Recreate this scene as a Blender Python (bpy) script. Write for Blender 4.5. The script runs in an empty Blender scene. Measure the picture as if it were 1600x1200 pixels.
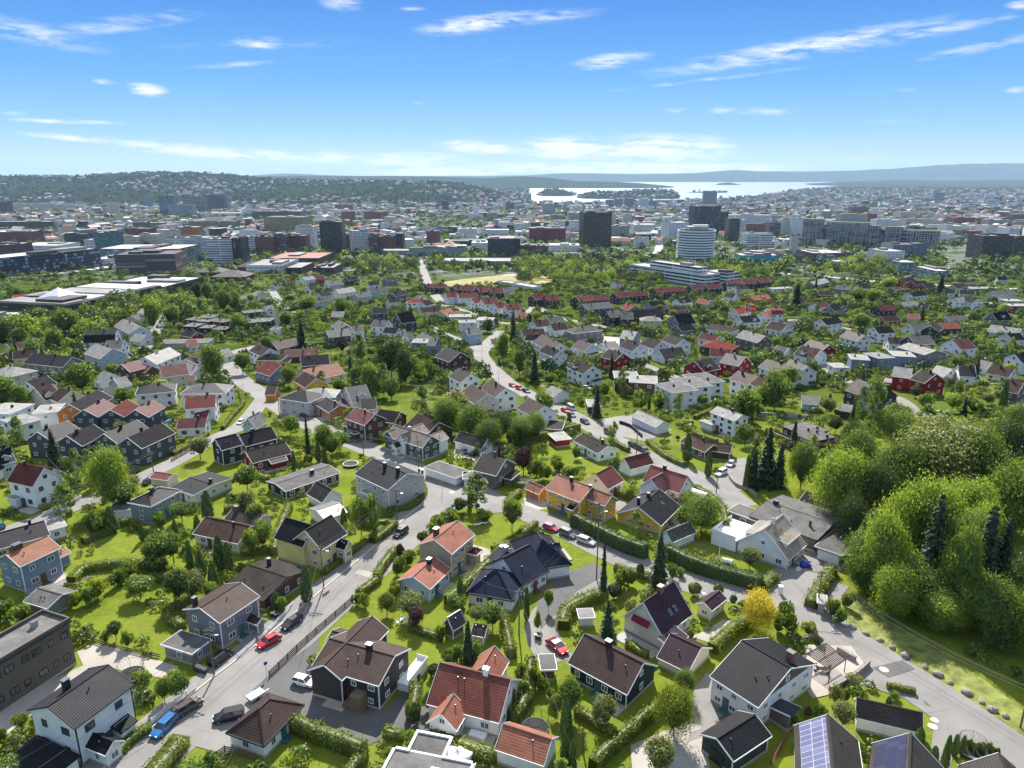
EXPO = 1.48; SUN_E = 3.5; SKY_G = .365; HAZE = 1.9e-5
import bpy, math, random
import numpy as np
from mathutils import Vector, Matrix
R = math.radians
rnd = random.Random(7)
scn = bpy.context.scene
col = scn.collection
# ------------------------------------------------------------------ camera model (photo: 1600 x 1200)
F = 1120.0; CX, CY = 800.0, 600.0
PITCH = math.atan((600 - 275) / F)
S_ = 1.3; CZ0 = 62.0; CZ = CZ0*S_
cp, sp_ = math.cos(PITCH), math.sin(PITCH)
cam_d = bpy.data.cameras.new('camera'); cam = bpy.data.objects.new('camera', cam_d); col.objects.link(cam)
cam.location = (0, 0, CZ); cam.rotation_euler = (math.pi/2 - PITCH, 0, 0)
cam_d.sensor_width = 36; cam_d.lens = 36 * F / 1600; cam_d.clip_start = 1; cam_d.clip_end = 90000
scn.camera = cam

def ray(px, py):
    u = (px - CX)/F; v = (CY - py)/F
    return Vector((u, cp + v*sp_, -sp_ + v*cp))
def proj(p):
    x, y, z = p[0], p[1], p[2]-CZ
    d = y*cp - z*sp_
    return (CX + F*x/d, CY - F*(y*sp_ + z*cp)/d, d)
# ------------------------------------------------------------------ terrain
NY = [-400, 0, 60, 120, 200, 270, 400, 560, 800, 1000, 1500, 2000, 3000, 4500, 6000, 9000, 90000]
NZ = [0, 0, 0, -.4, -4, -8.5, -16, -24, -37, -46, -66, -83, -106, -124, -133, -134, -134]
SEA0 = -138.0; SEA = SEA0*S_
def _slopes():
    s = []
    for i in range(len(NY)):
        if i == 0 or i == len(NY)-1: s.append(0.0)
        else:
            a = (NZ[i]-NZ[i-1])/(NY[i]-NY[i-1]); b = (NZ[i+1]-NZ[i])/(NY[i+1]-NY[i])
            s.append(0.0 if a*b <= 0 else 2*a*b/(a+b))
    return s
NS = _slopes()
aNY, aNZ, aNS = np.array(NY, float), np.array(NZ, float), np.array(NS)
def base_np(y):
    y = np.clip(y, NY[0], NY[-1]-1)
    i = np.clip(np.searchsorted(aNY, y, side='right')-1, 0, len(NY)-2)
    h = aNY[i+1]-aNY[i]; t = (y-aNY[i])/h
    return ((2*t**3-3*t**2+1)*aNZ[i] + (t**3-2*t**2+t)*h*aNS[i] + (-2*t**3+3*t**2)*aNZ[i+1] + (t**3-t**2)*h*aNS[i+1])
def ydist(py, z):   # forward distance at which height z shows on row py (straight ahead)
    d = ray(800, py); return (z - CZ0)/d.z*d.y
COAST = [(-2000, 0), (790, 0), (832, 319), (905, 317), (1000, 314), (1130, 312), (1185, 306), (1225, 300), (1290, 293), (1335, 288.5), (1400, 287), (2600, 287)]
RIDGES = [  # crest distance, foot distance, back distance, crest line in the picture
  (7000, 4700, 9000, [(-900, 280), (-200, 276), (0, 275), (60, 274.5), (110, 276), (190, 271), (250, 268), (300, 269.5), (350, 272), (400, 277), (445, 281), (500, 283), (600, 282), (680, 284), (730, 289), (770, 298), (800, 308), (830, 325)]),
  (8300, 7300, 9000, [(815, 312), (838, 305), (852, 297), (870, 295), (890, 299), (905, 306), (915, 316)]),
  (7300, 6500, 8000, [(890, 318), (905, 306), (935, 299.5), (975, 300), (1000, 297), (1030, 296), (1050, 298), (1062, 304), (1072, 318)]),
  (9400, 9000, 9800, [(1058, 304), (1075, 300.5), (1100, 299.2), (1135, 299.6), (1150, 304)]),
  (14200, 12300, 16500, [(-900, 277), (400, 276), (480, 274.5), (560, 275), (610, 275), (680, 276), (760, 278), (815, 275.5), (860, 278), (900, 283), (960, 284), (1000, 286), (1040, 290), (1066, 293.5), (1080, 297)]),
  (17500, 17000, 18200, [(1115, 290), (1125, 286), (1140, 284.5), (1152, 287), (1165, 290)]),
  (19500, 14500, 24000, [(1180, 292), (1240, 288.5), (1320, 284), (1400, 281), (1480, 282), (1600, 281), (1800, 279), (2600, 279)]),
  (27500, 25500, 33000, [(-900, 274), (380, 275), (420, 272), (450, 271), (500, 273), (560, 275), (700, 275), (820, 274), (870, 271), (910, 270.5), (1000, 272), (1080, 270.5), (1130, 267), (1150, 265.5), (1180, 267.5), (1260, 268), (1330, 266.5), (1400, 263), (1450, 259), (1500, 256), (1560, 255), (1640, 256), (1800, 260), (2600, 262)]),
]
def zc_of(D, y):
    th = math.atan((600-y)/F) - PITCH
    return CZ0 + math.tan(th)*D
_R = []
for D, Fo, Bk, pts in RIDGES:
    _R.append((D, Fo, Bk, np.array([p[0] for p in pts], float), np.array([zc_of(D, p[1]) for p in pts])))
_cx = np.array([p[0] for p in COAST], float)
_cd = np.array([60000 if p[1] == 0 else ydist(p[1], SEA0) for p in COAST], float)
def nz(x, y, s, k):
    return (np.sin(x/s+k)*np.cos(y/s*1.13+k*2) + .5*np.sin(x/s*2.3+y/s*1.1+k*3)*np.cos(y/s*2.1-k) + .25*np.sin(x/s*5.1-y/s*3.7+k))
def _G0(x, y):
    x = np.asarray(x, float); y = np.asarray(y, float)
    g = base_np(y)
    yy = np.maximum(y, 1.0)
    azx = CX + F*(x/yy)/cp   # picture column at the horizon
    far = np.clip((y-4000)/800, 0, 1)
    coast = np.interp(azx, _cx, _cd)
    t = np.clip((y-coast)/250, 0, 1)
    land = g*(1-t) + (-150)*t
    out = land
    for D, Fo, Bk, rx, rz in _R:
        zc = np.interp(azx, rx, rz)
        zc = np.where((azx < rx[0]) | (azx > rx[-1]), -170, zc)
        zc = zc + nz(x, y, 420, D)*0.018*np.abs(zc+140)
        up = np.clip((y-Fo)/(D-Fo), 0, 1); up = up*up*(3-2*up) if Fo > 6500 else up**1.15
        dn = np.clip((Bk-y)/(Bk-D), 0, 1); dn = dn*dn*(3-2*dn)
        s = up*dn
        h = -150 + (zc+150)*s
        out = np.where(s > 0, np.maximum(out, h), out)
    return np.where(y > 3000, out, g)
def G_np(x, y): return S_*_G0(np.asarray(x, float)/S_, np.asarray(y, float)/S_)
def G(x, y):
    if y < 3000*S_:
        return S_*float(base_np(np.array([y/S_]))[0])
    return float(G_np(np.array([x]), np.array([y]))[0])
def at(px, py, h=0.0):
    """the point of the terrain (raised by h) seen at a pixel of the photograph"""
    d = ray(px, py)
    if d.z >= -1e-4: d.z = -1e-4
    t = (CZ-h)/(-d.z)
    for _ in range(40):
        x, y = d.x*t, d.y*t
        t2 = (CZ - (G(x, y)+h))/(-d.z)
        if abs(t2-t) < 2e-5*t: break
        t = t + (t2-t)*.8
    return Vector((d.x*t, d.y*t, G(d.x*t, d.y*t)+h))
# ------------------------------------------------------------------ helpers
class MB:
    def __init__(s): s.v = []; s.f = []; s.m = []; s.uv = []
    def add(s, vs, faces, mi=0, uvs=None):
        o = len(s.v); s.v += [tuple(v) for v in vs]
        for k, f in enumerate(faces):
            s.f.append(tuple(i+o for i in f)); s.m.append(mi)
            s.uv.append(uvs[k] if uvs else None)
    def quad(s, a, b, c, d, mi=0):
        a, b, c, d = map(Vector, (a, b, c, d))
        lu = (b-a).length; lv = (d-a).length
        s.add([a, b, c, d], [(0, 1, 2, 3)], mi, [[(0, 0), (lu, 0), (lu, lv), (0, lv)]])
    def box(s, x0, x1, y0, y1, z0, z1, mi=0, mt=None):
        if mt is None: mt = mi
        w, d = x1-x0, y1-y0
        P = [(x0, y0, z0), (x1, y0, z0), (x1, y1, z0), (x0, y1, z0), (x0, y0, z1), (x1, y0, z1), (x1, y1, z1), (x0, y1, z1)]
        fs = [(0, 1, 5, 4), (1, 2, 6, 5), (2, 3, 7, 6), (3, 0, 4, 7)]
        h0, h1 = z0, z1
        uv = [[(x0, h0), (x1, h0), (x1, h1), (x0, h1)], [(y0, h0), (y1, h0), (y1, h1), (y0, h1)], [(-x1, h0), (-x0, h0), (-x0, h1), (-x1, h1)], [(-y1, h0), (-y0, h0), (-y0, h1), (-y1, h1)]]
        s.add(P, fs, mi, uv)
        s.add(P[4:], [(0, 1, 2, 3)], mt, [[(x0, y0), (x1, y0), (x1, y1), (x0, y1)]])
        s.add(P[:4], [(3, 2, 1, 0)], mi)
    def obox(s, a, b, w, h, mi=0, up=(0, 0, 1)):
        """a bar from a to b, w wide and h high"""
        a, b = Vector(a), Vector(b); d = (b-a)
        L = d.length
        if L < 1e-6: return
        d /= L; u = Vector(up); sd = d.cross(u)
        if sd.length < 1e-4: sd = d.cross(Vector((1, 0, 0)))
        sd.normalize(); u = sd.cross(d).normalized()
        P = []
        for e in (a, b):
            for i, j in ((-1, -1), (1, -1), (1, 1), (-1, 1)): P.append(e + sd*(w/2*i) + u*(h/2*j))
        s.add(P, [(0, 3, 2, 1), (4, 5, 6, 7), (0, 1, 5, 4), (1, 2, 6, 5), (2, 3, 7, 6), (3, 0, 4, 7)], mi)
    def tube(s, pts, r0, r1=None, n=6, mi=0, cap=True):
        if r1 is None: r1 = r0
        pts = [Vector(p) for p in pts]; o = len(s.v); m = len(pts)
        for k, p in enumerate(pts):
            d = (pts[min(k+1, m-1)]-pts[max(k-1, 0)]).normalized()
            a = d.cross(Vector((0, 0, 1)))
            if a.length < .05: a = d.cross(Vector((0, 1, 0)))
            a.normalize(); b = d.cross(a)
            r = r0 + (r1-r0)*k/max(1, m-1)
            for j in range(n):
                t = 2*math.pi*j/n; s.v.append(tuple(p + a*(r*math.cos(t)) + b*(r*math.sin(t))))
        for k in range(m-1):
            for j in range(n):
                s.f.append((o+k*n+j, o+k*n+(j+1) % n, o+(k+1)*n+(j+1) % n, o+(k+1)*n+j)); s.m.append(mi); s.uv.append(None)
        if cap:
            for k in (0, m-1):
                s.f.append(tuple(o+k*n+j for j in range(n))); s.m.append(mi); s.uv.append(None)
    def mesh(s, name, mats):
        me = bpy.data.meshes.new(name); me.from_pydata(s.v, [], s.f)
        for m in mats: me.materials.append(m)
        me.polygons.foreach_set('material_index', s.m)
        if any(u is not None for u in s.uv):
            ul = me.uv_layers.new(name='UVMap'); fl = []
            for f, u in zip(s.f, s.uv):
                if u is None: fl += [0.0, 0.0]*len(f)
                else:
                    for a in u: fl += [a[0], a[1]]
            ul.data.foreach_set('uv', fl)
        me.update(); return me
    def build(s, name, mats, parent=None, loc=None, rz=0.0):
        if not isinstance(mats, (list, tuple)): mats = [mats]
        return link(name, s.mesh(name, mats), parent, loc, rz)
def link(name, me, parent=None, loc=None, rz=0.0):
    o = bpy.data.objects.new(name, me); col.objects.link(o)
    if loc is not None: o.location = loc
    o.rotation_euler = (0, 0, rz)
    if parent is not None: o.parent = parent
    return o
def empty(name, loc, rz=0.0):
    o = bpy.data.objects.new(name, None); col.objects.link(o); o.location = loc; o.rotation_euler = (0, 0, rz)
    o.empty_display_size = .5; return o
def tag(o, label=None, cat=None, group=None, kind=None):
    if label: o['label'] = label
    if cat: o['category'] = cat
    if group: o['group'] = group
    if kind: o['kind'] = kind
    return o
def fastmesh(name, verts, faces, mat, tint=None, smooth=False):
    """verts (n,3), faces (m,4) numpy arrays"""
    me = bpy.data.meshes.new(name)
    k = faces.shape[1]
    me.vertices.add(len(verts)); me.vertices.foreach_set('co', np.asarray(verts, np.float32).ravel())
    me.loops.add(faces.size); me.loops.foreach_set('vertex_index', faces.astype(np.int32).ravel())
    me.polygons.add(len(faces)); me.polygons.foreach_set('loop_start', np.arange(0, faces.size, k, dtype=np.int32))
    if smooth: me.polygons.foreach_set('use_smooth', np.ones(len(faces), bool))
    if tint is not None:
        at_ = me.attributes.new('tint', 'FLOAT', 'FACE'); at_.data.foreach_set('value', np.asarray(tint, np.float32))
    for m in (mat if isinstance(mat, (list, tuple)) else [mat]): me.materials.append(m)
    me.update(calc_edges=True); me.validate(); return me
AUTO = []      # things whose label is worked out from their neighbours: (object, look, kind key)
ANCH = []      # landmarks: (phrase, px, py)
def anchor(phrase, px, py): ANCH.append((phrase, px, py))
# ------------------------------------------------------------------ materials
MATS = {}
def newmat(key):
    m = bpy.data.materials.new(key); m.use_nodes = True; nt = m.node_tree; nt.nodes.clear()
    out = nt.nodes.new('ShaderNodeOutputMaterial'); MATS[key] = m
    return m, nt, out
def nd(nt, t, **kw):
    n = nt.nodes.new(t)
    for k, v in kw.items():
        if k.startswith('i_'): n.inputs[k[2:].replace('_', ' ')].default_value = v
        else: setattr(n, k, v)
    return n
def rgb(c): return (c[0], c[1], c[2], 1)
def mth(nt, op, a, b=None, c=None):
    n = nt.nodes.new('ShaderNodeMath'); n.operation = op
    for i, v in enumerate((a, b, c)):
        if v is None: continue
        if isinstance(v, (int, float)): n.inputs[i].default_value = v
        else: nt.links.new(v, n.inputs[i])
    return n.outputs[0]
def mixc(nt, fac, a, b, mode='MIX'):
    n = nt.nodes.new('ShaderNodeMix'); n.data_type = 'RGBA'; n.blend_type = mode
    for s, v in ((0, fac), (6, a), (7, b)):
        if isinstance(v, (int, float)): n.inputs[s].default_value = v
        elif isinstance(v, tuple): n.inputs[s].default_value = rgb(v)
        else: nt.links.new(v, n.inputs[s])
    return n.outputs[2]
def noise(nt, vec, scale, detail=3, rough=.55):
    n = nd(nt, 'ShaderNodeTexNoise'); n.inputs['Scale'].default_value = scale; n.inputs['Detail'].default_value = detail; n.inputs['Roughness'].default_value = rough
    if vec is not None: nt.links.new(vec, n.inputs['Vector'])
    return n.outputs[0]
def ramp(nt, fac, a, b):
    n = nd(nt, 'ShaderNodeMapRange', clamp=True); n.inputs[1].default_value = a; n.inputs[2].default_value = b
    nt.links.new(fac, n.inputs[0]); return n.outputs[0]
def pbsdf(nt, out, color, rough=.7, spec=.3, metal=0.0, bump=None, bstr=.3, bdist=.05):
    p = nd(nt, 'ShaderNodeBsdfPrincipled')
    if isinstance(color, tuple): p.inputs['Base Color'].default_value = rgb(color)
    else: nt.links.new(color, p.inputs['Base Color'])
    if isinstance(rough, (int, float)): p.inputs['Roughness'].default_value = rough
    else: nt.links.new(rough, p.inputs['Roughness'])
    p.inputs['Specular IOR Level'].default_value = spec; p.inputs['Metallic'].default_value = metal
    if bump is not None:
        b = nd(nt, 'ShaderNodeBump'); b.inputs['Strength'].default_value = bstr; b.inputs['Distance'].default_value = bdist
        nt.links.new(bump, b.inputs['Height']); nt.links.new(b.outputs[0], p.inputs['Normal'])
    nt.links.new(p.outputs[0], out.inputs[0]); return p
def plain(key, c, rough=.6, spec=.3, metal=0.0, var=.12, scale=2.0):
    if key in MATS: return MATS[key]
    m, nt, out = newmat(key)
    tc = nd(nt, 'ShaderNodeTexCoord')
    n = noise(nt, tc.outputs['Object'], scale, 4)
    c2 = tuple(max(0, v*(1-var)) for v in c); c3 = tuple(min(.92, v*(1+var)) for v in c)
    pbsdf(nt, out, mixc(nt, ramp(nt, n, .3, .7), c2, c3), rough, spec, metal); return m
WALLC = {'W': (.84, .84, .84), 'C': (.66, .62, .50), 'Y': (.72, .43, .05), 'y': (.74, .63, .25), 'G': (.20, .205, .22), 'D': (.075, .085, .10), 'K': (.055, .048, .045),
         'B': (.20, .25, .32), 'L': (.46, .54, .62), 'R': (.26, .022, .02), 'O': (.60, .22, .05), 'N': (.11, .065, .05), 'E': (.26, .32, .30), 'P': (.60, .52, .50), 'M': (.10, .115, .11),
         'T': (.50, .40, .26), 'Q': (.14, .12, .10), 'F': (.028, .045, .055), 'S': (.42, .42, .40), 'g': (.04, .065, .055)}
WALLN = {'W': 'white', 'C': 'cream', 'Y': 'yellow', 'y': 'pale yellow', 'G': 'grey', 'D': 'dark grey', 'K': 'black', 'B': 'blue grey', 'L': 'pale blue', 'R': 'red', 'O': 'orange', 'N': 'brown',
         'E': 'grey green', 'P': 'pinkish', 'M': 'dark green grey', 'T': 'tan', 'Q': 'dark brown', 'F': 'dark blue', 'S': 'light grey', 'g': 'dark green'}
ROOFC = {'k': (.011, .012, .016), 'd': (.027, .025, .029), 'n': (.060, .038, .032), 'r': (.20, .045, .034), 'o': (.34, .145, .085), 'g': (.13, .125, .12), 'l': (.28, .265, .25), 'p': (.046, .023, .034),
         'm': (.125, .038, .035), 'b': (.018, .023, .046), 't': (.27, .225, .18), 'q': (.046, .039, .035), 'x': (.30, .12, .08), 'u': (.185, .062, .045)}
ROOFN = {'k': 'black', 'd': 'dark grey', 'n': 'brown', 'r': 'red', 'o': 'orange', 'g': 'grey', 'l': 'light grey', 'p': 'purple brown', 'm': 'maroon', 'b': 'dark blue', 't': 'beige slate', 'q': 'grey brown', 'x': 'salmon', 'u': 'rust'}
def m_wall(k, kind='board'):
    key = 'wall_'+WALLN[k].replace(' ', '_')+('' if kind == 'board' else '_'+kind)
    if key in MATS: return MATS[key]
    m, nt, out = newmat(key); c = WALLC[k]
    uv = nd(nt, 'ShaderNodeTexCoord').outputs['UV']
    sx = nd(nt, 'ShaderNodeSeparateXYZ'); nt.links.new(uv, sx.inputs[0])
    n = noise(nt, uv, .35, 4); n2 = noise(nt, uv, 3.0, 3)
    oi = nd(nt, 'ShaderNodeObjectInfo').outputs['Random']
    base = mixc(nt, ramp(nt, n, .3, .75), tuple(v*.84 for v in c), tuple(min(.9, v*1.08) for v in c))
    v = mth(nt, 'MULTIPLY_ADD', oi, .22, .86)
    base = mixc(nt, 1.0, base, v, 'MULTIPLY')
    fr = mth(nt, 'FRACT', mth(nt, 'MULTIPLY', sx.outputs[1 if kind == 'board' else 0], 4.2))
    line = mth(nt, 'LESS_THAN', fr, .12)
    base = mixc(nt, mth(nt, 'MULTIPLY', line, .3), base, tuple(v*.5 for v in c))
    pbsdf(nt, out, base, .75, .2, bump=mth(nt, 'ADD', fr, n2), bstr=.35, bdist=.02); return m
def m_roof(k, kind='tile'):
    key = 'roof_'+ROOFN[k].replace(' ', '_')+'_'+kind
    if key in MATS: return MATS[key]
    m, nt, out = newmat(key); c = ROOFC[k]
    uv = nd(nt, 'ShaderNodeTexCoord').outputs['UV']
    sx = nd(nt, 'ShaderNodeSeparateXYZ'); nt.links.new(uv, sx.inputs[0])
    n = noise(nt, uv, .3, 5, .65); n2 = noise(nt, uv, 2.6, 4, .7)
    oi = nd(nt, 'ShaderNodeObjectInfo').outputs['Random']
    base = mixc(nt, ramp(nt, n, .3, .72), tuple(v*.6 for v in c), tuple(min(.8, v*1.35) for v in c))
    base = mixc(nt, mth(nt, 'MULTIPLY', ramp(nt, n2, .5, .75), .45), base, tuple(min(.8, v*1.5+.02) for v in c))
    v = mth(nt, 'MULTIPLY_ADD', oi, .4, .8); base = mixc(nt, 1.0, base, v, 'MULTIPLY')
    if kind == 'tile':
        fv = mth(nt, 'FRACT', mth(nt, 'MULTIPLY', sx.outputs[1], 2.5)); fu = mth(nt, 'SINE', mth(nt, 'MULTIPLY', sx.outputs[0], 20.0))
        base = mixc(nt, mth(nt, 'MULTIPLY', mth(nt, 'LESS_THAN', fv, .24), .62), base, tuple(v*.25 for v in c))
        base = mixc(nt, mth(nt, 'MULTIPLY', ramp(nt, fu, .2, 1), .30), base, tuple(v*.4 for v in c))
        h = mth(nt, 'ADD', mth(nt, 'MULTIPLY', fv, -.7), mth(nt, 'MULTIPLY', fu, .3))
        pbsdf(nt, out, base, .62, .13, bump=h, bstr=.5, bdist=.06)
    elif kind == 'rib':
        fu = mth(nt, 'FRACT', mth(nt, 'MULTIPLY', sx.outputs[0], 2.6))
        base = mixc(nt, mth(nt, 'MULTIPLY', mth(nt, 'LESS_THAN', fu, .3), .55), base, tuple(v*.35 for v in c))
        pbsdf(nt, out, base, .42, .5, bump=fu, bstr=.5, bdist=.06)
    else:
        fv = mth(nt, 'FRACT', mth(nt, 'MULTIPLY', sx.outputs[1], 1.0))
        base = mixc(nt, mth(nt, 'MULTIPLY', mth(nt, 'LESS_THAN', fv, .05), .35), base, tuple(v*.5 for v in c))
        pbsdf(nt, out, base, .85, .05, bump=n2, bstr=.3, bdist=.05)
    return m
def m_glass(): 
    if 'window_glass' in MATS: return MATS['window_glass']
    m, nt, out = newmat('window_glass')
    oi = nd(nt, 'ShaderNodeObjectInfo').outputs['Random']
    pbsdf(nt, out, mixc(nt, oi, (.018, .022, .028), (.10, .11, .12)), .08, .8); return m
def facade(key, wall, glass=(.03, .04, .055), du=3.0, dv=3.2, fu=(.25, .75), fv=(.3, .78), rough=.6, gv=1.0):
    key = 'facade_'+key
    if key in MATS: return MATS[key]
    m, nt, out = newmat(key)
    uv = nd(nt, 'ShaderNodeTexCoord').outputs['UV']
    sx = nd(nt, 'ShaderNodeSeparateXYZ'); nt.links.new(uv, sx.inputs[0])
    a = mth(nt, 'FRACT', mth(nt, 'DIVIDE', sx.outputs[0], du)); b = mth(nt, 'FRACT', mth(nt, 'DIVIDE', sx.outputs[1], dv))
    k = mth(nt, 'MULTIPLY', mth(nt, 'MULTIPLY', mth(nt, 'GREATER_THAN', a, fu[0]), mth(nt, 'LESS_THAN', a, fu[1])), mth(nt, 'MULTIPLY', mth(nt, 'GREATER_THAN', b, fv[0]), mth(nt, 'LESS_THAN', b, fv[1])))
    wn = nd(nt, 'ShaderNodeTexWhiteNoise', noise_dimensions='2D')
    cmb = nd(nt, 'ShaderNodeCombineXYZ'); nt.links.new(mth(nt, 'FLOOR', mth(nt, 'DIVIDE', sx.outputs[0], du)), cmb.inputs[0]); nt.links.new(mth(nt, 'FLOOR', mth(nt, 'DIVIDE', sx.outputs[1], dv)), cmb.inputs[1])
    nt.links.new(cmb.outputs[0], wn.inputs['Vector'])
    g = mixc(nt, ramp(nt, wn.outputs[0], .55, 1), glass, tuple(min(.6, v*(1+3*gv)+.10*gv) for v in glass))
    n = noise(nt, uv, .08, 4)
    w = mixc(nt, ramp(nt, n, .3, .7), tuple(v*.85 for v in wall), tuple(min(.85, v*1.1) for v in wall))
    c = mixc(nt, k, w, g)
    pbsdf(nt, out, c, mth(nt, 'MULTIPLY_ADD', k, .15-rough, rough), .5, bump=mth(nt, 'SUBTRACT', 1.0, k), bstr=.6, bdist=.25); return m
def m_leaf(key, c1, c2, trans=.45, hue=.5):
    key = 'leaves_'+key
    if key in MATS: return MATS[key]
    m, nt, out = newmat(key)
    oi = nd(nt, 'ShaderNodeObjectInfo').outputs['Random']
    tc = nd(nt, 'ShaderNodeTexCoord').outputs['Object']
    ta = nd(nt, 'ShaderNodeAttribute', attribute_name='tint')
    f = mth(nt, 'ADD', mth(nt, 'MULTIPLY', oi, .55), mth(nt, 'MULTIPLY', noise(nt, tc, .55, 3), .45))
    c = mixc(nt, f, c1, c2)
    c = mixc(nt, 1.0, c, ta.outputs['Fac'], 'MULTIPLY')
    d = nd(nt, 'ShaderNodeBsdfDiffuse'); nt.links.new(c, d.inputs[0])
    t = nd(nt, 'ShaderNodeBsdfTranslucent'); c3 = mixc(nt, 1.0, c, (1.25, 1.15, .45), 'MULTIPLY'); nt.links.new(c3, t.inputs[0])
    g = nd(nt, 'ShaderNodeBsdfGlossy'); g.inputs['Roughness'].default_value = .5; g.inputs[0].default_value = (.9, .95, .85, 1)
    mx = nd(nt, 'ShaderNodeMixShader'); mx.inputs[0].default_value = trans; nt.links.new(d.outputs[0], mx.inputs[1]); nt.links.new(t.outputs[0], mx.inputs[2])
    m2 = nd(nt, 'ShaderNodeMixShader'); m2.inputs[0].default_value = .035; nt.links.new(mx.outputs[0], m2.inputs[1]); nt.links.new(g.outputs[0], m2.inputs[2])
    nt.links.new(m2.outputs[0], out.inputs[0]); return m
LEAF = {
 'mid': m_leaf('mid_green', (.10, .165, .028), (.17, .25, .042), .5),
 'lime': m_leaf('lime_green', (.19, .28, .035), (.26, .35, .05), .52),
 'pale': m_leaf('pale_grey_green', (.14, .17, .055), (.21, .24, .085), .4),
 'dark': m_leaf('dark_green', (.042, .075, .022), (.08, .12, .03), .38),
 'needle': m_leaf('needle_green', (.018, .042, .020), (.038, .070, .028), .15),
 'thuja': m_leaf('thuja_green', (.06, .11, .015), (.10, .16, .02), .25),
 'hedge': m_leaf('hedge_green', (.15, .20, .015), (.24, .29, .025), .45),
 'yellow': m_leaf('yellow_leaf', (.42, .42, .03), (.80, .56, .04), .45),
 'farwood': m_leaf('far_wood', (.016, .032, .016), (.030, .050, .022), .05),
 'plum': m_leaf('plum_leaf', (.055, .022, .028), (.10, .05, .05), .3),
 'bark': plain('bark', (.10, .08, .06), .9, .1),
}
white = plain('white_paint', (.78, .78, .78), .5, .3, var=.05)
black = plain('black_metal', (.02, .02, .022), .4, .5)
concrete = plain('concrete', (.36, .35, .33), .85, .2)
wood = plain('weathered_wood', (.16, .11, .075), .8, .2)
# ------------------------------------------------------------------ render, light, sky
scn.render.engine = 'CYCLES'
cy = scn.cycles
cy.max_bounces = 4; cy.diffuse_bounces = 2; cy.glossy_bounces = 2; cy.transmission_bounces = 3; cy.transparent_max_bounces = 4; cy.volume_bounces = 0
cy.use_denoising = True
try: cy.denoiser = 'OPENIMAGEDENOISE'
except Exception: pass
cy.use_adaptive_sampling = True; cy.adaptive_threshold = .02
cy.sample_clamp_indirect = 4
scn.view_settings.view_transform = 'Standard'; scn.view_settings.look = 'None'; scn.view_settings.gamma = 1
scn.view_settings.exposure = EXPO
SUN_EL, SUN_AZ = R(42), R(-3)      # measured from the direction the camera faces, negative = left
sd = bpy.data.lights.new('sun', 'SUN'); sd.energy = SUN_E; sd.angle = R(.5); sd.color = (1, .95, .87)
so = bpy.data.objects.new('sun', sd); col.objects.link(so)
sdir = Vector((math.sin(SUN_AZ)*math.cos(SUN_EL), math.cos(SUN_AZ)*math.cos(SUN_EL), math.sin(SUN_EL)))
so.rotation_euler = sdir.to_track_quat('Z', 'Y').to_euler(); so.location = (0, 0, 300)
w = bpy.data.worlds.new('World'); scn.world = w; w.use_nodes = True
nt = w.node_tree; nt.nodes.clear()
wo = nd(nt, 'ShaderNodeOutputWorld'); bg = nd(nt, 'ShaderNodeBackground'); nt.links.new(bg.outputs[0], wo.inputs[0])
bg.inputs[1].default_value = .1
sky = nd(nt, 'ShaderNodeTexSky', sky_type='NISHITA', sun_disc=False)
sky.sun_elevation = SUN_EL; sky.sun_rotation = SUN_AZ; sky.altitude = 200; sky.air_density = 1; sky.dust_density = .3; sky.ozone_density = 2
tc = nd(nt, 'ShaderNodeTexCoord'); sx = nd(nt, 'ShaderNodeSeparateXYZ'); nt.links.new(tc.outputs['Generated'], sx.inputs[0])
el = mth(nt, 'DEGREES', mth(nt, 'ARCSINE', sx.outputs[2])); az = mth(nt, 'DEGREES', mth(nt, 'ARCTAN2', sx.outputs[0], sx.outputs[1]))
cr = nd(nt, 'ShaderNodeValToRGB'); nt.links.new(mth(nt, 'DIVIDE', el, 60.0), cr.inputs[0])
stops = [(0, (.50, .72, .93)), (.02, (.47, .71, .93)), (.055, (.24, .56, .94)), (.11, (.095, .40, .88)), (.20, (.024, .235, .78)), (.28, (.10, .34, .78)), (.45, (.56, .68, .88)), (1, (.62, .72, .88))]
e_ = cr.color_ramp.elements
e_[0].position, e_[0].color = stops[0][0], rgb(stops[0][1]); e_[1].position, e_[1].color = 1, rgb(stops[-1][1])
for p_, c_ in stops[1:-1]:
    q = e_.new(p_); q.color = rgb(c_)
gs = SKY_G*10
gr = mixc(nt, 1.0, cr.outputs[0], (gs, gs, gs), 'MULTIPLY')
tot = mixc(nt, .04, gr, sky.outputs[0])
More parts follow.
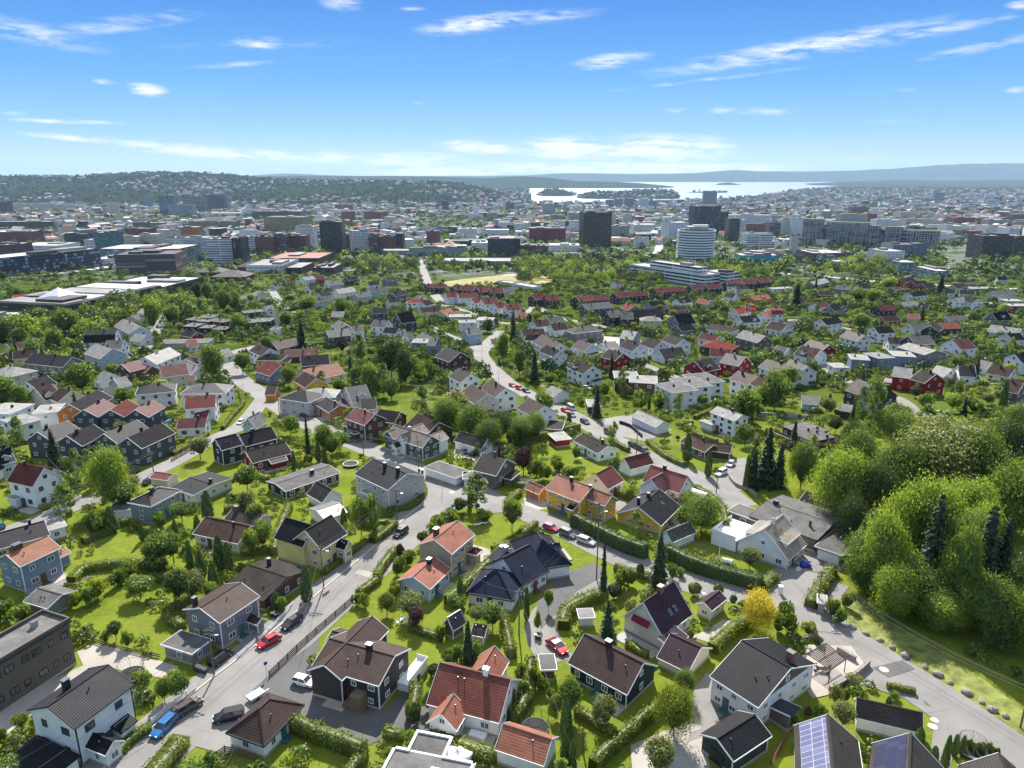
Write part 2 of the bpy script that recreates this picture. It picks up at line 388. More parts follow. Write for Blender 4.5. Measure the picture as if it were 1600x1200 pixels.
# clouds, placed by azimuth and elevation
def azel(px, py):
    d = ray(px, py); return math.degrees(math.atan2(d.x, d.y)), math.degrees(math.atan2(d.z, math.hypot(d.x, d.y)))
cv = nd(nt, 'ShaderNodeCombineXYZ'); nt.links.new(az, cv.inputs[0]); nt.links.new(el, cv.inputs[1])
CL = [(45, 50, 120, 20, -8, .55), (200, 36, 130, 14, 12, .5), (400, 67, 46, 11, 3, .8), (230, 140, 30, 10, -4, 1.5), (163, 128, 19, 5, 0, .7), (110, 190, 95, 4, 0, .8), (370, 101, 75, 5, 6, .45), (745, 36, 90, 15, 7, 1.0),
      (860, 26, 80, 12, 4, .5), (532, 5, 34, 12, 0, .8), (640, 13, 26, 4, 0, .5), (955, 95, 60, 12, 6, .9), (1240, 78, 250, 17, 7, .8), (1420, 55, 240, 12, 7, .55), (1540, 72, 120, 9, 8, .5), (1110, 124, 220, 4, 5, .35), (1060, 172, 24, 5, 0, .5),
      (1130, 172, 22, 6, 0, .8), (1205, 174, 55, 7, 0, .6), (1410, 142, 26, 4, 0, .5), (1590, 140, 20, 6, 0, .8), (1592, 8, 26, 7, 0, 1.0), (190, 222, 130, 6, -4, 1.3), (360, 240, 150, 10, -4, 1.6), (520, 246, 45, 10, 0, 1.4),
      (640, 250, 90, 12, 0, 1.4), (750, 231, 60, 10, -4, 1.6), (885, 232, 80, 18, 0, 1.8), (1030, 233, 115, 22, 0, 1.7), (950, 263, 280, 10, 0, 2.0), (690, 268, 120, 8, 0, 1.7), (1110, 250, 60, 8, 0, .8), (1345, 246, 60, 6, 0, .3),
      (15, 275, 40, 5, 0, 1.0), (160, 272, 40, 5, 0, .9), (1390, 190, 70, 5, 0, .25), (655, 162, 10, 3, 0, .8), (15, 176, 28, 5, 0, .4), (770, 95, 30, 4, 4, .3), (430, 70, 200, 9, 4, .18)]
acc = None
for px, py, rx, ry, rot, st in CL:
    a0, e0 = azel(px, py); a1, _ = azel(px+rx, py); _, e1 = azel(px, py-ry)
    mp = nd(nt, 'ShaderNodeMapping', vector_type='TEXTURE'); nt.links.new(cv.outputs[0], mp.inputs[0])
    mp.inputs[1].default_value = (a0, e0, 0); mp.inputs[2].default_value = (0, 0, R(rot)); mp.inputs[3].default_value = (abs(a1-a0), abs(e1-e0), 1)
    ln = nd(nt, 'ShaderNodeVectorMath', operation='LENGTH'); nt.links.new(mp.outputs[0], ln.inputs[0])
    g = nd(nt, 'ShaderNodeMapRange', interpolation_type='SMOOTHSTEP'); nt.links.new(ln.outputs['Value'], g.inputs[0])
    g.inputs[1].default_value = 0; g.inputs[2].default_value = 1.45; g.inputs[3].default_value = st; g.inputs[4].default_value = 0
    acc = g.outputs[0] if acc is None else mth(nt, 'MAXIMUM', acc, g.outputs[0])
mp = nd(nt, 'ShaderNodeMapping'); nt.links.new(cv.outputs[0], mp.inputs[0]); mp.inputs[3].default_value = (.32, 1.7, 1); mp.inputs[2].default_value = (0, 0, R(-6))
n1 = nd(nt, 'ShaderNodeTexNoise'); n1.inputs['Scale'].default_value = .9; n1.inputs['Detail'].default_value = 8; n1.inputs['Roughness'].default_value = .62; n1.inputs['Distortion'].default_value = .5; nt.links.new(mp.outputs[0], n1.inputs['Vector'])
n2_ = nd(nt, 'ShaderNodeTexNoise'); n2_.inputs['Scale'].default_value = 2.1; n2_.inputs['Detail'].default_value = 6; n2_.inputs['Roughness'].default_value = .6; nt.links.new(mp.outputs[0], n2_.inputs['Vector'])
nn_ = mth(nt, 'ADD', mth(nt, 'MULTIPLY', n1.outputs[0], .6), mth(nt, 'MULTIPLY', n2_.outputs[0], .4))
cm = mth(nt, 'MULTIPLY', acc, mth(nt, 'MULTIPLY_ADD', ramp(nt, nn_, .36, .70), 1.9, -.22))
cm = mth(nt, 'MINIMUM', ramp(nt, cm, .04, 1.0), .88)
cw = 1.15*SKY_G*10
tot = mixc(nt, cm, tot, (cw, cw, cw*1.02))
nt.links.new(tot, bg.inputs[0])
# ------------------------------------------------------------------ haze
m, nt, out = newmat('haze_air')
pv = nd(nt, 'ShaderNodeVolumePrincipled'); pv.inputs['Color'].default_value = (.50, .70, .95, 1); pv.inputs['Density'].default_value = HAZE; pv.inputs['Anisotropy'].default_value = .2
nt.links.new(pv.outputs[0], out.inputs[1])
hz = MB(); hz.box(-55000, 55000, -300, 45000, -200, 900)
o = hz.build('haze', m); tag(o, kind='stuff')
# ------------------------------------------------------------------ ground
m, nt, out = newmat('ground')
oc = nd(nt, 'ShaderNodeTexCoord').outputs['Object']; sx = nd(nt, 'ShaderNodeSeparateXYZ'); nt.links.new(oc, sx.inputs[0]); Y_ = sx.outputs[1]
nA = noise(nt, oc, .045, 5, .6); nB = noise(nt, oc, .35, 5, .7); nC = noise(nt, oc, .012, 4); nD = noise(nt, oc, 2.5, 3, .8)
lawn = mixc(nt, ramp(nt, nA, .35, .65), (.10, .145, .018), (.195, .23, .030))
lawn = mixc(nt, mth(nt, 'MULTIPLY', ramp(nt, nB, .5, .75), .5), lawn, (.33, .31, .045))
nE = noise(nt, oc, .9, 4, .7)
lawn = mixc(nt, mth(nt, 'MULTIPLY', ramp(nt, nE, .56, .72), .45), lawn, (.28, .25, .07))
lawn = mixc(nt, mth(nt, 'MULTIPLY', ramp(nt, nE, .46, .30), .5), lawn, (.06, .10, .015))
lawn = mixc(nt, mth(nt, 'MULTIPLY', ramp(nt, nD, .45, .8), .35), lawn, (.10, .14, .012))
veg = mixc(nt, ramp(nt, nB, .35, .65), (.07, .10, .018), (.17, .20, .03))
grav = mixc(nt, ramp(nt, nD, .3, .7), (.22, .20, .17), (.34, .32, .28))
near = mixc(nt, ramp(nt, mth(nt, 'ADD', mth(nt, 'MULTIPLY', nA, .5), mth(nt, 'MULTIPLY', nB, .5)), .515, .57), lawn, veg)
near = mixc(nt, mth(nt, 'MULTIPLY', ramp(nt, nB, .60, .66), .7), near, (.15, .115, .06))
mid = mixc(nt, ramp(nt, nA, .60, .64), near, grav)
mid = mixc(nt, ramp(nt, nA, .50, .56), (.045, .070, .018), mid)
mid = mixc(nt, ramp(nt, nB, .50, .56), (.06, .085, .02), mid)
near = mixc(nt, ramp(nt, Y_, 190, 330), near, mid)
urb = mixc(nt, ramp(nt, nA, .45, .55), (.20, .20, .20), (.055, .09, .025))
urb = mixc(nt, ramp(nt, nC, .54, .6), urb, (.05, .085, .025))
frs = mixc(nt, ramp(nt, nC, .35, .65), (.014, .030, .014), (.026, .044, .018))
c = mixc(nt, ramp(nt, Y_, 800, 980), near, urb)
c = mixc(nt, ramp(nt, Y_, 4700, 6000), c, frs)
pbsdf(nt, out, c, 1.0, 0.0, bump=nD, bstr=.5, bdist=.12)
gm = m
rr = [2.0]
while rr[-1] < 44000: rr.append(rr[-1]*(1.022 if rr[-1] < 3000 else 1.013) + .8)
aa = np.concatenate([np.linspace(-80, -41, 30), np.linspace(-40.5, 40.5, 420), np.linspace(41, 80, 30)])
rr = np.array(rr); A_, R_ = np.meshgrid(np.radians(aa), rr)
X_ = R_*np.tan(A_)*0+R_*np.sin(A_)*1.0; Yg = R_*np.cos(A_)
X_ = np.where(True, Yg*np.tan(A_), X_)
Yg = np.repeat(rr[:, None], len(aa), 1); X_ = Yg*np.tan(np.clip(A_, -1.3, 1.3))
first = np.full_like(Yg[:1], -60.0); Yg = np.concatenate([first, Yg]); X_ = np.concatenate([np.linspace(-300, 300, len(aa))[None], X_])
X_[1] = np.linspace(-300, 300, len(aa))
for k in range(2, len(X_)):
    lim = 300 + Yg[k]*0; sc_ = np.maximum(1, np.minimum(6, 300/np.maximum(1, Yg[k]*math.tan(R(80)))))
    X_[k] = X_[k]*sc_
Zg = G_np(X_.ravel(), Yg.ravel())
V = np.stack([X_.ravel(), Yg.ravel(), Zg], 1); nr, nc = X_.shape
i = np.arange((nr-1)*(nc-1)); r_, c_ = i//(nc-1), i % (nc-1); b_ = r_*nc+c_
Fq = np.stack([b_, b_+1, b_+1+nc, b_+nc], 1)
o = link('ground', fastmesh('ground', V, Fq, gm, smooth=True)); tag(o, kind='structure')
m, nt, out = newmat('water')
oc = nd(nt, 'ShaderNodeTexCoord').outputs['Object']
pbsdf(nt, out, (.30, .34, .38), .28, .9, bump=noise(nt, oc, .02, 5, .7), bstr=.25, bdist=3)
o = MB(); o.box(-54000, 54000, 6000, 44500, SEA-2, SEA); o = o.build('water', m); tag(o, kind='structure')
# ------------------------------------------------------------------ roads and paved patches
def asph(key, a, b, pat=(.25, .25, .25)):
    m, nt, out = newmat(key)
    oc = nd(nt, 'ShaderNodeTexCoord').outputs['Object']
    n = noise(nt, oc, .12, 6, .65); n2 = noise(nt, oc, 9, 3)
    c = mixc(nt, ramp(nt, n, .3, .7), a, b)
    v = nd(nt, 'ShaderNodeTexVoronoi', feature='DISTANCE_TO_EDGE'); v.inputs['Scale'].default_value = .11; nt.links.new(oc, v.inputs[0])
    c = mixc(nt, mth(nt, 'MULTIPLY', mth(nt, 'LESS_THAN', v.outputs[0], .004), .35), c, tuple(x*.5 for x in a))
    c = mixc(nt, mth(nt, 'MULTIPLY', ramp(nt, n2, .4, .8), .18), c, tuple(x*1.5 for x in b))
    pbsdf(nt, out, c, .85, .25, bump=n2, bstr=.3, bdist=.02); return m
M_road = asph('asphalt', (.165, .155, .148), (.245, .232, .222)); M_drive = asph('dark_asphalt', (.085, .083, .085), (.12, .117, .118))
M_grav = asph('gravel', (.28, .255, .22), (.40, .37, .33)); M_kerb = plain('kerb_stone', (.45, .41, .35), .8); M_dirt = asph('paving', (.29, .26, .225), (.40, .36, .32))
def smooth_path(pts, step=3.0):
    P = [Vector(p) for p in pts]; out_ = []
    P = [P[0]*2-P[1]] + P + [P[-1]*2-P[-2]]
    for k in range(1, len(P)-2):
        a, b, c, d = P[k-1:k+3]; n = max(2, int((c-b).length/step))
        for j in range(n):
            t = j/n
            out_.append(.5*((2*b)+(c-a)*t+(2*a-5*b+4*c-d)*t*t+(3*b-a-3*c+d)*t**3))
    out_.append(P[-2]); return out_
PATHS = []; POLYS = []
def strip(name, px, width, mat, off=.06, side=0.0, thick=0.0, kind='structure', world=None, step=3.0):
    pts = world or [at(*p) for p in px]
    P = smooth_path([Vector((p.x, p.y, 0)) for p in pts], step)
    PATHS.append((np.array([(p.x, p.y) for p in P]), width/2+abs(side)))
    mb = MB(); L = []; u = 0
    for k, p in enumerate(P):
        d = (P[min(k+1, len(P)-1)]-P[max(k-1, 0)]); d.normalize(); n = Vector((-d.y, d.x, 0))
        a = p+n*(side+width/2); b = p+n*(side-width/2)
        L.append((Vector((a.x, a.y, G(a.x, a.y)+off)), Vector((b.x, b.y, G(b.x, b.y)+off))))
    for k in range(len(L)-1):
        (a, b), (c, d) = L[k], L[k+1]
        mb.add([a, b, d, c], [(0, 1, 2, 3)])
        if thick:
            dn = Vector((0, 0, -thick)); mb.add([a, c, c+dn, a+dn], [(0, 1, 2, 3)]); mb.add([b, b+dn, d+dn, d], [(0, 1, 2, 3)])
    o = mb.build(name, mat)
    if kind: tag(o, kind=kind)
    return o
import bmesh
def patch(name, px, mat, off=.05):
    pts = [at(*p) for p in px]; bm = bmesh.new(); POLYS.append([(p.x, p.y) for p in pts])
    bm.faces.new([bm.verts.new((p.x, p.y, 0)) for p in pts])
    ys = [p.y for p in pts]; y = min(ys)+6
    while y < max(ys):
        bmesh.ops.bisect_plane(bm, geom=bm.verts[:]+bm.edges[:]+bm.faces[:], plane_co=(0, y, 0), plane_no=(0, 1, 0)); y += 6
    bmesh.ops.triangulate(bm, faces=bm.faces[:])
    for v in bm.verts: v.co.z = G(v.co.x, v.co.y)+off
    for f in bm.faces:
        if f.normal.z < 0: f.normal_flip()
    bm.normal_update()
    for f in bm.faces:
        if f.normal.z < 0: f.normal_flip()
    me = bpy.data.meshes.new(name); bm.to_mesh(me); bm.free(); me.materials.append(mat)
    return tag(link(name, me), kind='structure')
R1 = [(188, 1228), (212, 1205), (345, 1088), (410, 1036), (482, 975), (546, 918), (610, 862), (655, 818), (688, 788), (692, 766), (672, 748), (612, 716), (560, 695), (500, 670), (452, 645), (410, 617), (372, 590), (357, 570), (362, 554), (395, 543), (440, 536)]
strip('road', R1, 9.0, M_road, .06)
strip('pavement', R1[:11], 2.8, M_road, .16, side=6.1, thick=.16)
strip('kerb', R1[:11], .3, M_kerb, .19, side=4.62, thick=.2)
patch('junction', [(655, 742), (668, 738), (740, 752), (775, 770), (805, 785), (800, 800), (770, 802), (735, 792), (705, 800), (680, 808), (668, 800)], M_road, .075)
R2 = [(735, 762), (775, 783), (816, 800), (870, 822), (950, 862), (1010, 888), (1080, 912), (1150, 928), (1220, 938)]
strip('road', R2, 7.4, M_road, .065)
R3 = [(1290, 905), (1262, 950), (1300, 985), (1375, 1035), (1480, 1103), (1600, 1190), (1680, 1250)]
strip('road', R3, 9.2, M_road, .07)
R4 = [(785, 517), (770, 530), (752, 550), (760, 567), (775, 582), (802, 604), (850, 628), (905, 655), (950, 682), (985, 700), (1025, 722), (1075, 740), (1120, 762), (1160, 792)]
strip('road', R4, 8.6, M_road, .06)
strip('road', [(752, 550), (735, 538), (715, 530), (695, 522), (672, 510), (660, 505)], 6.1, M_road, .07)
R5 = [(372, 668), (335, 685), (290, 712), (240, 738), (200, 756), (150, 778), (85, 803), (0, 836), (-60, 862)]
strip('road', [(412, 622), (395, 645)]+R5, 6.6, M_road, .075)
strip('road', [(655, 405), (661, 420), (669, 443), (680, 462), (700, 478)], 9.8, M_road, .06)
strip('road', [(262, 485), (254, 502), (240, 522), (228, 542), (222, 552)], 7.3, M_road, .06)
strip('road', [(424, 452), (433, 466), (443, 480), (462, 492)], 7.3, M_road, .06)
strip('road', [(835, 478), (868, 495), (905, 503), (950, 512)], 6.7, M_road, .06)
strip('road', [(700, 478), (742, 490), (800, 505), (835, 478)], 5.5, M_road, .055)
strip('path', [(-10, 556), (40, 545), (100, 520), (160, 505)], 4.9, M_grav, .06)
strip('road', [(1270, 560), (1330, 600), (1400, 622), (1440, 650), (1500, 665), (1600, 690)], 6.1, M_road, .06)
strip('road', [(1100, 500), (1180, 505), (1250, 500), (1330, 515)], 6.1, M_road, .06)
strip('road', [(890, 545), (960, 552), (1020, 575), (1060, 590), (1130, 600)], 4.9, M_road, .05)
strip('road', [(1018, 285+60), (1024, 365), (1030, 385), (1010, 405), (900, 420), (790, 430)], 17.1, M_grav, .08)
strip('road', [(1190, 425), (1290, 432), (1400, 442), (1600, 452)], 19.5, M_grav, .08)
strip('driveway', [(958, 786), (985, 798), (1000, 806)], 6.1, M_road, .05)
strip('driveway', [(940, 905), (905, 922), (868, 945), (848, 975), (850, 1000), (872, 1035)], 6.3, M_road, .05)
strip('path', [(-20, 1152), (40, 1105), (100, 1068), (160, 1040)], 4.9, M_dirt, .055)
patch('driveway', [(120, 1018), (145, 1006), (175, 1010), (280, 1042), (265, 1062), (180, 1046), (130, 1040)], M_dirt, .065)
patch('driveway', [(424, 1052), (500, 998), (492, 1040), (560, 1080), (600, 1110), (650, 1060), (668, 1095), (775, 1150), (768, 1172), (672, 1148), (625, 1138), (578, 1165), (470, 1122), (395, 1078)], M_drive, .07)
patch('driveway', [(395, 1078), (345, 1090), (310, 1130), (300, 1165), (355, 1180), (410, 1150), (440, 1110)], M_road, .075)
patch('driveway', [(838, 945), (862, 905), (930, 878), (948, 898), (900, 925), (845, 985)], M_drive, .066)
patch('driveway', [(1180, 905), (1215, 885), (1265, 860), (1330, 880), (1300, 905), (1275, 940), (1250, 975), (1180, 940)], M_road, .08)
patch('driveway', [(1085, 1075), (1105, 1050), (1140, 1100), (1165, 1115), (1120, 1145), (1075, 1160)], M_road, .06)
patch('driveway', [(1330, 1065), (1350, 1030), (1400, 1060), (1440, 1090), (1460, 1130), (1450, 1200), (1485, 1200), (1500, 1120)], M_road, .09)
patch('driveway', [(1105, 985), (1130, 968), (1165, 975), (1110, 1005), (1080, 995)], M_dirt, .06)
patch('deck', [(1240, 1052), (1262, 1008), (1330, 1010), (1352, 1040), (1300, 1085), (1270, 1092)], M_dirt, .12)
patch('driveway', [(985, 1165), (1090, 1120), (1110, 1200), (990, 1230)], M_grav, .06)
patch('driveway', [(30, 905), (40, 930), (120, 910), (145, 900), (110, 895)], M_road, .06)
patch('driveway', [(735, 850), (755, 855), (772, 862), (735, 905), (718, 900)], M_dirt, .06)
patch('driveway', [(720, 685), (790, 700), (760, 722), (705, 715)], M_grav, .06)
patch('driveway', [(818, 778), (850, 775), (855, 795), (822, 800)], M_dirt, .06)
patch('driveway', [(1135, 720), (1165, 715), (1180, 760), (1150, 770), (1120, 755)], M_road, .08)
patch('driveway', [(935, 655), (985, 648), (1050, 672), (1010, 690), (960, 680)], M_road, .075)
patch('driveway', [(880, 520), (1000, 530), (1040, 545), (900, 540)], M_grav, .05)
patch('dry_grass', [(690, 441), (740, 434), (800, 429), (850, 431), (872, 436), (850, 443), (760, 448), (700, 449)], plain('dry_grass', (.26, .23, .075), .9, var=.35, scale=.06), .1)
patch('dry_grass', [(1305, 930), (1330, 925), (1400, 975), (1480, 1020), (1600, 1110), (1600, 1160), (1480, 1080), (1400, 1030), (1290, 960)], plain('verge_grass', (.17, .19, .045), .9, var=.5, scale=.5), .05)
# ------------------------------------------------------------------ buildings
def isect_vert(px, py, P0, n):
    """ray of a pixel meets the vertical plane through P0 with horizontal normal n"""
    d = ray(px, py); o = Vector((0, 0, CZ)); t = (P0-o).dot(n)/d.dot(n); return o + d*t
def at_z(px, py, z):
    d = ray(px, py); return Vector((d.x, d.y, d.z))*((z-CZ)/d.z) + Vector((0, 0, CZ))
def height_over(px, py, P):
    """height above point P of the vertical line over it where it crosses row py"""
    d = ray(px, py); t = P.y/d.y; return CZ + d.z*t - P.z
FOOT = []     # (x, y, radius) of everything built, so that greenery keeps clear of it
def footprint(T, L, W):
    p = T.translation; n = max(1, int(L/max(W, 1)+.5)); d = T.to_3x3() @ Vector((1, 0, 0))
    for i in range(n):
        q = p + d*((i+.5)/n-.5)*L; FOOT.append((q.x, q.y, max(W, L/n)*.56))
WIN = {}
def win_mesh(style, w, h, near):
    k = (style, round(w, 2), round(h, 2), near)
    if k in WIN: return WIN[k]
    fr = {'w': white, 'd': plain('dark_frame', (.03, .03, .035), .5), 'b': plain('brown_frame', (.10, .06, .04), .6), 'y': white}[style]
    t = .11; a, b = w/2, h/2; m = MB()
    m.box(-a, a, -.09, 0, b-t, b); m.box(-a, a, -.09, 0, -b, -b+t); m.box(-a, -a+t, -.09, 0, -b+t, b-t); m.box(a-t, a, -.09, 0, -b+t, b-t)
    if w > .85: m.box(-.035, .035, -.07, 0, -b+t, b-t)
    g = MB(); g.box(-a+t, a-t, -.035, .0, -b+t, b-t)
    if near: WIN[k] = (m.mesh('window', [fr]), g.mesh('pane', [m_glass()]))
    else:
        m.box(-a+t, a-t, -.035, .0, -b+t, b-t, 1); WIN[k] = (m.mesh('window', [fr, m_glass()]), None)
    return WIN[k]
def window(root, M, x, z, style='w', w=1.15, h=1.15, near=False):
    """M: wall frame (origin on the wall at ground, x along it, -y outwards)"""
    a, b = win_mesh(style, w, h, near)
    o = link('window', a); o.parent = root
    T = M @ Matrix.Translation((x, 0, z)); o.matrix_basis = Matrix.Translation(-root.location) @ T
    if b is not None: link('pane', b, o)
    return o
def name_ok(root): return 'house' in root.name or 'bungalow' in root.name or 'villa' in root.name
def place(o, root, T): o.parent = root; o.matrix_basis = Matrix.Translation(-root.location) @ T
def mass(root, c, ang, L, W, he, rise, kind, wall, roof, rk='tile', wk='board', ov=.35, trim='w', near=False, win=None, winst='w', endwin=True, storeys=None, chim=(), foundation=True, dome=None, gable_wall=None, base=1.6, nowall=False):
    """one block of a house. c: centre on the ground; ridge along the direction ang; he: height of the eaves; rise: ridge above eaves"""
    T = Matrix.Translation(c) @ Matrix.Rotation(ang, 4, 'Z')
    footprint(T, L, W)
    l, w = L/2, W/2; li, wi = l-ov, w-ov; WM = m_wall(wall, wk); RM = m_roof(roof, rk)
    sl = rise/w if w else 0; th = .16 if near else .2
    mb = MB(); zt = he+ov*sl-.02 if kind in 'gshm' else he
    if kind == 'f':
        zt = he
        mb.box(-li, li, -wi, wi, -base, he)
    elif kind == 's':
        P = [(-li, -wi, -base), (li, -wi, -base), (li, wi, -base), (-li, wi, -base), (-li, -wi, he), (li, -wi, he), (li, wi, he+rise), (-li, wi, he+rise)]
        mb.add(P, [(0, 1, 5, 4), (1, 2, 6, 5), (2, 3, 7, 6), (3, 0, 4, 7)], 0, [[(P[i][0]+P[i][1]*(1 if i else 1), P[i][2]) for i in f] for f in [(0, 1, 5, 4), (1, 2, 6, 5), (2, 3, 7, 6), (3, 0, 4, 7)]])
    else:
        mb.box(-li, li, -wi, wi, -base, zt)
        if kind == 'g':
            zr = he+rise-.1
            for s in (-1, 1):
                x = li*s; mb.add([(x, -wi, zt), (x, wi, zt), (x, 0, zr)], [(0, 1, 2)] if s > 0 else [(1, 0, 2)], 1 if gable_wall else 0, [[(-wi, zt), (wi, zt), (0, zr)]])
        if kind == 'm':   # gambrel
            wk_, zk, zr = wi*.62, he+rise*.68, he+rise-.1
            for s in (-1, 1):
                x = li*s; mb.add([(x, -wi, zt), (x, wi, zt), (x, wk_, zk), (x, 0, zr), (x, -wk_, zk)], [(0, 1, 2, 3, 4)] if s > 0 else [(4, 3, 2, 1, 0)], 0, [[(-wi, zt), (wi, zt), (wk_, zk), (0, zr), (-wk_, zk)]])
    if not nowall: o = mb.build('wall', [WM, m_wall(gable_wall)] if gable_wall else [WM]); place(o, root, T)
    r = MB()
    def slab(P):   # P eave-left, eave-right, ridge-right, ridge-left (or three points)
        P = [Vector(p) for p in P]; dn = Vector((0, 0, -th)); n = len(P)
        e = (P[1]-P[0]).normalized(); nn = (P[1]-P[0]).cross(P[2]-P[0]).normalized(); vv = nn.cross(e)
        uv = [((p-P[0]).dot(e), (p-P[0]).dot(vv)) for p in P]
        r.add(P, [tuple(range(n))], 0, [uv]); Q = [p+dn for p in P]; r.add(Q, [tuple(reversed(range(n)))], 0, [[uv[i] for i in reversed(range(n))]])
        for i in range(n):
            j = (i+1) % n; r.add([Q[i], Q[j], P[j], P[i]], [(0, 1, 2, 3)], 0, [[(0, 0), (1, 0), (1, .1), (0, .1)]])
    zr = he+rise
    if kind == 'g':
        slab([(-l, -w, he), (l, -w, he), (l, 0, zr), (-l, 0, zr)]); slab([(l, w, he), (-l, w, he), (-l, 0, zr), (l, 0, zr)])
        if near: r.obox((-l, 0, zr+.03), (l, 0, zr+.03), .24, .10)
    elif kind == 'm':
        wk_, zk = w*.62, he+rise*.7
        slab([(-l, -w, he), (l, -w, he), (l, -wk_, zk), (-l, -wk_, zk)]); slab([(-l, -wk_, zk), (l, -wk_, zk), (l, 0, zr), (-l, 0, zr)])
        slab([(l, w, he), (-l, w, he), (-l, wk_, zk), (l, wk_, zk)]); slab([(l, wk_, zk), (-l, wk_, zk), (-l, 0, zr), (l, 0, zr)])
    elif kind == 'h':
        k = max(0.05, l-w) if L > W else .05; kk = 0 if L > W else 0
        if L >= W: A, B = (-k, 0, zr), (k, 0, zr)
        else: A = B = (0, 0, zr)
        slab([(-l, -w, he), (l, -w, he), B, A]); slab([(l, w, he), (-l, w, he), A, B]); slab([(l, -w, he), (l, w, he), B]); slab([(-l, w, he), (-l, -w, he), A])
        if near:
            for a, b in ((A, B), ((-l, -w, he), A), ((l, -w, he), B), ((l, w, he), B), ((-l, w, he), A)): r.obox(Vector(a)+Vector((0, 0, .03)), Vector(b)+Vector((0, 0, .03)), .22, .1)
    elif kind == 's':
        slab([(-l, -w, he), (l, -w, he), (l, w, he+rise), (-l, w, he+rise)])
    elif kind == 'f':
        slab([(-l, -w, he+.12), (l, -w, he+.12), (l, w, he+.12), (-l, w, he+.12)])
    o = r.build('roof', RM); place(o, root, T)
    # fascia boards
    tm = {'w': white, 'd': plain('dark_trim', (.03, .03, .035), .6), 'n': None, 'b': plain('brown_trim', (.13, .08, .05), .7)}[trim]
    if tm is not None:
        f = MB(); e = .06; hh = .24
        if kind in 'gs':
            for s in (-1, 1):
                x = (l+.035)*s
                if kind == 'g':
                    f.obox((x, -w-.02, he-.07), (x, 0, zr-.07), e, hh, up=(0, 0, 1)); f.obox((x, w+.02, he-.07), (x, 0, zr-.07), e, hh)
                else: f.obox((x, -w, he-.07), (x, w, zr-.07), e, hh)
            f.obox((-l, -w-.04, he-.1), (l, -w-.04, he-.1), .07, .18)
        elif kind == 'm':
            wk_, zk = w*.62, he+rise*.7
            for s in (-1, 1):
                x = (l+.035)*s
                for sg in (-1, 1): f.obox((x, sg*w, he-.07), (x, sg*wk_, zk-.07), e, hh); f.obox((x, sg*wk_, zk-.07), (x, 0, zr-.07), e, hh)
        elif kind in 'fh':
            zz = he+.02 if kind == 'f' else he-.1; q = .05
            f.obox((-l-.07, -w-q, zz), (l+.07, -w-q, zz), .08, .3); f.obox((-l-.07, w+q, zz), (l+.07, w+q, zz), .08, .3)
            f.obox((-l-q, -w, zz), (-l-q, w, zz), .08, .3); f.obox((l+q, -w, zz), (l+q, w, zz), .08, .3)
        o = f.build('fascia', tm); place(o, root, T)
        if kind in 'g' and near:    # corner boards
            for s in (-1, 1): f = MB(); f.box(li*s-.09, li*s+.09, -wi-.035, -wi+.08, 0, he-.25); o = f.build('corner_board', tm); place(o, root, T)
    if near and foundation:
        f = MB(); q = .04; f.box(-li-q, li+q, -wi-q, wi+q, -base, .45); o = f.build('foundation', concrete); place(o, root, T)
    if near and L > 7 and W > 5.5 and kind in 'ghm' and name_ok(root):
        m = MB(); x0 = rnd.uniform(-.3, .1)*L; m.box(x0, x0+rnd.uniform(3, 5.5), -wi-rnd.uniform(2.2, 3.4), -wi-.06, -.5, .10+rnd.uniform(0, .02)); o = m.build('patio', M_dirt if rnd.random() < .6 else wood); place(o, root, T)
    # windows on the sides that look towards the street side of the place
    st = storeys or max(1, int(round((he)/2.75)))
    hs = (he-.1)/st
    if win is None: win = max(1, int((L-1)/3.1))
    if win > 0 and not nowall:
        fs = [(0, wi, li, win)]
        dirx = Vector((math.cos(ang), math.sin(ang), 0)); vc = Vector((c.x, c.y, 0)).normalized()
        for s in (1, -1):
            if (dirx*s).dot(vc) < .25 and endwin: fs.append((s, li, wi, max(1, int((W-1)/3.2)) if endwin is True else endwin))
        for s, dist, half, n in fs:
            if s == 0: Mw = T @ Matrix.Translation((0, -dist-.01, 0))
            elif s == 1: Mw = T @ Matrix.Translation((dist+.01, 0, 0)) @ Matrix.Rotation(math.pi/2, 4, 'Z')
            else: Mw = T @ Matrix.Translation((-dist-.01, 0, 0)) @ Matrix.Rotation(-math.pi/2, 4, 'Z')
            for q in range(st):
                for k in range(n):
                    x = -half + 2*half*(k+.5)/n + rnd.uniform(-.25, .25)
                    ww = rnd.choice([1.0, 1.2, 1.2, 1.6] if not near else [1.0, 1.2, 1.2, 1.5])
                    window(root, Mw, x, hs*q + hs*.56, winst, ww, 1.2 if hs > 2.4 else 1.0, near)
            if s != 0 and kind in 'gm' and rise > 2.2: window(root, Mw, 0, he+rise*.36, winst, 1.0, 1.0, near)
        if near and L > 6.5 and W > 5.5 and kind in 'ghm':
            f = MB(); f.box(-.55, .55, -.10, 0, .15, 2.35); f.box(-.9, .9, -1.1, 0, -.3, .15); x = -li+2*li*(int(win/2))/max(1, win) if win > 1 else li*.5
            o = f.build('door', plain(rnd.choice(['door_teal', 'door_brown', 'door_white']), rnd.choice([(.05, .12, .13), (.12, .06, .03), (.6, .6, .6)]), .5)); place(o, root, T @ Matrix.Translation((x, -wi-.01, 0)))
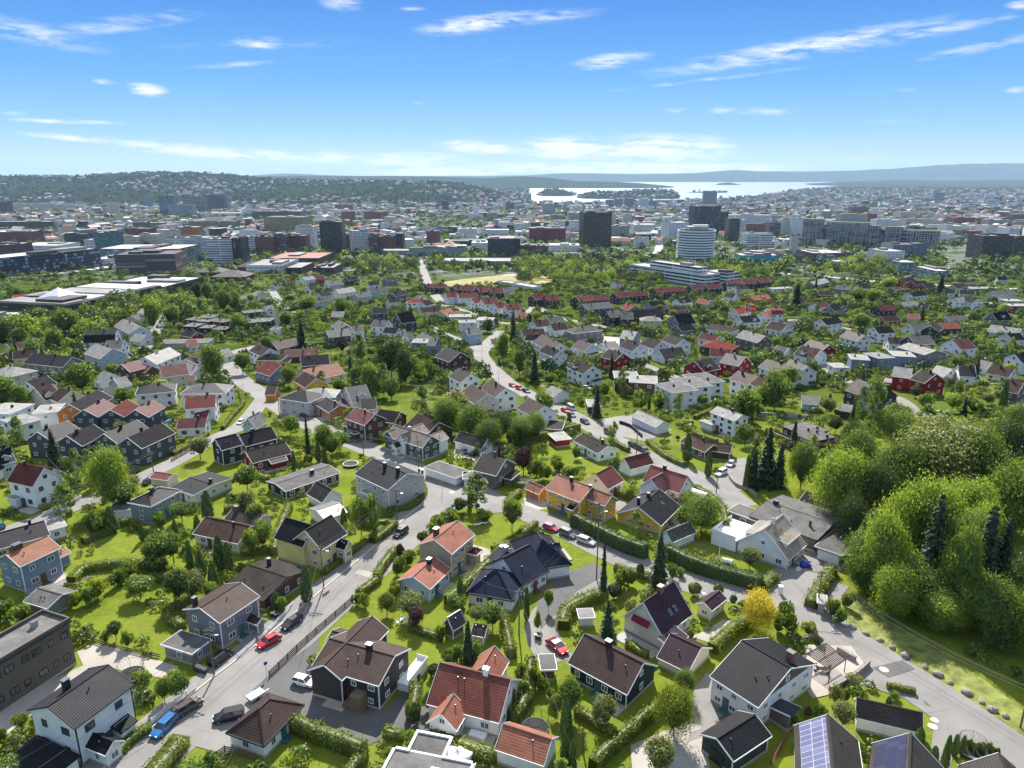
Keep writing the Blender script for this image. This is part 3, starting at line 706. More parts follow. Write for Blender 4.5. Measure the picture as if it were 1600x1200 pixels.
    for ch in chim:
        t, s, cw, ck = (list(ch)+[None]*4)[:4]; cw = cw or .7; ck = ck or 'k'
        cc = {'k': plain('black_chimney', (.025, .025, .028), .6), 'g': plain('grey_chimney', (.33, .33, .33), .8), 'r': plain('brick_chimney', (.22, .09, .06), .85), 'w': white, 'n': plain('brown_chimney', (.10, .06, .05), .8)}[ck]
        x = -l+L*t; y = s*w; zb = zr-abs(s)*rise-.5; top = zr+.95 if kind != 'f' else he+1.1
        m = MB(); m.box(x-cw/2, x+cw/2, y-cw*.4, y+cw*.4, zb, top); o = m.build('chimney', cc); place(o, root, T)
        if near:
            m = MB(); m.box(x-cw/2-.08, x+cw/2+.08, y-cw*.4-.08, y+cw*.4+.08, top, top+.1); k = m.build('chimney_cap', plain('metal_cap', (.25, .25, .26), .3, .5, .7)); k.parent = o
    if near and kind in 'gh':
        for k in range(rnd.choice((1, 1, 2))):
            m = MB(); x = rnd.uniform(-.6, .6)*l; y = -w*rnd.uniform(.25, .6); zb = he+(w+y)*sl
            m.tube([(x, y, zb-.2), (x, y, zb+.38)], .08, .08, 8); m.tube([(x, y, zb+.34), (x, y, zb+.5)], .15, .11, 8); o = m.build('vent_pipe', black); place(o, root, T)
    return T
def frame_long(A, B, he):
    """A and B: ends of the near eave, A on the left. Returns the two points at eave height he above the terrain"""
    a = at(A[0], A[1], he); b = at(B[0], B[1], he)
    z = (a.z+b.z)/2; return at_z(A[0], A[1], z), at_z(B[0], B[1], z), z
def spec_long(A, B, Rp, end, he=None, D=None, dend='B', kind='g'):
    if D is not None:
        g = at(*D); Q = A if dend == 'A' else B; he = max(1.8, height_over(Q[0], Q[1], g)); gz = g.z
        a = at_z(A[0], A[1], gz+he); b = at_z(B[0], B[1], gz+he)
    else:
        a, b, z = frame_long(A, B, he); gz = z-he
    d = (b-a); L = d.length; d.normalize(); n = Vector((-d.y, d.x, 0))
    if isinstance(Rp, (int, float)): W = Rp; rise = None
    elif kind in 'fh':
        e = a if end == 'A' else b; q = at_z(Rp[0], Rp[1], gz+he); W = abs((q-e).dot(n)); rise = None
    else:
        e = a if end == 'A' else b; q = isect_vert(Rp[0], Rp[1], e, d); W = abs(2*(q-e).dot(n)); rise = q.z-(gz+he)
    c = (a+b)/2 + n*(W/2); c.z = gz
    return c, math.atan2(d.y, d.x), L, W, he, rise
class House:
    def __init__(s, name, label, cat, px=None, anc=None, look=None, group=None):
        s.name, s.label, s.cat, s.look, s.group = name, label, cat, look, group; s.root = None; s.anc = anc
    def ensure(s, c):
        if s.root is None:
            s.root = empty(s.name, Vector(c))
            tag(s.root, s.label, s.cat, s.group)
            p = proj(c)
            if s.anc: anchor(s.anc, p[0], p[1]-8)
            if s.look: AUTO.append((s.root, s.look, s.cat))
            s.c = Vector(c)
    def long(s, A, B, Rp, end, wall, roof, he=None, D=None, dend='B', kind='g', rise=None, maxW=None, **kw):
        c, ang, L, W, he, r2 = spec_long(A, B, Rp, end, he, D, dend, kind)
        if rise is None: rise = r2 if r2 is not None else (W/2*math.tan(R(24)) if kind == 'h' else 0)
        if DBG: print('HOUSE %-24s L %.1f W %.1f he %.1f rise %.1f ang %.0f y %.0f' % (s.name+' '+(s.label or '')[:18], L, W, he, rise, math.degrees(ang), c.y))
        s.ensure(c); s.T = mass(s.root, c, ang, L, W, he, rise, kind, wall, roof, near=kw.pop('near', True), **kw); s.d = (L, W, he, rise); return s
    def local(s, x, y, L, W, he, rise, kind, wall, roof, turn=0.0, z=0.0, **kw):
        """a further block placed in the frame of the last main block"""
        T = s.T; c = T @ Vector((x, y, z)); ang = T.to_euler().z + R(turn)
        mass(s.root, c, ang, L, W, he, rise, kind, wall, roof, near=kw.pop('near', True), **kw); return s
    def end(s, E1, E2, P, L, wall, roof, he=None, D=None, dend='B', main=True, **kw):
        """gable end E1 (left) - E2 (right) at eave height, P its peak; ridge runs L metres away from the viewer (negative: towards)"""
        if D is not None:
            g = at(*D); Q = E1 if dend == 'A' else E2; he = max(1.8, height_over(Q[0], Q[1], g)); gz = g.z
            a = at_z(E1[0], E1[1], gz+he); b = at_z(E2[0], E2[1], gz+he)
        else:
            a, b, z = frame_long(E1, E2, he); gz = z-he
        d = b-a; W = d.length; d.normalize(); n = Vector((-d.y, d.x, 0)); mid = (a+b)/2
        q = isect_vert(P[0], P[1], mid, n); rise = q.z-(gz+he); c = mid+n*(L/2); c.z = gz
        if DBG: print('END   %-24s L %.1f W %.1f he %.1f rise %.1f y %.0f' % (s.name+' '+(s.label or '')[:18], L, W, he, rise, c.y))
        s.ensure(c); T = mass(s.root, c, math.atan2(n.y, n.x), abs(L), W, he, rise, 'g', wall, roof, near=kw.pop('near', True), **kw)
        if main: s.T = T; s.d = (abs(L), W, he, rise)
        return s
    def part(s, name, mb, mat, T=None, parent=None):
        o = mb.build(name, mat); T = T or s.T
        if parent is None: place(o, s.root, T)
        else: o.parent = parent
        return o
    def slope(s, u, v, side=-1):
        """a point on the near (-1) or far (+1) roof slope: u along the ridge 0..1, v from eave 0 to ridge 1"""
        L, W, he, rise = s.d; return Vector((-L/2+L*u, side*W/2*(1-v), he+rise*v))
    def panel(s, name, u0, u1, v0, v1, mat, side=-1, t=.10, label=None):
        a, b, c, d = s.slope(u0, v0, side), s.slope(u1, v0, side), s.slope(u1, v1, side), s.slope(u0, v1, side)
        n = (b-a).cross(d-a).normalized(); n = n if n.z > 0 else -n
        mb = MB(); top = [p+n*t for p in (a, b, c, d)]
        o_ = 0; lu, lv = (b-a).length, (d-a).length
        mb.add(top, [(0, 1, 2, 3)], 0, [[(0, 0), (lu, 0), (lu, lv), (0, lv)]])
        bt = [a, b, c, d]
        for i in range(4): j = (i+1) % 4; mb.add([bt[i], bt[j], top[j], top[i]], [(0, 1, 2, 3)])
        return s.part(name, mb, mat)
DBG = False
# ------------------------------------------------------------------ the houses nearest to the viewer
M_blue_awning = plain('red_awning', (.16, .01, .03), .7)
H = House
h = H('white_house', 'white two-storey house with dark tiled gable roof in the bottom left corner', 'house', anc='the white corner house').long((116, 1139), (209, 1070), (74, 1104), 'A', 'W', 'd', D=(212, 1128), trim='d', chim=[(.42, .35, .9)], winst='d')
L, W, he, rise = h.d; h.local(-L/2+2.6, -W/2-1.6, 4.4, 3.0, 2.6, 1.2, 'g', 'W', 'k', turn=-90, trim='w', win=1); h.local(-L/2-3.4, -1, 6.5, W*.9, 2.6, .5, 's', 'W', 'k', trim='n', win=0); h.local(-L/2+6.6, -W/2-.9, 3, 2.0, 2.3, .6, 's', 'W', 'k', trim='n', win=0)
h = H('grey_house', 'grey boarded two-storey house with brown tiled roof beside the main street', 'house', anc='the grey boarded house').long((343, 974), (406, 932), (312, 950), 'A', 'G', 'n', he=5.6, chim=[(.1, .5, .8)])
L, W, he, rise = h.d; h.local(L*.25, -W/2-.9, 3.0, 2.2, 2.3, .8, 'g', 'G', 'n', turn=-90, win=0)
h = H('garage', 'dark boarded garage with grey roof and white door below the grey house', 'garage').long((300, 1023), (330, 1000), (258, 1003), 'A', 'G', 'g', kind='f', he=2.6, rk='felt', win=1, trim='w')
h = H('modern_house', 'dark brown flat-roofed modern house at the left edge', 'house', anc='the dark brown modern house').long((-25, 1052), (112, 970), (66, 958), 'B', 'Q', 'g', kind='f', D=(121, 1036), rk='felt', trim='d', winst='d', win=6, wk='board', chim=[(.75, .2, .9, 'g')], storeys=2)
L, W, he, rise = h.d
m = MB()
for x0, x1, y0, y1 in ((-L/2+.1, L/2-.1, -W/2+.1, -W/2+.35), (-L/2+.1, L/2-.1, W/2-.35, W/2-.1), (L/2-.35, L/2-.1, -W/2+.35, W/2-.35)): m.box(x0, x1, y0, y1, he+.13, he+.75)
h.part('parapet', m, m_wall('Q'))
h = H('blue_grey_house', 'blue grey two-storey house with orange tiled roof at the left edge', 'house', anc='the blue grey house').long((31, 886), (95, 856), (9, 866), 'A', 'B', 'o', D=(37, 928), dend='A', chim=[(.3, .1, 1.5, 'n')])
L, W, he, rise = h.d; h.local(L/2+1.8, 1, 3.4, 4.5, 2.6, .9, 'g', 'B', 'x', win=0)
h = H('garage', 'low grey garage with felt gable roof below the orange-roofed blue grey house', 'garage').long((36, 940), (74, 951), (97, 929), 'B', 'G', 'g', he=2.4, rk='felt', win=0)
h = H('bungalow', 'long low yellow bungalow with black tiled roof and a white sun room', 'house', anc='the low black-roofed bungalow').long((-15, 862), (78, 836), 9.0, 'B', 'Y', 'd', he=2.7, kind='g', rise=1.9, chim=[(.75, .1, .6)])
L, W, he, rise = h.d; h.local(L/2+1.8, .5, 4, W*.7, 2.9, .3, 'f', 'W', 'l', rk='felt')
h = H('white_house', 'tall white house with steep dark red roof beside the left side road', 'house', anc='the tall white maroon-roofed house').long((10, 752), (51, 761), (69, 731), 'B', 'W', 'm', D=(55, 797), rk='felt', winst='d', chim=[(.3, -.1, .5)], endwin=2, storeys=2)
L, W, he, rise = h.d; h.local(L/2-3, W/2-1, 5, 4.5, he+.5, 1.8, 'g', 'W', 'm', turn=0, win=0); h.local(-L*.2, -W/2-.7, 3.4, 1.8, 2.6, .3, 'f', 'W', 'l', win=0, trim='w')
h = H('green_grey_house', 'boxy green grey two-storey house with dark hipped roof', 'house', anc='the boxy green grey house').long((235, 792), (284, 766), (197, 786), 'A', 'E', 'd', kind='h', D=(236, 821), dend='A', chim=[(.45, .0, .9, 'n')])
h = H('bungalow', 'cream bungalow with black roof behind the boxy green grey house', 'house').long((264, 762), (303, 774), (334, 757), 'B', 'C', 'k', he=3.0, chim=[(.8, .1, .7)])
h = H('garage', 'small cream garage with bright red roof beside the left side road', 'garage', anc='the small red-roofed garage').long((233, 747), (261, 751), (270, 741), 'B', 'C', 'r', he=2.4, win=0, rk='rib')
h = H('bungalow', 'cream bungalow with pinkish brown felt roof among dark cypresses', 'house', anc='the pinkish-roofed bungalow').long((301, 834), (372, 850), (391, 822), 'B', 'C', 'n', he=2.8, rk='felt', chim=[(.72, -.3, .4)])
L, W, he, rise = h.d; h.local(0, W/2+2.2, L*.7, 6.5, 3.0, 1.5, 'g', 'C', 'q', rk='felt', win=0, chim=[(.15, 0, .9, 'r')])
h = H('yellow_house', 'pale yellow two-storey house with black tiled cross gable roof on the main street', 'house', anc='the pale yellow house').long((502, 860), (543, 834), (476, 829), 'A', 'y', 'k', D=(507, 894), dend='A', endwin=2, storeys=2)
L, W, he, rise = h.d; h.local(-1.0, W*.52, 8.5, 7.5, he, rise*.9, 'g', 'y', 'k', turn=90, win=0); h.local(L*.22, -W/2-.9, 2.8, 2.9, 3.6, 1.5, 'g', 'y', 'k', turn=-90, win=1)
h = H('garage', 'white house with light grey ribbed roof behind the pale yellow house', 'garage').long((507, 812), (543, 800), (494, 797), 'A', 'W', 'g', he=2.8, rk='rib', win=0)
h = H('dark_bungalow', 'long dark bungalow with light grey roof and red brick chimney wall', 'house', anc='the long grey-roofed bungalow').long((446, 768), (532, 738), (430, 756), 'A', 'K', 'g', he=2.7, rk='felt', maxW=9, chim=[(.62, -.2, 1.0)], win=5)
h = H('garage', 'white garage with dark gable roof in front of the long grey-roofed bungalow', 'garage').long((479, 772), (503, 786), (519, 765), 'B', 'W', 'q', he=2.4, win=0)
h = H('grey_house', 'grey two-storey house with black tiled roof and two black chimneys inside the street bend', 'house', anc='the grey two-chimney house').long((553, 741), (606, 766), (636, 743), 'B', 'S', 'k', D=(610, 799), kind='g', rise=2.6, chim=[(.45, -.15, .8), (.8, -.1, .8)], storeys=2, endwin=2)
L, W, he, rise = h.d; h.local(-L*.05, -W/2-.8, 3.2, 2.0, 3.1, .3, 'f', 'S', 'l', win=1)
m = MB(); m.box(-L/2+.4, L/2-.4, -W/2+.25, -W/2+.31, he-.3, he+.1); h.part('gutter', m, white)
h = H('red_house', 'dark red two-storey house with brown grey roof in front of the dark blue houses', 'house', anc='the dark red house').long((394, 724), (457, 708), (383, 705), 'A', 'R', 'q', D=(394.5, 740), dend='A', rk='felt')
L, W, he, rise = h.d; h.local(L*.1, -W/2-.9, 5.0, 2.2, 2.3, .8, 's', 'R', 'd', win=0)
h = H('dark_blue_house', 'dark blue house with dark felt gable roof, left one of the joined pair', 'house', anc='the dark blue house').long((346, 704), (379, 695), (336, 686), 'A', 'F', 'd', he=5.2, rk='felt', chim=[])
h = H('dark_blue_house', 'low dark blue house with tall black chimney behind the dark red house', 'house').long((383, 698), (434, 685), (373, 679), 'A', 'F', 'd', he=3.6, rk='felt', chim=[(.4, -.1, .9)])
h = H('pale_blue_house', 'pale blue house with light grey felt roof at the side road junction', 'house').end((421, 668), (442, 663), (419, 659), 7, 'L', 'l', he=3.4) if False else H('pale_blue_house', 'pale blue house with light grey felt gable roof at the side road junction', 'house').long((400, 670), (418, 660), (387, 653), 'A', 'L', 'l', he=3.2, rk='felt', chim=[(.6, .2, .5)])
# slate roofed villa
h = H('villa', 'large dark green grey villa with beige slate roof, white gables and white balconies', 'villa', anc='the slate-roofed villa').long((602, 681), (660, 700), (674, 681), 'B', 'M', 't', D=(662, 722), chim=[(.45, -.1, .8, 'g')], endwin=2, storeys=2, wk='board')
L, W, he, rise = h.d
h.local(-L*.06, -W/2+2.2, 5.4, 4.0, he, rise*.8, 'g', 'W', 't', turn=90, win=0); h.local(-L*.42, -W/2+2.4, 5.0, 4.5, he, rise*.75, 'g', 'M', 't', turn=90, win=0); h.local(-L*.12, -W/2-1.1, 3.0, 2.6, 3.0, 1.2, 'g', 'W', 'd', turn=90, win=1)
h.local(L*.30, W/2+1, 6, 6, he-.3, 1.8, 'g', 'W', 't', turn=90, win=0); h.local(-L*.2, W/2-.5, 8, 6.5, he, rise*.8, 'g', 'M', 't', turn=90, win=0)
h = H('brown_house', 'dark brown two-storey house with bright red roof on the upper street', 'house', anc='the red-roofed brown house').long((539, 654), (569, 665), (586, 647), 'B', 'N', 'r', D=(570.5, 692), rk='rib', chim=[(.6, -.2, .5)], storeys=2)
L, W, he, rise = h.d; h.local(-L/2-1.6, -W*.2, 3.4, 4, 2.8, .9, 'g', 'N', 'm', win=0); h.local(L*.1, -W/2-.8, 2.2, 1.8, 2.6, .2, 'f', 'N', 'k', win=0)
h = H('orange_house', 'salmon orange two-storey house with dark slate gable roof', 'house', anc='the salmon orange house').long((492, 632), (514, 645), (531, 633), 'B', 'O', 'd', D=(515, 660), chim=[(.75, -.1, .6)], storeys=2)
# large dark house in front
h = H('dark_house', 'large black boarded house with brown tiled cross gable roof beside the paved yard', 'house', anc='the large black house').long((487, 1041), (592, 1072), (617, 1025), 'B', 'K', 'n', D=(594, 1113), storeys=2, endwin=2, wk='board', win=4, chim=[(.62, .0, .9)])
L, W, he, rise = h.d
h.local(-L*.24, W*.10, W*1.42, L*.52, he, rise*.98, 'g', 'K', 'n', turn=90, win=0); h.local(-L*.43, W*.40, 6.5, 4.2, he-.6, rise*.4, 'g', 'K', 'n', turn=0, win=0)
m = MB(); m.box(L*.14, L*.30, -W/2-1.6, -W/2+.3, -.2, 2.9); o = h.part('entrance_box', m, plain('new_timber', (.17, .125, .08), .8)); m = MB(); m.box(L*.02, L*.14, -W/2-1.5, -W/2+.3, -.2, .9); h.part('stair', m, wood)
m = MB(); m.box(L/2-.2, L/2+1.9, W*.05, W/2+2.2, -.8, 1.5); h.part('terrace', m, white); m = MB()
for a, b in (((L/2+1.9, W*.05), (L/2+1.9, W/2+2.2)), ((L/2-.2, W/2+2.2), (L/2+1.9, W/2+2.2))): m.obox((a[0], a[1], 1.9), (b[0], b[1], 1.9), .06, .8)
h.part('railing', m, white)
h = H('red_roofed_house', 'white house with large rust red tiled roof, gabled porch and thick chimney', 'house', anc='the rust-roofed white house').long((666, 1100), (780, 1130), (687, 1035), 'A', 'W', 'u', he=3.0, chim=[(.66, .0, .8, 'w')], win=3)
L, W, he, rise = h.d
h.local(-L*.16, -W/2-1.0, 4.6, 4.9, he-.3, 2.3, 'g', 'W', 'x', turn=90, win=1); h.local(L*.0, W/2+.8, 5.5, 5.2, he, 2.4, 'g', 'W', 'x', turn=90, win=0)
m = MB(); m.box(L*.12, L*.34, -W/2-1.3, -W/2-.0, -.3, .7); h.part('stair', m, white)
h = H('garage', 'white garage with brown tiled hipped roof at the yard entrance', 'garage', anc='the hip-roofed garage').long((412, 1166), (475, 1101), (355, 1143), 'A', 'W', 'n', kind='h', he=2.6, trim='d', rise=2.6, win=2)
h = H('flat_roof_house', 'white house with stepped flat grey roof at the bottom edge', 'house', anc='the white flat-roofed house').long((575, 1245), (712, 1275), (608, 1167), 'A', 'W', 'g', he=6.2, kind='f', rk='felt', win=4, chim=[(.62, .15, 1.1, 'k')])
L, W, he, rise = h.d; h.local(-L*.10, W/2+1.7, L*.40, 3.6, he-.01, 0, 'f', 'W', 'g', rk='felt', win=0)
m = MB()
for x0, x1, y0, y1 in ((-L/2, L/2, -W/2, -W/2+.35), (-L/2, -L/2+.35, -W/2+.35, W/2), (L/2-.35, L/2, -W/2+.35, W/2), (L*.10, L/2, W/2-.35, W/2), (-L/2, -L*.30, W/2-.35, W/2), (-L*.30, L*.10, W/2+3.15, W/2+3.5), (-L*.30-.35, -L*.30, W/2, W/2+3.5), (L*.10, L*.10+.35, W/2, W/2+3.5)): m.box(x0, x1, y0, y1, he+.13, he+.4)
h.part('parapet', m, white)
h = H('garage', 'white garage with orange brown tiled roof at the bottom edge', 'garage', anc='the orange-roofed garage').long((773, 1171), (850, 1197), (862, 1155), 'B', 'W', 'x', he=2.7, win=0)
h = H('dark_green_house', 'dark green single-storey house with brown tiled roof and tall black chimney', 'house', anc='the dark green house').long((887, 1036), (980, 1086), (1006, 1036), 'B', 'F', 'n', D=(981, 1111), chim=[(.42, .0, .9)], win=4, endwin=1, storeys=1)
h = H('purple_roofed_house', 'cream house with steep dark purple roof and two skylights above the purple-roofed garage', 'house', anc='the purple-roofed cream house').long((1035, 996), (1082, 960), (1005, 941), 'A', 'C', 'p', he=2.9, endwin=False, chim=[(.55, .0, 1.1, 'r')], win=3)
L, W, he, rise = h.d
for u in (.45, .62): h.panel('skylight', u, u+.09, .30, .50, m_glass())
m = MB(); m.obox((-L/2-.9, W*.0, he+.9), (-L/2-.1, W*.0, he+1.9), W*.42, .06); h.part('awning', m, M_blue_awning)
m = MB(); m.box(-L/2-3, -L/2, -W/2, W*.45, -1, .15); h.part('terrace', m, concrete); h.local(-L*.34, -W/2-1.2, 5.2, 3.0, 2.4, .8, 's', 'C', 'p', win=0)
h = H('garage', 'cream double garage with dark purple tiled roof', 'garage', anc='the purple-roofed garage').long((1026, 1027), (1075, 1051), (1096, 1012), 'B', 'C', 'p', D=(1076, 1056), he=None, win=0)
h = H('garden_house', 'small open-fronted cream garden house with purple roof', 'garden house', anc='the small garden house').long((1112, 955), (1136, 936), (1100, 941), 'A', 'C', 'p', he=2.5, win=1)
h = H('black_roofed_house', 'white house with wide black ribbed tile roof and brown gable above the pergola terrace', 'house', anc='the black-roofed white house').long((1109, 1057), (1185, 1106), (1236, 1044), 'B', 'W', 'k', D=(1110, 1095), dend='A', gable_wall='Q', rk='tile', chim=[(.82, .30, 1.1, 'r')], win=3)
L, W, he, rise = h.d; h.local(L/2+1.2, -W*.18, 3.0, 3.8, 2.6, .7, 's', 'Q', 'b', turn=-90, rk='rib', win=0)
h = H('garage', 'dark green garage with black gable roof and brown door', 'garage', anc='the dark green garage').long((1146, 1190), (1206, 1150), (1120, 1154), 'A', 'g', 'k', he=2.9, win=0)
m = MB(); L, W, he, rise = h.d; m.box(-L/2+.2, -L/2+.34, -1.2, 1.2, 0, 2.1); h.part('garage_door', m, plain('dark_door', (.04, .03, .028), .5))
M_solar = facade('solar', (.42, .42, .45), (.13, .13, .22), 1.05, 1.75, (.05, .95), (.03, .97), .3, gv=.12)
h = H('grey_roofed_house', 'grey-roofed house with a large light-framed solar array at the bottom edge', 'house', anc='the solar-panelled house').end((1240, 1134), (1341, 1157), (1294, 1116), -12, 'C', 'q', he=3.2, win=0)
h.panel('solar_panel', .06, .98, .18, .92, M_solar, side=1)
h = H('grey_roofed_house', 'grey-roofed house with dark frameless solar panels in the bottom right', 'house', anc='the dark solar house').end((1362, 1162), (1474, 1200), (1420, 1144), -12, 'C', 'q', he=3.2, win=0)
h.panel('solar_panel', .04, .98, .12, .9, facade('solar_dark', (.05, .05, .07), (.035, .03, .06), 1.05, 1.75, (.03, .97), (.03, .97), .25, gv=.1), side=1)
h = H('house', 'house with dark grey roof in the bottom right corner', 'house').end((1497, 1196), (1612, 1222), (1561, 1176), -11, 'W', 'q', he=3.0, win=0)
h = H('garage', 'long white garage with grey brown tiled roof beside the right-hand road', 'garage', anc='the long tiled garage').long((1337, 1121), (1442, 1146), (1442, 1114), 'B', 'W', 'q', he=2.5, win=0)
# blue-black hipped villa
h = H('hip_roofed_villa', 'white villa with blue black tiled roofs set in a V and two grey chimneys', 'villa', anc='the blue-black roofed villa').long((817, 916), (858, 893), (786, 889), 'A', 'W', 'b', he=3.0, chim=[(.25, .4, .8, 'g')], win=4, trim='d', rise=4.1)
h.long((881, 900), (921, 875), (880, 850), 'A', 'W', 'b', he=3.2, trim='d', kind='g', win=3, rise=4.3) if False else None
L, W, he, rise = h.d
h.local(L*.5+4.2, 1.0, 13.0, 9.8, he, rise*1.0, 'h', 'W', 'b', turn=62, trim='d', win=0); h.local(-L*.5-3.0, -1.2, 9.5, 9.0, he-.2, rise*.85, 'h', 'W', 'b', turn=-62, trim='d', win=2)
h.local(L*.5+5.8, 2.6-4.4, 2.2, 2.6, he+2.0, .8, 'g', 'W', 'b', turn=-28, trim='d', win=0); h.local(L*.1, W*.4, 3, 6, he+1, 1.2, 'g', 'W', 'b', turn=90, trim='d', win=0, chim=[(.4, 0, 1.1, 'g')])
# tan house with pink roof, and lower house with orange roof
h = H('tan_house', 'tan two-storey house with pink red tiled roof behind the pale blue wing', 'house', anc='the tan pink-roofed house').long((706, 866), (742, 835), (678, 843), 'A', 'T', 'x', D=(705, 906), dend='A', chim=[(.3, .3, 1.1, 'n')], endwin=False, win=3, storeys=2)
L, W, he, rise = h.d; h.local(L*.30, -W/2-1.0, 2.6, 2.4, 3.0, 1.0, 'h', 'T', 'm', win=0, trim='w')
h.long((672, 921), (705, 889), (645, 901), 'A', 'L', 'x', D=(674, 943), dend='A', chim=[(.7, -.05, .9)], endwin=2, win=3, storeys=1)
h = H('yellow_house', 'large orange yellow two-storey house with orange brown tiled roof on the lane', 'house', anc='the orange yellow house').long((852, 764), (906, 785), (925, 761), 'B', 'Y', 'x', D=(907, 812), chim=[(.45, -.1, .7)], win=4, storeys=2, endwin=False)
L, W, he, rise = h.d; h.local(L/2+2.4, 0.6, 6.5, 5.2, he, rise*.75, 'g', 'Y', 'x', win=2, chim=[(.05, -.2, .7, 'n')], storeys=2); h.local(L*.32, -W/2-.7, 2.2, 1.7, 2.7, .7, 's', 'Y', 'k', win=0)
h = H('garage', 'small orange double garage with salmon roof beside the orange yellow house', 'garage', anc='the small orange garage').long((819, 763), (842, 773), (850, 761), 'B', 'O', 'x', he=2.4, win=0)
h = H('yellow_house', 'small bright yellow house with black gambrel roof and white door', 'house', anc='the small bright yellow house').long((1033, 822), (1064, 791), (998, 793), 'A', 'Y', 'k', D=(1033, 836), dend='A', kind='g', chim=[(.25, .25, .7), (.55, .1, .8)], endwin=2, storeys=1, win=2)
h.panel('skylight', .62, .68, .45, .62, m_glass())
h = H('garage', 'white garage with brown ribbed gable roof below the small bright yellow house', 'garage').long((1043, 840), (1089, 832), (1072, 818), 'B', 'W', 'q', he=2.5, rk='rib', win=0) if False else H('garage', 'white garage with brown ribbed roof below the small bright yellow house', 'garage', anc='the brown ribbed garage').long((1050, 848), (1088, 832), (1040, 830), 'A', 'W', 'q', he=2.4, rk='rib', win=0)
h = H('white_house', 'white cross-gabled house with bright red roof beside the upper road', 'house', anc='the red cross-gabled house').long((1004, 752), (1062, 771), (1075, 744), 'B', 'W', 'r', he=4.8, rk='rib', chim=[(.38, .0, .8)], endwin=2, storeys=2)
L, W, he, rise = h.d; h.local(-L*.12, -W/2+1.2, 8.5, 7.0, he-.2, rise*.85, 'g', 'W', 'm', turn=90, win=0, rk='rib'); h.local(L*.38, -W/2-.8, 3.0, 2.0, 2.5, .8, 's', 'W', 'm', win=0)
h = H('white_house', 'small white house with brown red gable roof left of the red cross-gabled house', 'house', anc='the small brown-red roofed house').long((950, 765), (975, 751), (930, 741), 'A', 'W', 'm', he=3.1, win=2)
h = H('garage', 'white garage with red brown roof above the small lawn by the upper road', 'garage', anc='the red-brown roofed garage').long((985, 734), (1022, 724), (975, 716), 'A', 'W', 'm', he=2.6, win=0)
h = H('white_bungalow', 'long white bungalow with grey brown roof below the upper road', 'house', anc='the long white bungalow').long((895, 688), (934, 709), (950, 697), 'B', 'W', 'q', he=3.1, rk='felt', chim=[(.75, .1, .7)], win=4)
h = H('shed', 'small brick red shed beside the long white bungalow', 'shed').long((868, 689), (893, 686), 7, 'A', 'R', 'l', kind='f', he=2.5, rk='felt', win=0)
h = H('garage_row', 'long white garage row with beige felt roof', 'garage', anc='the long white garage row').long((986, 650), (1025, 668), (1037, 658), 'B', 'W', 'l', he=3.0, rk='felt', win=0)
h = H('white_house', 'tall white three-storey house with beige low roof above the garage row', 'house', anc='the tall white beige-roofed house').long((1109, 644), (1147, 658), (1160, 648), 'B', 'W', 'l', D=(1147, 685), rk='felt', chim=[(.6, .0, .7)], storeys=3, win=3, winst='d')
L, W, he, rise = h.d; h.local(-L*.45, -W/2-1.0, 5.5, 2.2, 2.7, 0, 'f', 'W', 'l', win=0)
h = H('brown_bungalow', 'dark brown bungalow with maroon brown roof behind two cypresses', 'house', anc='the dark brown bungalow').long((1062, 690), (1101, 707), (1115, 695), 'B', 'N', 'n', he=2.8, rk='felt', chim=[(.6, 0, .4)])
L, W, he, rise = h.d; h.local(L*.40, -W*.1+3.5, 9, 7, 2.8, 1.6, 'g', 'N', 'n', turn=35, rk='felt', win=0)
# white-blue house, right
h = H('white_house', 'large pale blue white house with swept beige roof and white roof terrace', 'house', anc='the large pale blue house').end((1150, 846), (1232, 876), (1200, 829), 9.5, 'W', 't', D=(1231, 893), rk='rib', chim=[(.45, .0, .9, 'w')], win=3, endwin=3, storeys=1)
L, W, he, rise = h.d; h.local(.5, -W*.18, L*.72, W*.42, he+2.6, 1.2, 's', 'W', 't', rk='rib', win=0, turn=0); h.local(.5, W*.22, L*.8, W*.40, he+2.2, .9, 's', 'W', 'l', rk='felt', win=0, turn=180)
m = MB(); m.box(-L/2, L/2, W/2, W/2+6, -1, 2.7); h.part('terrace', m, white); m = MB()
m.obox((-L/2, W/2+.1, 3.2), (-L/2, W/2+6, 3.2), .08, .95); m.obox((-L/2, W/2+6, 3.2), (L/2, W/2+6, 3.2), .08, .95); h.part('railing', m, white)
h = H('grey_house', 'long low house with wide grey felt roof behind the large pale blue house', 'house', anc='the long grey felt-roofed house').long((1170, 806), (1277, 844), (1303, 818), 'B', 'Q', 'g', he=3.4, rk='felt', chim=[(.15, .0, 1.1, 'k'), (.78, -.5, .5, 'n')], win=0, trim='d')
L, W, he, rise = h.d; h.local(-L/2-1.5, -W*.35, 8, 5.5, 2.8, 0, 'f', 'Q', 'g', rk='felt', win=1); h.local(L*.1, W/2+4, L*.7, 6.5, 3.0, 1.4, 'g', 'Q', 'd', rk='felt', win=0, chim=[(.75, 0, .8, 'r')])
h = H('garage', 'grey garage with flat felt roof and white door beside the wood', 'garage', anc='the flat felt garage').long((1273, 854), (1316, 869), (1296, 826), 'A', 'Q', 'g', kind='f', he=2.8, rk='felt', win=0, trim='w')
m = MB(); L, W, he, rise = h.d; m.box(-L/2+.7, L/2-.7, -W/2+.28, -W/2+.34, .1, 2.3); h.part('garage_door', m, white)
h = H('modern_black_house', 'black modern house with stepped flat roofs and a long white balcony', 'house', anc='the black modern house').long((1236, 677), (1270, 691), (1305, 683), 'B', 'K', 'g', kind='f', D=(1272, 709), rk='felt', win=3, trim='d', chim=[(.1, .3, .5), (.4, .5, .5), (.9, .4, .6)], storeys=2)
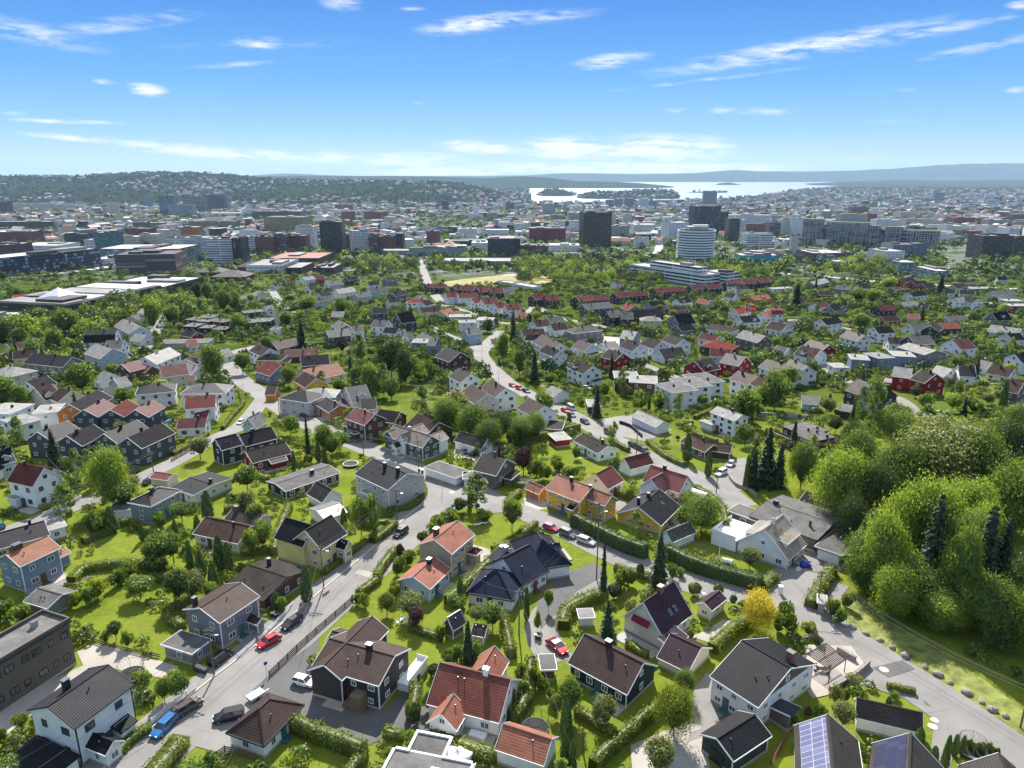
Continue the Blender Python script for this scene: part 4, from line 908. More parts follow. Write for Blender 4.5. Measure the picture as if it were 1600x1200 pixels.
L, W, he, rise = h.d; h.local(-L*.75, 3.5, L*1.1, 11, he-.4, 0, 'f', 'K', 'g', rk='felt', trim='d', win=3, chim=[(.75, .5, .7, 'r')])
m = MB(); m.box(-L*1.1, L/2+1.2, -W/2-1.7, -W/2, 2.4, 2.6); h.part('balcony', m, white); m = MB()
m.obox((-L*1.1, -W/2-1.65, 3.1), (L/2+1.2, -W/2-1.65, 3.1), .05, .9); m.obox((L/2+1.2, -W/2-1.65, 3.1), (L/2+1.2, W/2, 3.1), .05, .9); h.part('railing', m, wood)
h = H('grey_shed', 'angular low garage with flat grey roof and white walls at the junction', 'garage', anc='the angular junction garage').long((662, 731), (712, 748), (680, 719), 'A', 'W', 'g', kind='f', he=2.6, rk='felt', win=0)
L, W, he, rise = h.d; h.local(L/2+2.6, 1.8, 6.5, W*.8, 2.6, 0, 'f', 'W', 'g', turn=40, rk='felt', win=0)
h = H('white_garage_house', 'white house with dark brown roof behind its walled car park', 'house', anc='the walled white house').long((709, 689), (752, 702), (762, 686), 'B', 'W', 'q', he=3.0, win=0)
h = H('shed', 'small dark garden shed with ribbed grey roof beside a spruce', 'shed').long((708, 986), (728, 973), (699, 965), 'A', 'Q', 'q', he=2.2, rk='rib', win=0)
h = H('shed', 'tiny timber garden shed with beige gable roof behind a spruce', 'shed').long((735, 992), (757, 996), (762, 978), 'B', 'T', 'q', he=2.0, rk='felt', win=0)
h = H('shed', 'grey flat-roofed shed beside the red car', 'shed').long((845, 1048), (870, 1047), 4.0, 'A', 'Q', 'g', kind='f', he=2.3, rk='felt', win=0)
h = H('shed', 'small white shed in the garden above the dark green house', 'shed').long((905, 967), (930, 966), 3.0, 'A', 'W', 'l', kind='f', he=2.1, rk='felt', win=0)
h = H('kiosk', 'grey electricity cabinet house with flat roof at the wood edge', 'kiosk').long((1277, 942), (1292, 945), 3.2, 'A', 'S', 'l', kind='f', he=2.3, rk='felt', win=0)
h = H('cottage', 'dark brown bungalow with wide grey felt roof beside the grey boarded house', 'house', anc='the wide grey-roofed bungalow').long((352, 917), (412, 938), 12.5, 'B', 'N', 'q', he=2.7, rise=1.7, rk='felt', chim=[(.3, .4, .7)], win=3, trim='b')
h = H('garage', 'white garage with grey felt roof beside the boxy green grey house', 'garage').long((168, 800), (205, 797), 6.5, 'A', 'W', 'g', kind='f', he=2.5, rk='felt', win=0)
h = H('house', 'low white house with dark roof at the left edge', 'house').long((-12, 742), (24, 722), (-20, 716), 'A', 'W', 'd', he=3.0) 
# ------------------------------------------------------------------ the houses further out: ridge ends read from the picture
STN = {1: 'single-storey', 1.5: 'gabled', 2: 'two-storey', 2.5: 'tall', 3: 'three-storey'}
def mid(ox, oy, text, sc=4.0):
    for ln in text.strip().split('\n'):
        if not ln.strip(): continue
        ln, _, anc = ln.partition('|'); t = ln.split()
        kind = t[0]; x1, y1, x2, y2 = (float(v) for v in t[1:5]); W = float(t[5])*1.28; st = float(t[6]); wall, roof = t[7][0], t[7][1]
        opts = t[8:] ; same = 'same' in opts
        if x1 > x2: x1, y1, x2, y2 = x2, y2, x1, y1
        he = {1: 3.1, 1.5: 4.4, 2: 6.1, 2.5: 7.6, 3: 9.0}[st]; pt = 44 if 'steep' in opts else (24 if kind == 'h' else 32)
        if 'low' in opts: pt = 16
        rise = 0 if kind == 'f' else W/2*math.tan(R(pt))
        hz_ = he+rise
        a = at(ox+x1/sc, oy+y1/sc, hz_); b = at(ox+x2/sc, oy+y2/sc, hz_)
        c = (a+b)/2; d = b-a; d.z = 0; L = max(d.length, 4)*1.06; ang = math.atan2(d.y, d.x)
        if kind == 'h': L += W*.85
        c.z = G(c.x, c.y)
        look = '%s %s house with %s %s roof' % (WALLN[wall], STN[st], ROOFN[roof], {'g': 'gable', 'h': 'hipped', 'f': 'flat', 'm': 'gambrel'}[kind])
        if st == 1 and L < 8.5 and W < 8.6: cat, name = 'garage', 'garage'; look = '%s garage with %s %s roof' % (WALLN[wall], ROOFN[roof], {'g': 'gable', 'h': 'hipped', 'f': 'flat', 'm': 'gambrel'}[kind])
        else: cat, name = 'house', 'house'
        if 'row' in opts: name = 'terraced_house'; look = look.replace('two-storey house', 'row house')
        if 'block' in opts: name, cat = 'apartment_block', 'building'; look = look.replace('house', 'block')
        if same: root = LASTROOT[0]
        else:
            root = empty(name, c); tag(root, None, cat); p = proj(c); AUTO.append((root, look, cat)); LASTROOT[0] = root
            if anc.strip(): anchor(anc.strip(), p[0], p[1]-5)
        far = c.y > 520; nw = 0 if (name == 'garage' and L < 8) else max(1, int(L/4.2))
        near = c.y < 240
        ch = [] if (st == 1 and L < 9) else [(rnd.choice([.3, .45, .6, .7]), rnd.uniform(-.2, .2), .9 if far else .75, rnd.choice('kkkgr'))]
        T = mass(root, c, ang, L, W, he, rise, kind, wall, roof, rk='tile' if kind != 'f' and c.y < 420 and rnd.random() < .6 else 'felt', ov=.3, trim='w' if wall != 'K' or rnd.random() < .5 else 'd', near=False, win=nw, storeys=int(st+.5) if st != 1.5 else 1, chim=ch, endwin=(2 if W > 7.5 and st > 1 else 1), winst='d' if wall in 'W' and rnd.random() < .6 else 'w')
        if 'dormer' in opts or (kind == 'g' and st == 1.5 and rnd.random() < .35 and W > 8):
            Td = T @ Matrix.Translation((rnd.uniform(-.2, .2)*L, -W*.24, 0)); cc = Td.translation
            mass(root, cc, ang+math.pi/2, W*.42, 3.2, he+rise*.45, 1.1, 'g', wall, roof, rk='felt', win=0, near=False)
        if st >= 1.5 and kind in 'gh' and rnd.random() < .5 and name == 'house' and not same:    # a porch or lean-to
            s = rnd.choice((-1, 1)); Td = T @ Matrix.Translation((s*(L/2+1.3), rnd.uniform(-.15, .15)*W, 0)); mass(root, Td.translation, ang, 3.0, W*.5, 2.7, .6, 's', wall, roof, rk='felt', win=0, near=False)
        if DBG and (L > 24 or L < 4.5): print('MID odd L %.1f' % L, ox, oy, ln)
LASTROOT = [None]
mid(0, 420, '''
g 775 320 870 352 10 1.5 Ll
m 540 388 728 384 9 1.5 Wk steep | the long black gambrel house
g 600 472 700 494 10 2 Ll
g 672 446 775 444 9 2 Wg
g 850 404 915 410 8 1 Wl
g 212 530 445 546 9 2 Gd | the long grey house
g 905 540 1055 498 9 2 Wl
g 760 592 862 573 8 1.5 Nm
g 900 600 945 606 6 1 Nm same
g 1000 608 1160 594 9 2 Cm | the cream maroon-roofed house
g 1168 592 1250 610 7 1 Wl
g 1160 556 1215 530 8 1.5 Cn
g 1165 445 1225 440 8 1 Wr
f 1020 455 1310 450 8 1 Sg
f 1180 312 1255 314 8 2 Kg block | the black stepped terrace
f 1265 296 1345 296 8 2.5 Yg same
f 1262 318 1340 322 8 2 Kg same
f 1350 322 1428 328 8 2 Kg same
f 1172 350 1250 352 8 1.5 Kg same
f 1262 362 1336 362 8 1.5 Kg same
f 1346 370 1430 372 8 1.5 Kg same
h 50 606 100 612 9 2 Cl
g 165 700 290 672 8 1 Wd
g 215 742 320 722 10 1.5 Cn
g 380 742 440 762 8 1.5 Cn same
g 650 640 692 652 8 1 Wl
g 708 684 780 672 8 1 Ll
g 655 740 745 735 7 1 Sg
h 945 716 1000 712 9 2 Wd
h 1235 716 1350 714 9 2 Wg
g 1165 798 1345 788 8 2 Wr | the white bright-red-roofed house
g 1230 880 1310 880 5 1 Wm same
g 1120 936 1290 930 6 1 Wm
g 435 836 610 764 8 2 Od | the bright orange house
g 525 872 640 820 6.6 2 Dm row | the grey maroon-roofed row
g 690 874 790 822 6.6 2 Dm row
g 848 874 952 826 6.6 2 Dm row
g 238 1012 412 952 7.4 2 Dd row
g 418 1036 578 976 7.4 2 Dd row
g 652 1022 850 950 7.4 2 Dd row
g 800 1046 1006 970 7.4 2 Dd row | the dark end row house
f 232 880 380 870 8 2 Wl | the white cube villas
f 60 960 200 930 9 2 Wl
f -30 900 120 850 9 2 Wl
g -40 1130 30 1115 8 1.5 Ld
g 1320 520 1420 500 7 1 Wg
g 1100 195 1225 200 8 1 Kd
g 890 250 920 262 6 2 Wl
g 820 290 880 276 7 1.5 Cg
f 1520 270 1640 262 9 2 Kg
f 1530 330 1640 322 9 2 Ng
f 1515 180 1640 150 9 1 Wg
''')
mid(400, 420, '''
g 100 90 142 86 7 1.5 Wd
g 185 70 245 68 8 1 Wm
g 290 50 350 45 8 2 Wl
g 372 46 425 45 7 2 Rm
g 440 78 525 72 9 2 Lg
g 560 50 628 46 8 2 Kk
g 320 110 372 105 8 1 Wd
g 385 148 455 140 8 2 Cd
g 500 125 600 115 9 2 Wl
g 620 152 700 145 8 2 Sg
g 700 80 765 78 8 2 Wd
g 805 55 862 50 8 2 Gd
g 945 20 992 20 8 1 Wl
g 700 118 815 112 8 2 Lg
g 845 145 930 135 8 2 Dd
h 982 186 1040 186 9 2 Wr | the white red-hipped house
g 1025 242 1150 236 8 1 Cn
g 1150 258 1205 246 7 1 Cx same
g 1212 266 1272 262 6 1 Wx
f 1212 294 1340 292 8 1 Cl
f 1270 330 1370 328 8 2 Wl | the twin white villas
f 1388 312 1482 314 8 2 Wl
g 1305 382 1388 372 6 2 Lg
g 880 276 972 268 9.5 2 Dk steep | the steep black-roofed house
g 722 246 812 242 8 2 Dd
g 480 266 552 266 8 1 Rl
g 742 318 825 322 9 2 Wg
g 810 366 892 370 7 1 Wd
g 440 384 572 374 8 2 Mg
g 520 326 562 346 8 2 Mg same
g 588 356 652 350 8 2 Wg
g 50 230 98 226 8 1.5 Wl
g 128 276 182 286 8 1.5 Cg
f 0 318 100 318 9 2 Kg
f 100 372 150 372 7 1.5 Wg
g 100 456 232 436 8 1 Nn
g 180 502 372 496 8 1 Km
g 282 545 448 536 9 1.5 Nd
g 15 470 85 492 8 2 Wn
h 70 530 112 530 8 1.5 Yk
g 62 582 152 602 9 1.5 Bm | the blue house with maroon roof
g 300 622 502 592 10 1 Wx | the long salmon-roofed bungalow
g 305 648 374 680 8 1.5 Yn | the small brown-roofed yellow house
h 270 755 312 760 9 2 Pk | the pinkish hipped house
h 372 745 432 745 8 2 Pl same
g 80 735 122 735 6 1 On
g 562 738 682 724 11 1.5 Wg dormer | the wide white grey-roofed house
g 652 816 745 810 7 1 Wd
g 775 878 900 892 7 1 Nd
g 1012 908 1140 952 9 1 Nn
g 1088 430 1135 432 8 2 Bg | the blue gabled house
f 985 450 1075 452 8 1.5 Bl same
g 930 395 965 392 8 1 Wg
g 1045 400 1100 420 7 1 Bg
g 1190 494 1275 516 10 2 Nd | the brown brick house
g 1270 624 1342 652 8 2 Wq
g 1250 754 1335 810 7 1 En
g 1350 726 1442 776 8 2 Pn
g 1468 698 1562 738 8 2 Wn
g 1062 94 1112 92 9 2 Km row
g 1122 90 1172 88 9 2 Km row
g 1228 104 1285 100 9 2 Km row
g 1292 104 1372 106 9 2 Km row
g 1382 116 1450 112 9 2 Km row
g 1462 122 1540 120 9 2 Km row
g 1182 148 1250 145 9 2 Wm row
g 1262 152 1372 148 9 2 Wm row | the long red-roofed row
g 1344 182 1422 176 9 2 Wm row
g 1410 190 1502 184 9 2 Wm row
g 1484 214 1545 208 9 2 Wm row
g 1556 224 1640 220 9 2 Wm row
g 1010 165 1040 160 7 1 Wg
g 10 150 60 148 8 1.5 Wg
g 1420 1155 1560 1185 8 1.5 Qq
''')
mid(800, 420, '''
g 195 418 305 458 10 1.5 Wn
g 215 480 302 506 7 2 Wd
g 428 446 502 464 9 1.5 Wp
g 405 570 505 600 8 2 Wq dormer | the white brown-roofed cross house
h 400 362 490 355 9 2 Gg
g 130 326 222 318 8 1.5 Wn
g 240 346 332 340 8 1.5 Wn
g 215 302 310 296 7 1 Lg
g 60 380 192 374 8 1 Cn
g 45 270 102 275 8 1 Nx
g 0 240 62 245 8 1 Nn
g 445 216 602 208 9 2 Mg | the green grey two-chimney house
g 590 262 672 258 10 2 Kg | the black timber house
g 680 272 752 272 9 2 Kg same
g 722 216 768 226 9 2 Gr
g 770 256 922 250 9 2 Kk
g 850 204 942 200 8 1.5 Bk
h 845 296 890 296 8 2 yl | the pale yellow gabled house
g 1012 286 1112 278 10 1.5 Gk steep
g 1030 350 1118 342 8 1.5 Gk same
g 1030 186 1102 180 8 1.5 Wk
g 980 238 1076 230 7 1 Nn
g 122 160 200 155 9 2 Km row
g 206 166 282 164 9 2 Km row
g 396 176 492 166 9 2 Km row
g 502 166 596 162 9 2 Km row
g 642 146 742 140 9 2 Km row
g 752 140 838 138 9 2 Km row
g 886 122 982 117 9 2 Km row
g 992 114 1076 112 9 2 Km row
g 1112 100 1182 97 9 2 Km row
g 1206 94 1296 92 9 2 Km row
g 1336 78 1422 70 9 2 Km row
g 1436 64 1516 64 9 2 Km row
g 1526 60 1600 55 9 2 Km row
g 1172 186 1242 192 8 1.5 Lx
g 1342 150 1402 156 8 1.5 Wd
g 1492 166 1592 160 8 1.5 Ox
g 1420 296 1522 290 9 1.5 Wk dormer | the white flag-side house
h 1245 344 1345 354 10 1 Wq
g 1452 388 1582 412 9 2 Ql | the brown house with pale roof
h 1270 446 1332 452 11 1.5 Kr | the black red-hipped house
g 722 446 802 468 8 2 Wq
g 850 434 932 455 8 2 Wq
g 985 412 1072 434 8 2 Wq | the white gabled trio
g 918 500 1056 490 10 1 Wk | the steep-roofed white bungalow
g 605 505 692 522 8 2 Rq | the dark red spruce-side house
f 640 662 782 664 9 2 Nl
f 738 688 902 694 9 2 Nl same | the flat brown modern house
f 970 718 1082 762 9 2.5 Wg block | the stepped white terrace
f 1062 690 1172 734 9 2.5 Wg same
f 1142 664 1252 706 9 2.5 Wg same
g 1142 572 1240 558 10 1.5 Rd | the red house with wide grey roof
g 1345 530 1458 546 9 2 Rg | the brick red two-storey house
g 1420 640 1532 666 8 2 Wn
g 1532 662 1630 690 8 2 Wn
g 250 732 312 752 6 1 Wl
f 470 840 545 840 7 1 Kl
g 108 810 205 850 8 2 Wn | the small white brown-roofed house
g 1390 250 1460 240 8 1.5 Wr
g 1560 270 1640 262 8 1.5 Wx
f 225 975 320 980 7 1 Qq
g 560 460 640 452 7 1 Wl
g 700 385 780 392 9 2 Gl
''')
mid(1200, 420, '''
g 265 76 352 62 9 1.5 Gl
f 20 122 140 118 7 1 Wl
g 312 140 402 140 8 1 Kn
g 432 102 522 108 8 1.5 Gg
g 560 100 632 98 8 1 Wd
h 792 112 850 110 8 1 Nn
g 820 60 900 54 9 2 Rd row
g 900 76 982 74 9 2 Rd row
g 962 92 1032 90 9 2 Rd row
g 1100 126 1172 130 8 1.5 Wd
g 1202 132 1292 136 8 1.5 Sd
f 1202 90 1372 86 9 1 Rd
g 1402 136 1522 130 9 2 Cg
f 1252 120 1402 118 9 1 Gl
g 1232 176 1312 186 8 2 Wd | the big white two-wing house
g 1172 180 1222 176 8 2 Wl same
f 1334 214 1400 214 7 1 Wl
f 1472 196 1572 196 8 1 Cl
f 1492 226 1620 226 8 2 Rl
g 882 146 972 140 8 1.5 Wk
g 832 206 920 202 7 1 Wl
g 942 216 1008 220 8 1.5 yd
g 860 278 942 280 7 1 yx same
g 680 232 772 226 8 2 Km | the black maroon-roofed house
g 702 294 800 290 8 1 Rn
g 292 214 355 206 8 1.5 Wm
g 382 232 452 222 8 1.5 Bk
g 332 312 432 302 8 2 Wk
m 0 246 72 244 9 2 Wr | the red gambrel house
g 22 332 122 346 9 1.5 Wn
g 500 390 602 410 8 2 Wn | the long white tree-side house
g 662 362 762 358 8 2 Wk
g 745 428 850 430 7 1.5 Wd same
g 882 420 1000 416 9 2 Ng
g 882 346 992 336 8 1 Wg
g 1060 336 1182 334 8 1.5 Kx | the black orange-roofed house
g 1112 296 1222 290 8 1 Lg
g 1402 272 1492 268 8 1.5 Gk steep
g 1402 352 1582 370 9 1 Wl
g 1492 402 1572 400 8 1.5 Wk
g 1152 442 1242 436 10 2 Wm | the tall white maroon-roofed house
f 512 550 622 555 9 2 Bl row | the grey flat-roofed row
f 642 544 742 540 9 2 Bl row
f 772 530 902 535 9 2 Bl row
g 885 468 1050 502 11 2 Gl low | the big pale-roofed house
g 272 446 382 470 8 1.5 Rn
g 212 482 332 500 10 1.5 Wn
g 0 572 182 612 8 2 Wn | the white two-winged house
g 150 572 248 602 8 2 Wn
f 392 604 480 604 7 1 Wl
g 562 694 742 738 10 2 Kn | the black house behind the birch
g 792 612 902 622 8 2 Rl
g 962 632 1052 652 9 2 Rq | the red brick gable house
g 1192 602 1292 608 9 1.5 Wk
g 1062 606 1150 622 8 1 Wl
g 1542 532 1620 528 8 2 Wk
g 1402 602 1542 622 8 1 Wn
g 1502 692 1600 706 9 2 Qn
g 215 788 322 796 6 1 Ll
g 462 842 532 850 5 1 Kl
g 1432 1002 1582 984 9 2 Bq | the right-edge blue house
g 1330 570 1400 580 7 1 Wg
g 60 480 130 490 7 1 Lg
g 100 330 160 325 7 1 Wg
''')
# terraces, decks and the like that belong to no list
# further homes of the same kind in the gaps of the far rows
def fill_houses(n, seed):
    rr_ = random.Random(seed); k = 0; tries = 0
    while k < n and tries < 4000:
        tries += 1; px_ = rr_.uniform(-10, 1610); py_ = 432+rr_.random()**1.15*150
        if py_ < 470 and 560 < px_ < 900 and py_ < 455: continue
        if px_ < 420 and py_ < 470: continue
        if px_ > 1180 and py_ > 640: continue
        p = at(px_, py_)
        if any((q[0]-p.x)**2+(q[1]-p.y)**2 < (q[2]+7.5)**2 for q in FOOT): continue
        if any(np.any((P[:, 0]-p.x)**2+(P[:, 1]-p.y)**2 < (w_+6.5)**2) for P, w_ in PATHS): continue
        L, W = rr_.uniform(9, 13.5), rr_.uniform(7.8, 9.6); st = rr_.choice([1, 2, 2, 1.5]); he = {1: 3.0, 1.5: 4.2, 2: 5.9}[st]; wall = rr_.choice('WWWWWWCLLGRKBy'); roof = rr_.choice('kddnnqmrg'); kd = rr_.choice('gggggh'); rise = W/2*(.64 if kd == 'g' else .42)
        root = empty('house', p); tag(root, None, 'house'); AUTO.append((root, '%s %s house with %s %s roof' % (WALLN[wall], STN[st], ROOFN[roof], 'gable' if kd == 'g' else 'hipped'), 'house'))
        mass(root, p, rr_.choice([.35, -.7, 1.0, -.3, .8])+rr_.uniform(-.2, .2), L, W, he, rise, kd, wall, roof, rk='felt', ov=.3, near=False, win=2, storeys=int(st), chim=[(.5, .1, .9, 'k')], endwin=1, winst='d' if wall == 'W' else 'w'); k += 1
    if DBG: print('filled', k)
from collections import Counter as _C
if DBG: print('KINDS', _C(o['category'] for o in bpy.data.objects if o.get('category')))
fill_houses(300-2-sum(1 for o in bpy.data.objects if o.get('category') == 'house'), 3)
# ------------------------------------------------------------------ the city beyond the gardens
ST = {
 'wg': facade('white_grid', (.66, .68, .70), (.05, .06, .08), 3.2, 3.2, (.2, .8), (.3, .8)),
 'wb': facade('white_bands', (.68, .70, .72), (.04, .05, .07), 40, 3.6, (.01, .99), (.35, .85)),
 'tw': facade('white_tower', (.70, .71, .72), (.04, .045, .06), 3.4, 3.5, (.22, .98), (.45, .95)),
 'dk': facade('dark_grid', (.045, .045, .05), (.02, .022, .03), 1.8, 3.7, (.15, .85), (.25, .8), .4),
 'dt': facade('bronze_tower', (.035, .032, .032), (.06, .05, .045), 1.5, 3.6, (.2, .8), (.35, .75), .35),
 'bl': facade('black_cladding', (.018, .020, .028), (.06, .07, .08), 6.0, 12, (.35, .6), (.1, .9), .45),
 'dg': facade('dark_glass', (.020, .026, .042), (.05, .065, .095), 4.5, 4.5, (.06, .94), (.12, .9), .25),
 'br': facade('brick', (.16, .060, .045), (.04, .045, .06), 3.2, 3.2, (.3, .75), (.3, .75)),
 'rb': facade('red_block', (.17, .030, .035), (.05, .03, .04), 4.0, 4.0, (.1, .9), (.45, .7)),
 'cr': facade('cream', (.52, .47, .36), (.06, .06, .07), 3.2, 3.1, (.3, .75), (.3, .75)),
 'gt': facade('green_tower', (.075, .17, .15), (.05, .07, .08), 3.4, 3.1, (.3, .7), (.3, .7)),
 'gk': facade('dark_green', (.025, .065, .05), (.05, .05, .05), 3.4, 3.1, (.3, .7), (.3, .7)),
 'or': facade('orange_block', (.40, .13, .05), (.06, .05, .05), 3.2, 3.1, (.3, .7), (.3, .7)),
 'gy': facade('grey_grid', (.27, .28, .29), (.06, .07, .08), 3.2, 3.2, (.25, .75), (.3, .8)),
 'gl': facade('glass_teal', (.16, .22, .24), (.08, .13, .15), 3.0, 3.6, (.1, .9), (.15, .85), .3),
 'go': facade('gold_glass', (.24, .20, .11), (.07, .065, .05), 2.0, 30, (.45, .75), (.02, .98), .4),
 'bb': facade('brick_bands', (.15, .085, .075), (.07, .075, .09), 60, 3.8, (.01, .99), (.4, .85)),
 'wl': facade('white_plain', (.62, .63, .64), (.20, .22, .24), 7, 4.2, (.1, .9), (.45, .75)),
 'nn': facade('dark_brown_hall', (.06, .035, .035), (.03, .03, .035), 9, 9, (.1, .9), (.8, .9)),
 'co': facade('concrete_tower', (.40, .40, .39), (.30, .30, .30), 5, 5, (.3, .5), (.3, .5)),
 'te': facade('teal_tarp', (.03, .22, .28), (.03, .26, .33), 5, 5, (.1, .9), (.1, .9)),
 'bg': facade('blue_grey', (.16, .20, .25), (.05, .06, .08), 3.0, 3.2, (.25, .8), (.3, .8)),
}
SN = {'wg': 'white', 'wb': 'white band-windowed', 'tw': 'white', 'dk': 'dark grey', 'dt': 'dark bronze', 'bl': 'black clad', 'dg': 'dark glass', 'br': 'brick red', 'rb': 'deep red', 'cr': 'cream', 'gt': 'green', 'gk': 'dark green', 'or': 'orange red', 'gy': 'grey',
      'gl': 'teal glass', 'go': 'gold glass', 'bb': 'brown banded', 'wl': 'long white', 'nn': 'dark brown', 'co': 'concrete', 'te': 'turquoise', 'bg': 'blue grey'}
R_lg = plain('flat_roof_light', (.42, .41, .40), .8, var=.2, scale=.05); R_mg = plain('flat_roof_grey', (.22, .215, .21), .8, var=.25, scale=.05); R_dk = plain('flat_roof_dark', (.07, .07, .075), .8, var=.3, scale=.05)
R_rd = plain('roof_far_rust', (.30, .11, .07), .8, var=.2, scale=.05); R_gn = plain('planted_roof', (.09, .12, .04), .9, var=.4, scale=.2)
RR = {'l': R_lg, 'g': R_mg, 'k': R_dk, 'r': R_rd, 'n': R_gn}
def blockmesh(root, c, w, d, h, style, roof, ang, plant=True, base=6, par=True, occ=True):
    mb = MB(); mb.box(-w/2, w/2, -d/2, d/2, -base, h, 0, 1); T = Matrix.Translation(c) @ Matrix.Rotation(ang, 4, 'Z')
    o = mb.build('block', [ST[style], RR[roof]]); place(o, root, T)
    if plant and w > 12 and h > 8:      # plant rooms on the roof
        m = MB(); k = rnd.choice((1, 2, 2, 3))
        for i in range(k):
            x = rnd.uniform(-.35, .35)*w; y = rnd.uniform(-.25, .25)*d; a = rnd.uniform(.06, .16)*w; b_ = rnd.uniform(.12, .25)*d
            m.box(x-a, x+a, y-b_, y+b_, h-.2, h+rnd.uniform(2, 3.6))
            if k > 1: o = m.build('plant_room', R_mg if rnd.random() < .6 else R_dk); place(o, root, T); m = MB()
        if k == 1: o = m.build('plant_room', R_mg); place(o, root, T)
    if par and w > 14:
        m = MB(); e = .4; z0, z1 = h, h+.8
        m.box(-w/2, w/2, -d/2, -d/2+e, z0, z1); m.box(-w/2, w/2, d/2-e, d/2, z0, z1); m.box(-w/2, -w/2+e, -d/2+e, d/2-e, z0, z1); m.box(w/2-e, w/2, -d/2+e, d/2-e, z0, z1)
        o = m.build('parapet', R_lg if style in ('wg', 'wb', 'tw', 'wl', 'cr') else R_dk); place(o, root, T)
    footprint(T, w, d)
    qs = [proj(T @ Vector((sx_*w/2, sy_*d/2, zz_))) for sx_ in (-1, 1) for sy_ in (-1, 1) for zz_ in (0, h)]; fr = [proj(T @ Vector((sx_*w/2, -d/2, 0))) for sx_ in (-1, 1)]
    if h > 7 and occ: OCC.append((min(q[0] for q in qs), max(q[0] for q in qs), min(q[1] for q in qs), max(q[1] for q in fr), c.y))
    return T
OCC = []
def hides(px_, py_, top, y, frac=0.0):
    for x0, x1, yt, yb, by in OCC:
        if x0-3 < px_ < x1+3 and y < by and top < yb-2-(yb-yt)*frac and py_ > yt: return True
    return False
BIG = []
def big(ox, oy, text, sc=4.0):
    for ln in text.strip().split('\n'):
        if not ln.strip(): continue
        ln, _, lab = ln.partition('|'); t = ln.split(); x0, x1, yt, yb, dep = (float(v) for v in t[:5]); style, roof = t[5], t[6]; ang = R(float(t[7])) if len(t) > 7 else 0; same = 'same' in t
        X0, X1, YT, YB = ox+x0/sc, ox+x1/sc, oy+yt/sc, oy+yb/sc
        p = at((X0+X1)/2, YB); dist = p.y*cp-(p.z-CZ)*sp_; w = (X1-X0)/F*dist; dep *= S_
        w2 = max(w*.5, (w-dep*abs(math.sin(ang)))/max(.5, math.cos(ang))) if ang else w
        h = max(3, height_over((X0+X1)/2, YT, p))
        c = p + Vector((p.x, p.y, 0)).normalized()*(dep/2); c.z = p.z
        az_ = -math.atan2(p.x, p.y)*.0
        if same: root = LASTROOT[0]
        else:
            root = empty('office_building' if h > 9 else 'low_building', c); LASTROOT[0] = root; tag(root, None, 'building')
            q = proj(c)
            if lab.strip() and lab.strip()[0] != '-': a_, _, b_ = lab.strip().partition(';'); anchor(a_.strip(), q[0], (YT+YB)/2); root['label'] = b_.strip()
            else: AUTO.append((root, '%s %s' % (SN[style], 'office block' if h > 14 else ('low building' if h < 9 else 'building')), 'building'))
        BIG.append((root, w, h, p.y))
        blockmesh(root, c, w2, dep, h, style, roof, ang)
        if DBG and (h > 75 or w > 320): print('BIG', ln, 'w %.0f h %.0f y %.0f' % (w, h, p.y))
def bigtop(ox, oy, A, B, Cn, style, roof, label, anc=None, D=None, dend='B', he=None, end='A', sc=4.0, same=False, cat='building', rise=0, name='long_building', **kw):
    f_ = lambda p: (ox+p[0]/sc, oy+p[1]/sc)
    A, B = f_(A), f_(B); c, ang, L, W, he, r_ = spec_long(A, B, f_(Cn) if not isinstance(Cn, (int, float)) else Cn, end, he, f_(D) if D else None, dend, 'f')
    if DBG: print('BT', label[:20], 'L %.0f W %.0f he %.0f y %.0f' % (L, W, he, c.y))
    if same: root = LASTROOT[0]
    else:
        root = empty(name, c); LASTROOT[0] = root; tag(root, label, cat)
        if anc: q = proj(c); anchor(anc, q[0], q[1]-6)
    T = blockmesh(root, c, L, W, he, style, roof, ang, **kw); return T, L, W, he, root
# the left: glass office, brown halls
T, L, W, he, rt = bigtop(0, 240, (-120, 668), (620, 595), 46, 'dg', 'l', 'long dark glass office building with light roof at the left edge', 'the long dark glass office', D=(622, 724))
m = MB(); m.box(-L/2, L/2+14, -W/2-26, -W/2-8, 4.2, 4.9)
for k in range(14): m.box(-L/2+k*L/13-.3, -L/2+k*L/13+.3, -W/2-25, -W/2-24.4, -3, 4.2)
o = m.build('canopy', R_lg); place(o, rt, T)
T, L, W, he, rt = bigtop(0, 240, (410, 957), (1010, 830), (0, 925), 'nn', 'l', 'dark brown industrial hall with light grey ridged roofs and a white glass pyramid', 'the brown industrial hall', he=10)
for k, (a, b) in enumerate(((.03, .22), (.26, .44), (.50, .70), (.74, .97))):
    m = MB(); m.box(-L/2+L*a, -L/2+L*b, -W/2+4, W/2-4, he, he+1.6); o = m.build('roof_deck', R_lg if k % 2 else R_mg); place(o, rt, T)
m = MB(); q = W*.16; cx = -L*.22; m.add([(cx-q, -q, he+1.6), (cx+q, -q, he+1.6), (cx+q, q, he+1.6), (cx-q, q, he+1.6), (cx, 0, he+9)], [(0, 1, 4), (1, 2, 4), (2, 3, 4), (3, 0, 4)]); o = m.build('skylight', white); place(o, rt, T)
bigtop(0, 240, (1020, 838), (1270, 775), (790, 790), 'nn', 'l', 'smaller dark brown hall adjoining the industrial hall on its right', he=9)
bigtop(0, 240, (-40, 1052), (168, 990), 22, 'gy', 'l', 'grey panelled low office with light roof at the left edge', 'the grey panelled office', D=(172, 1072))
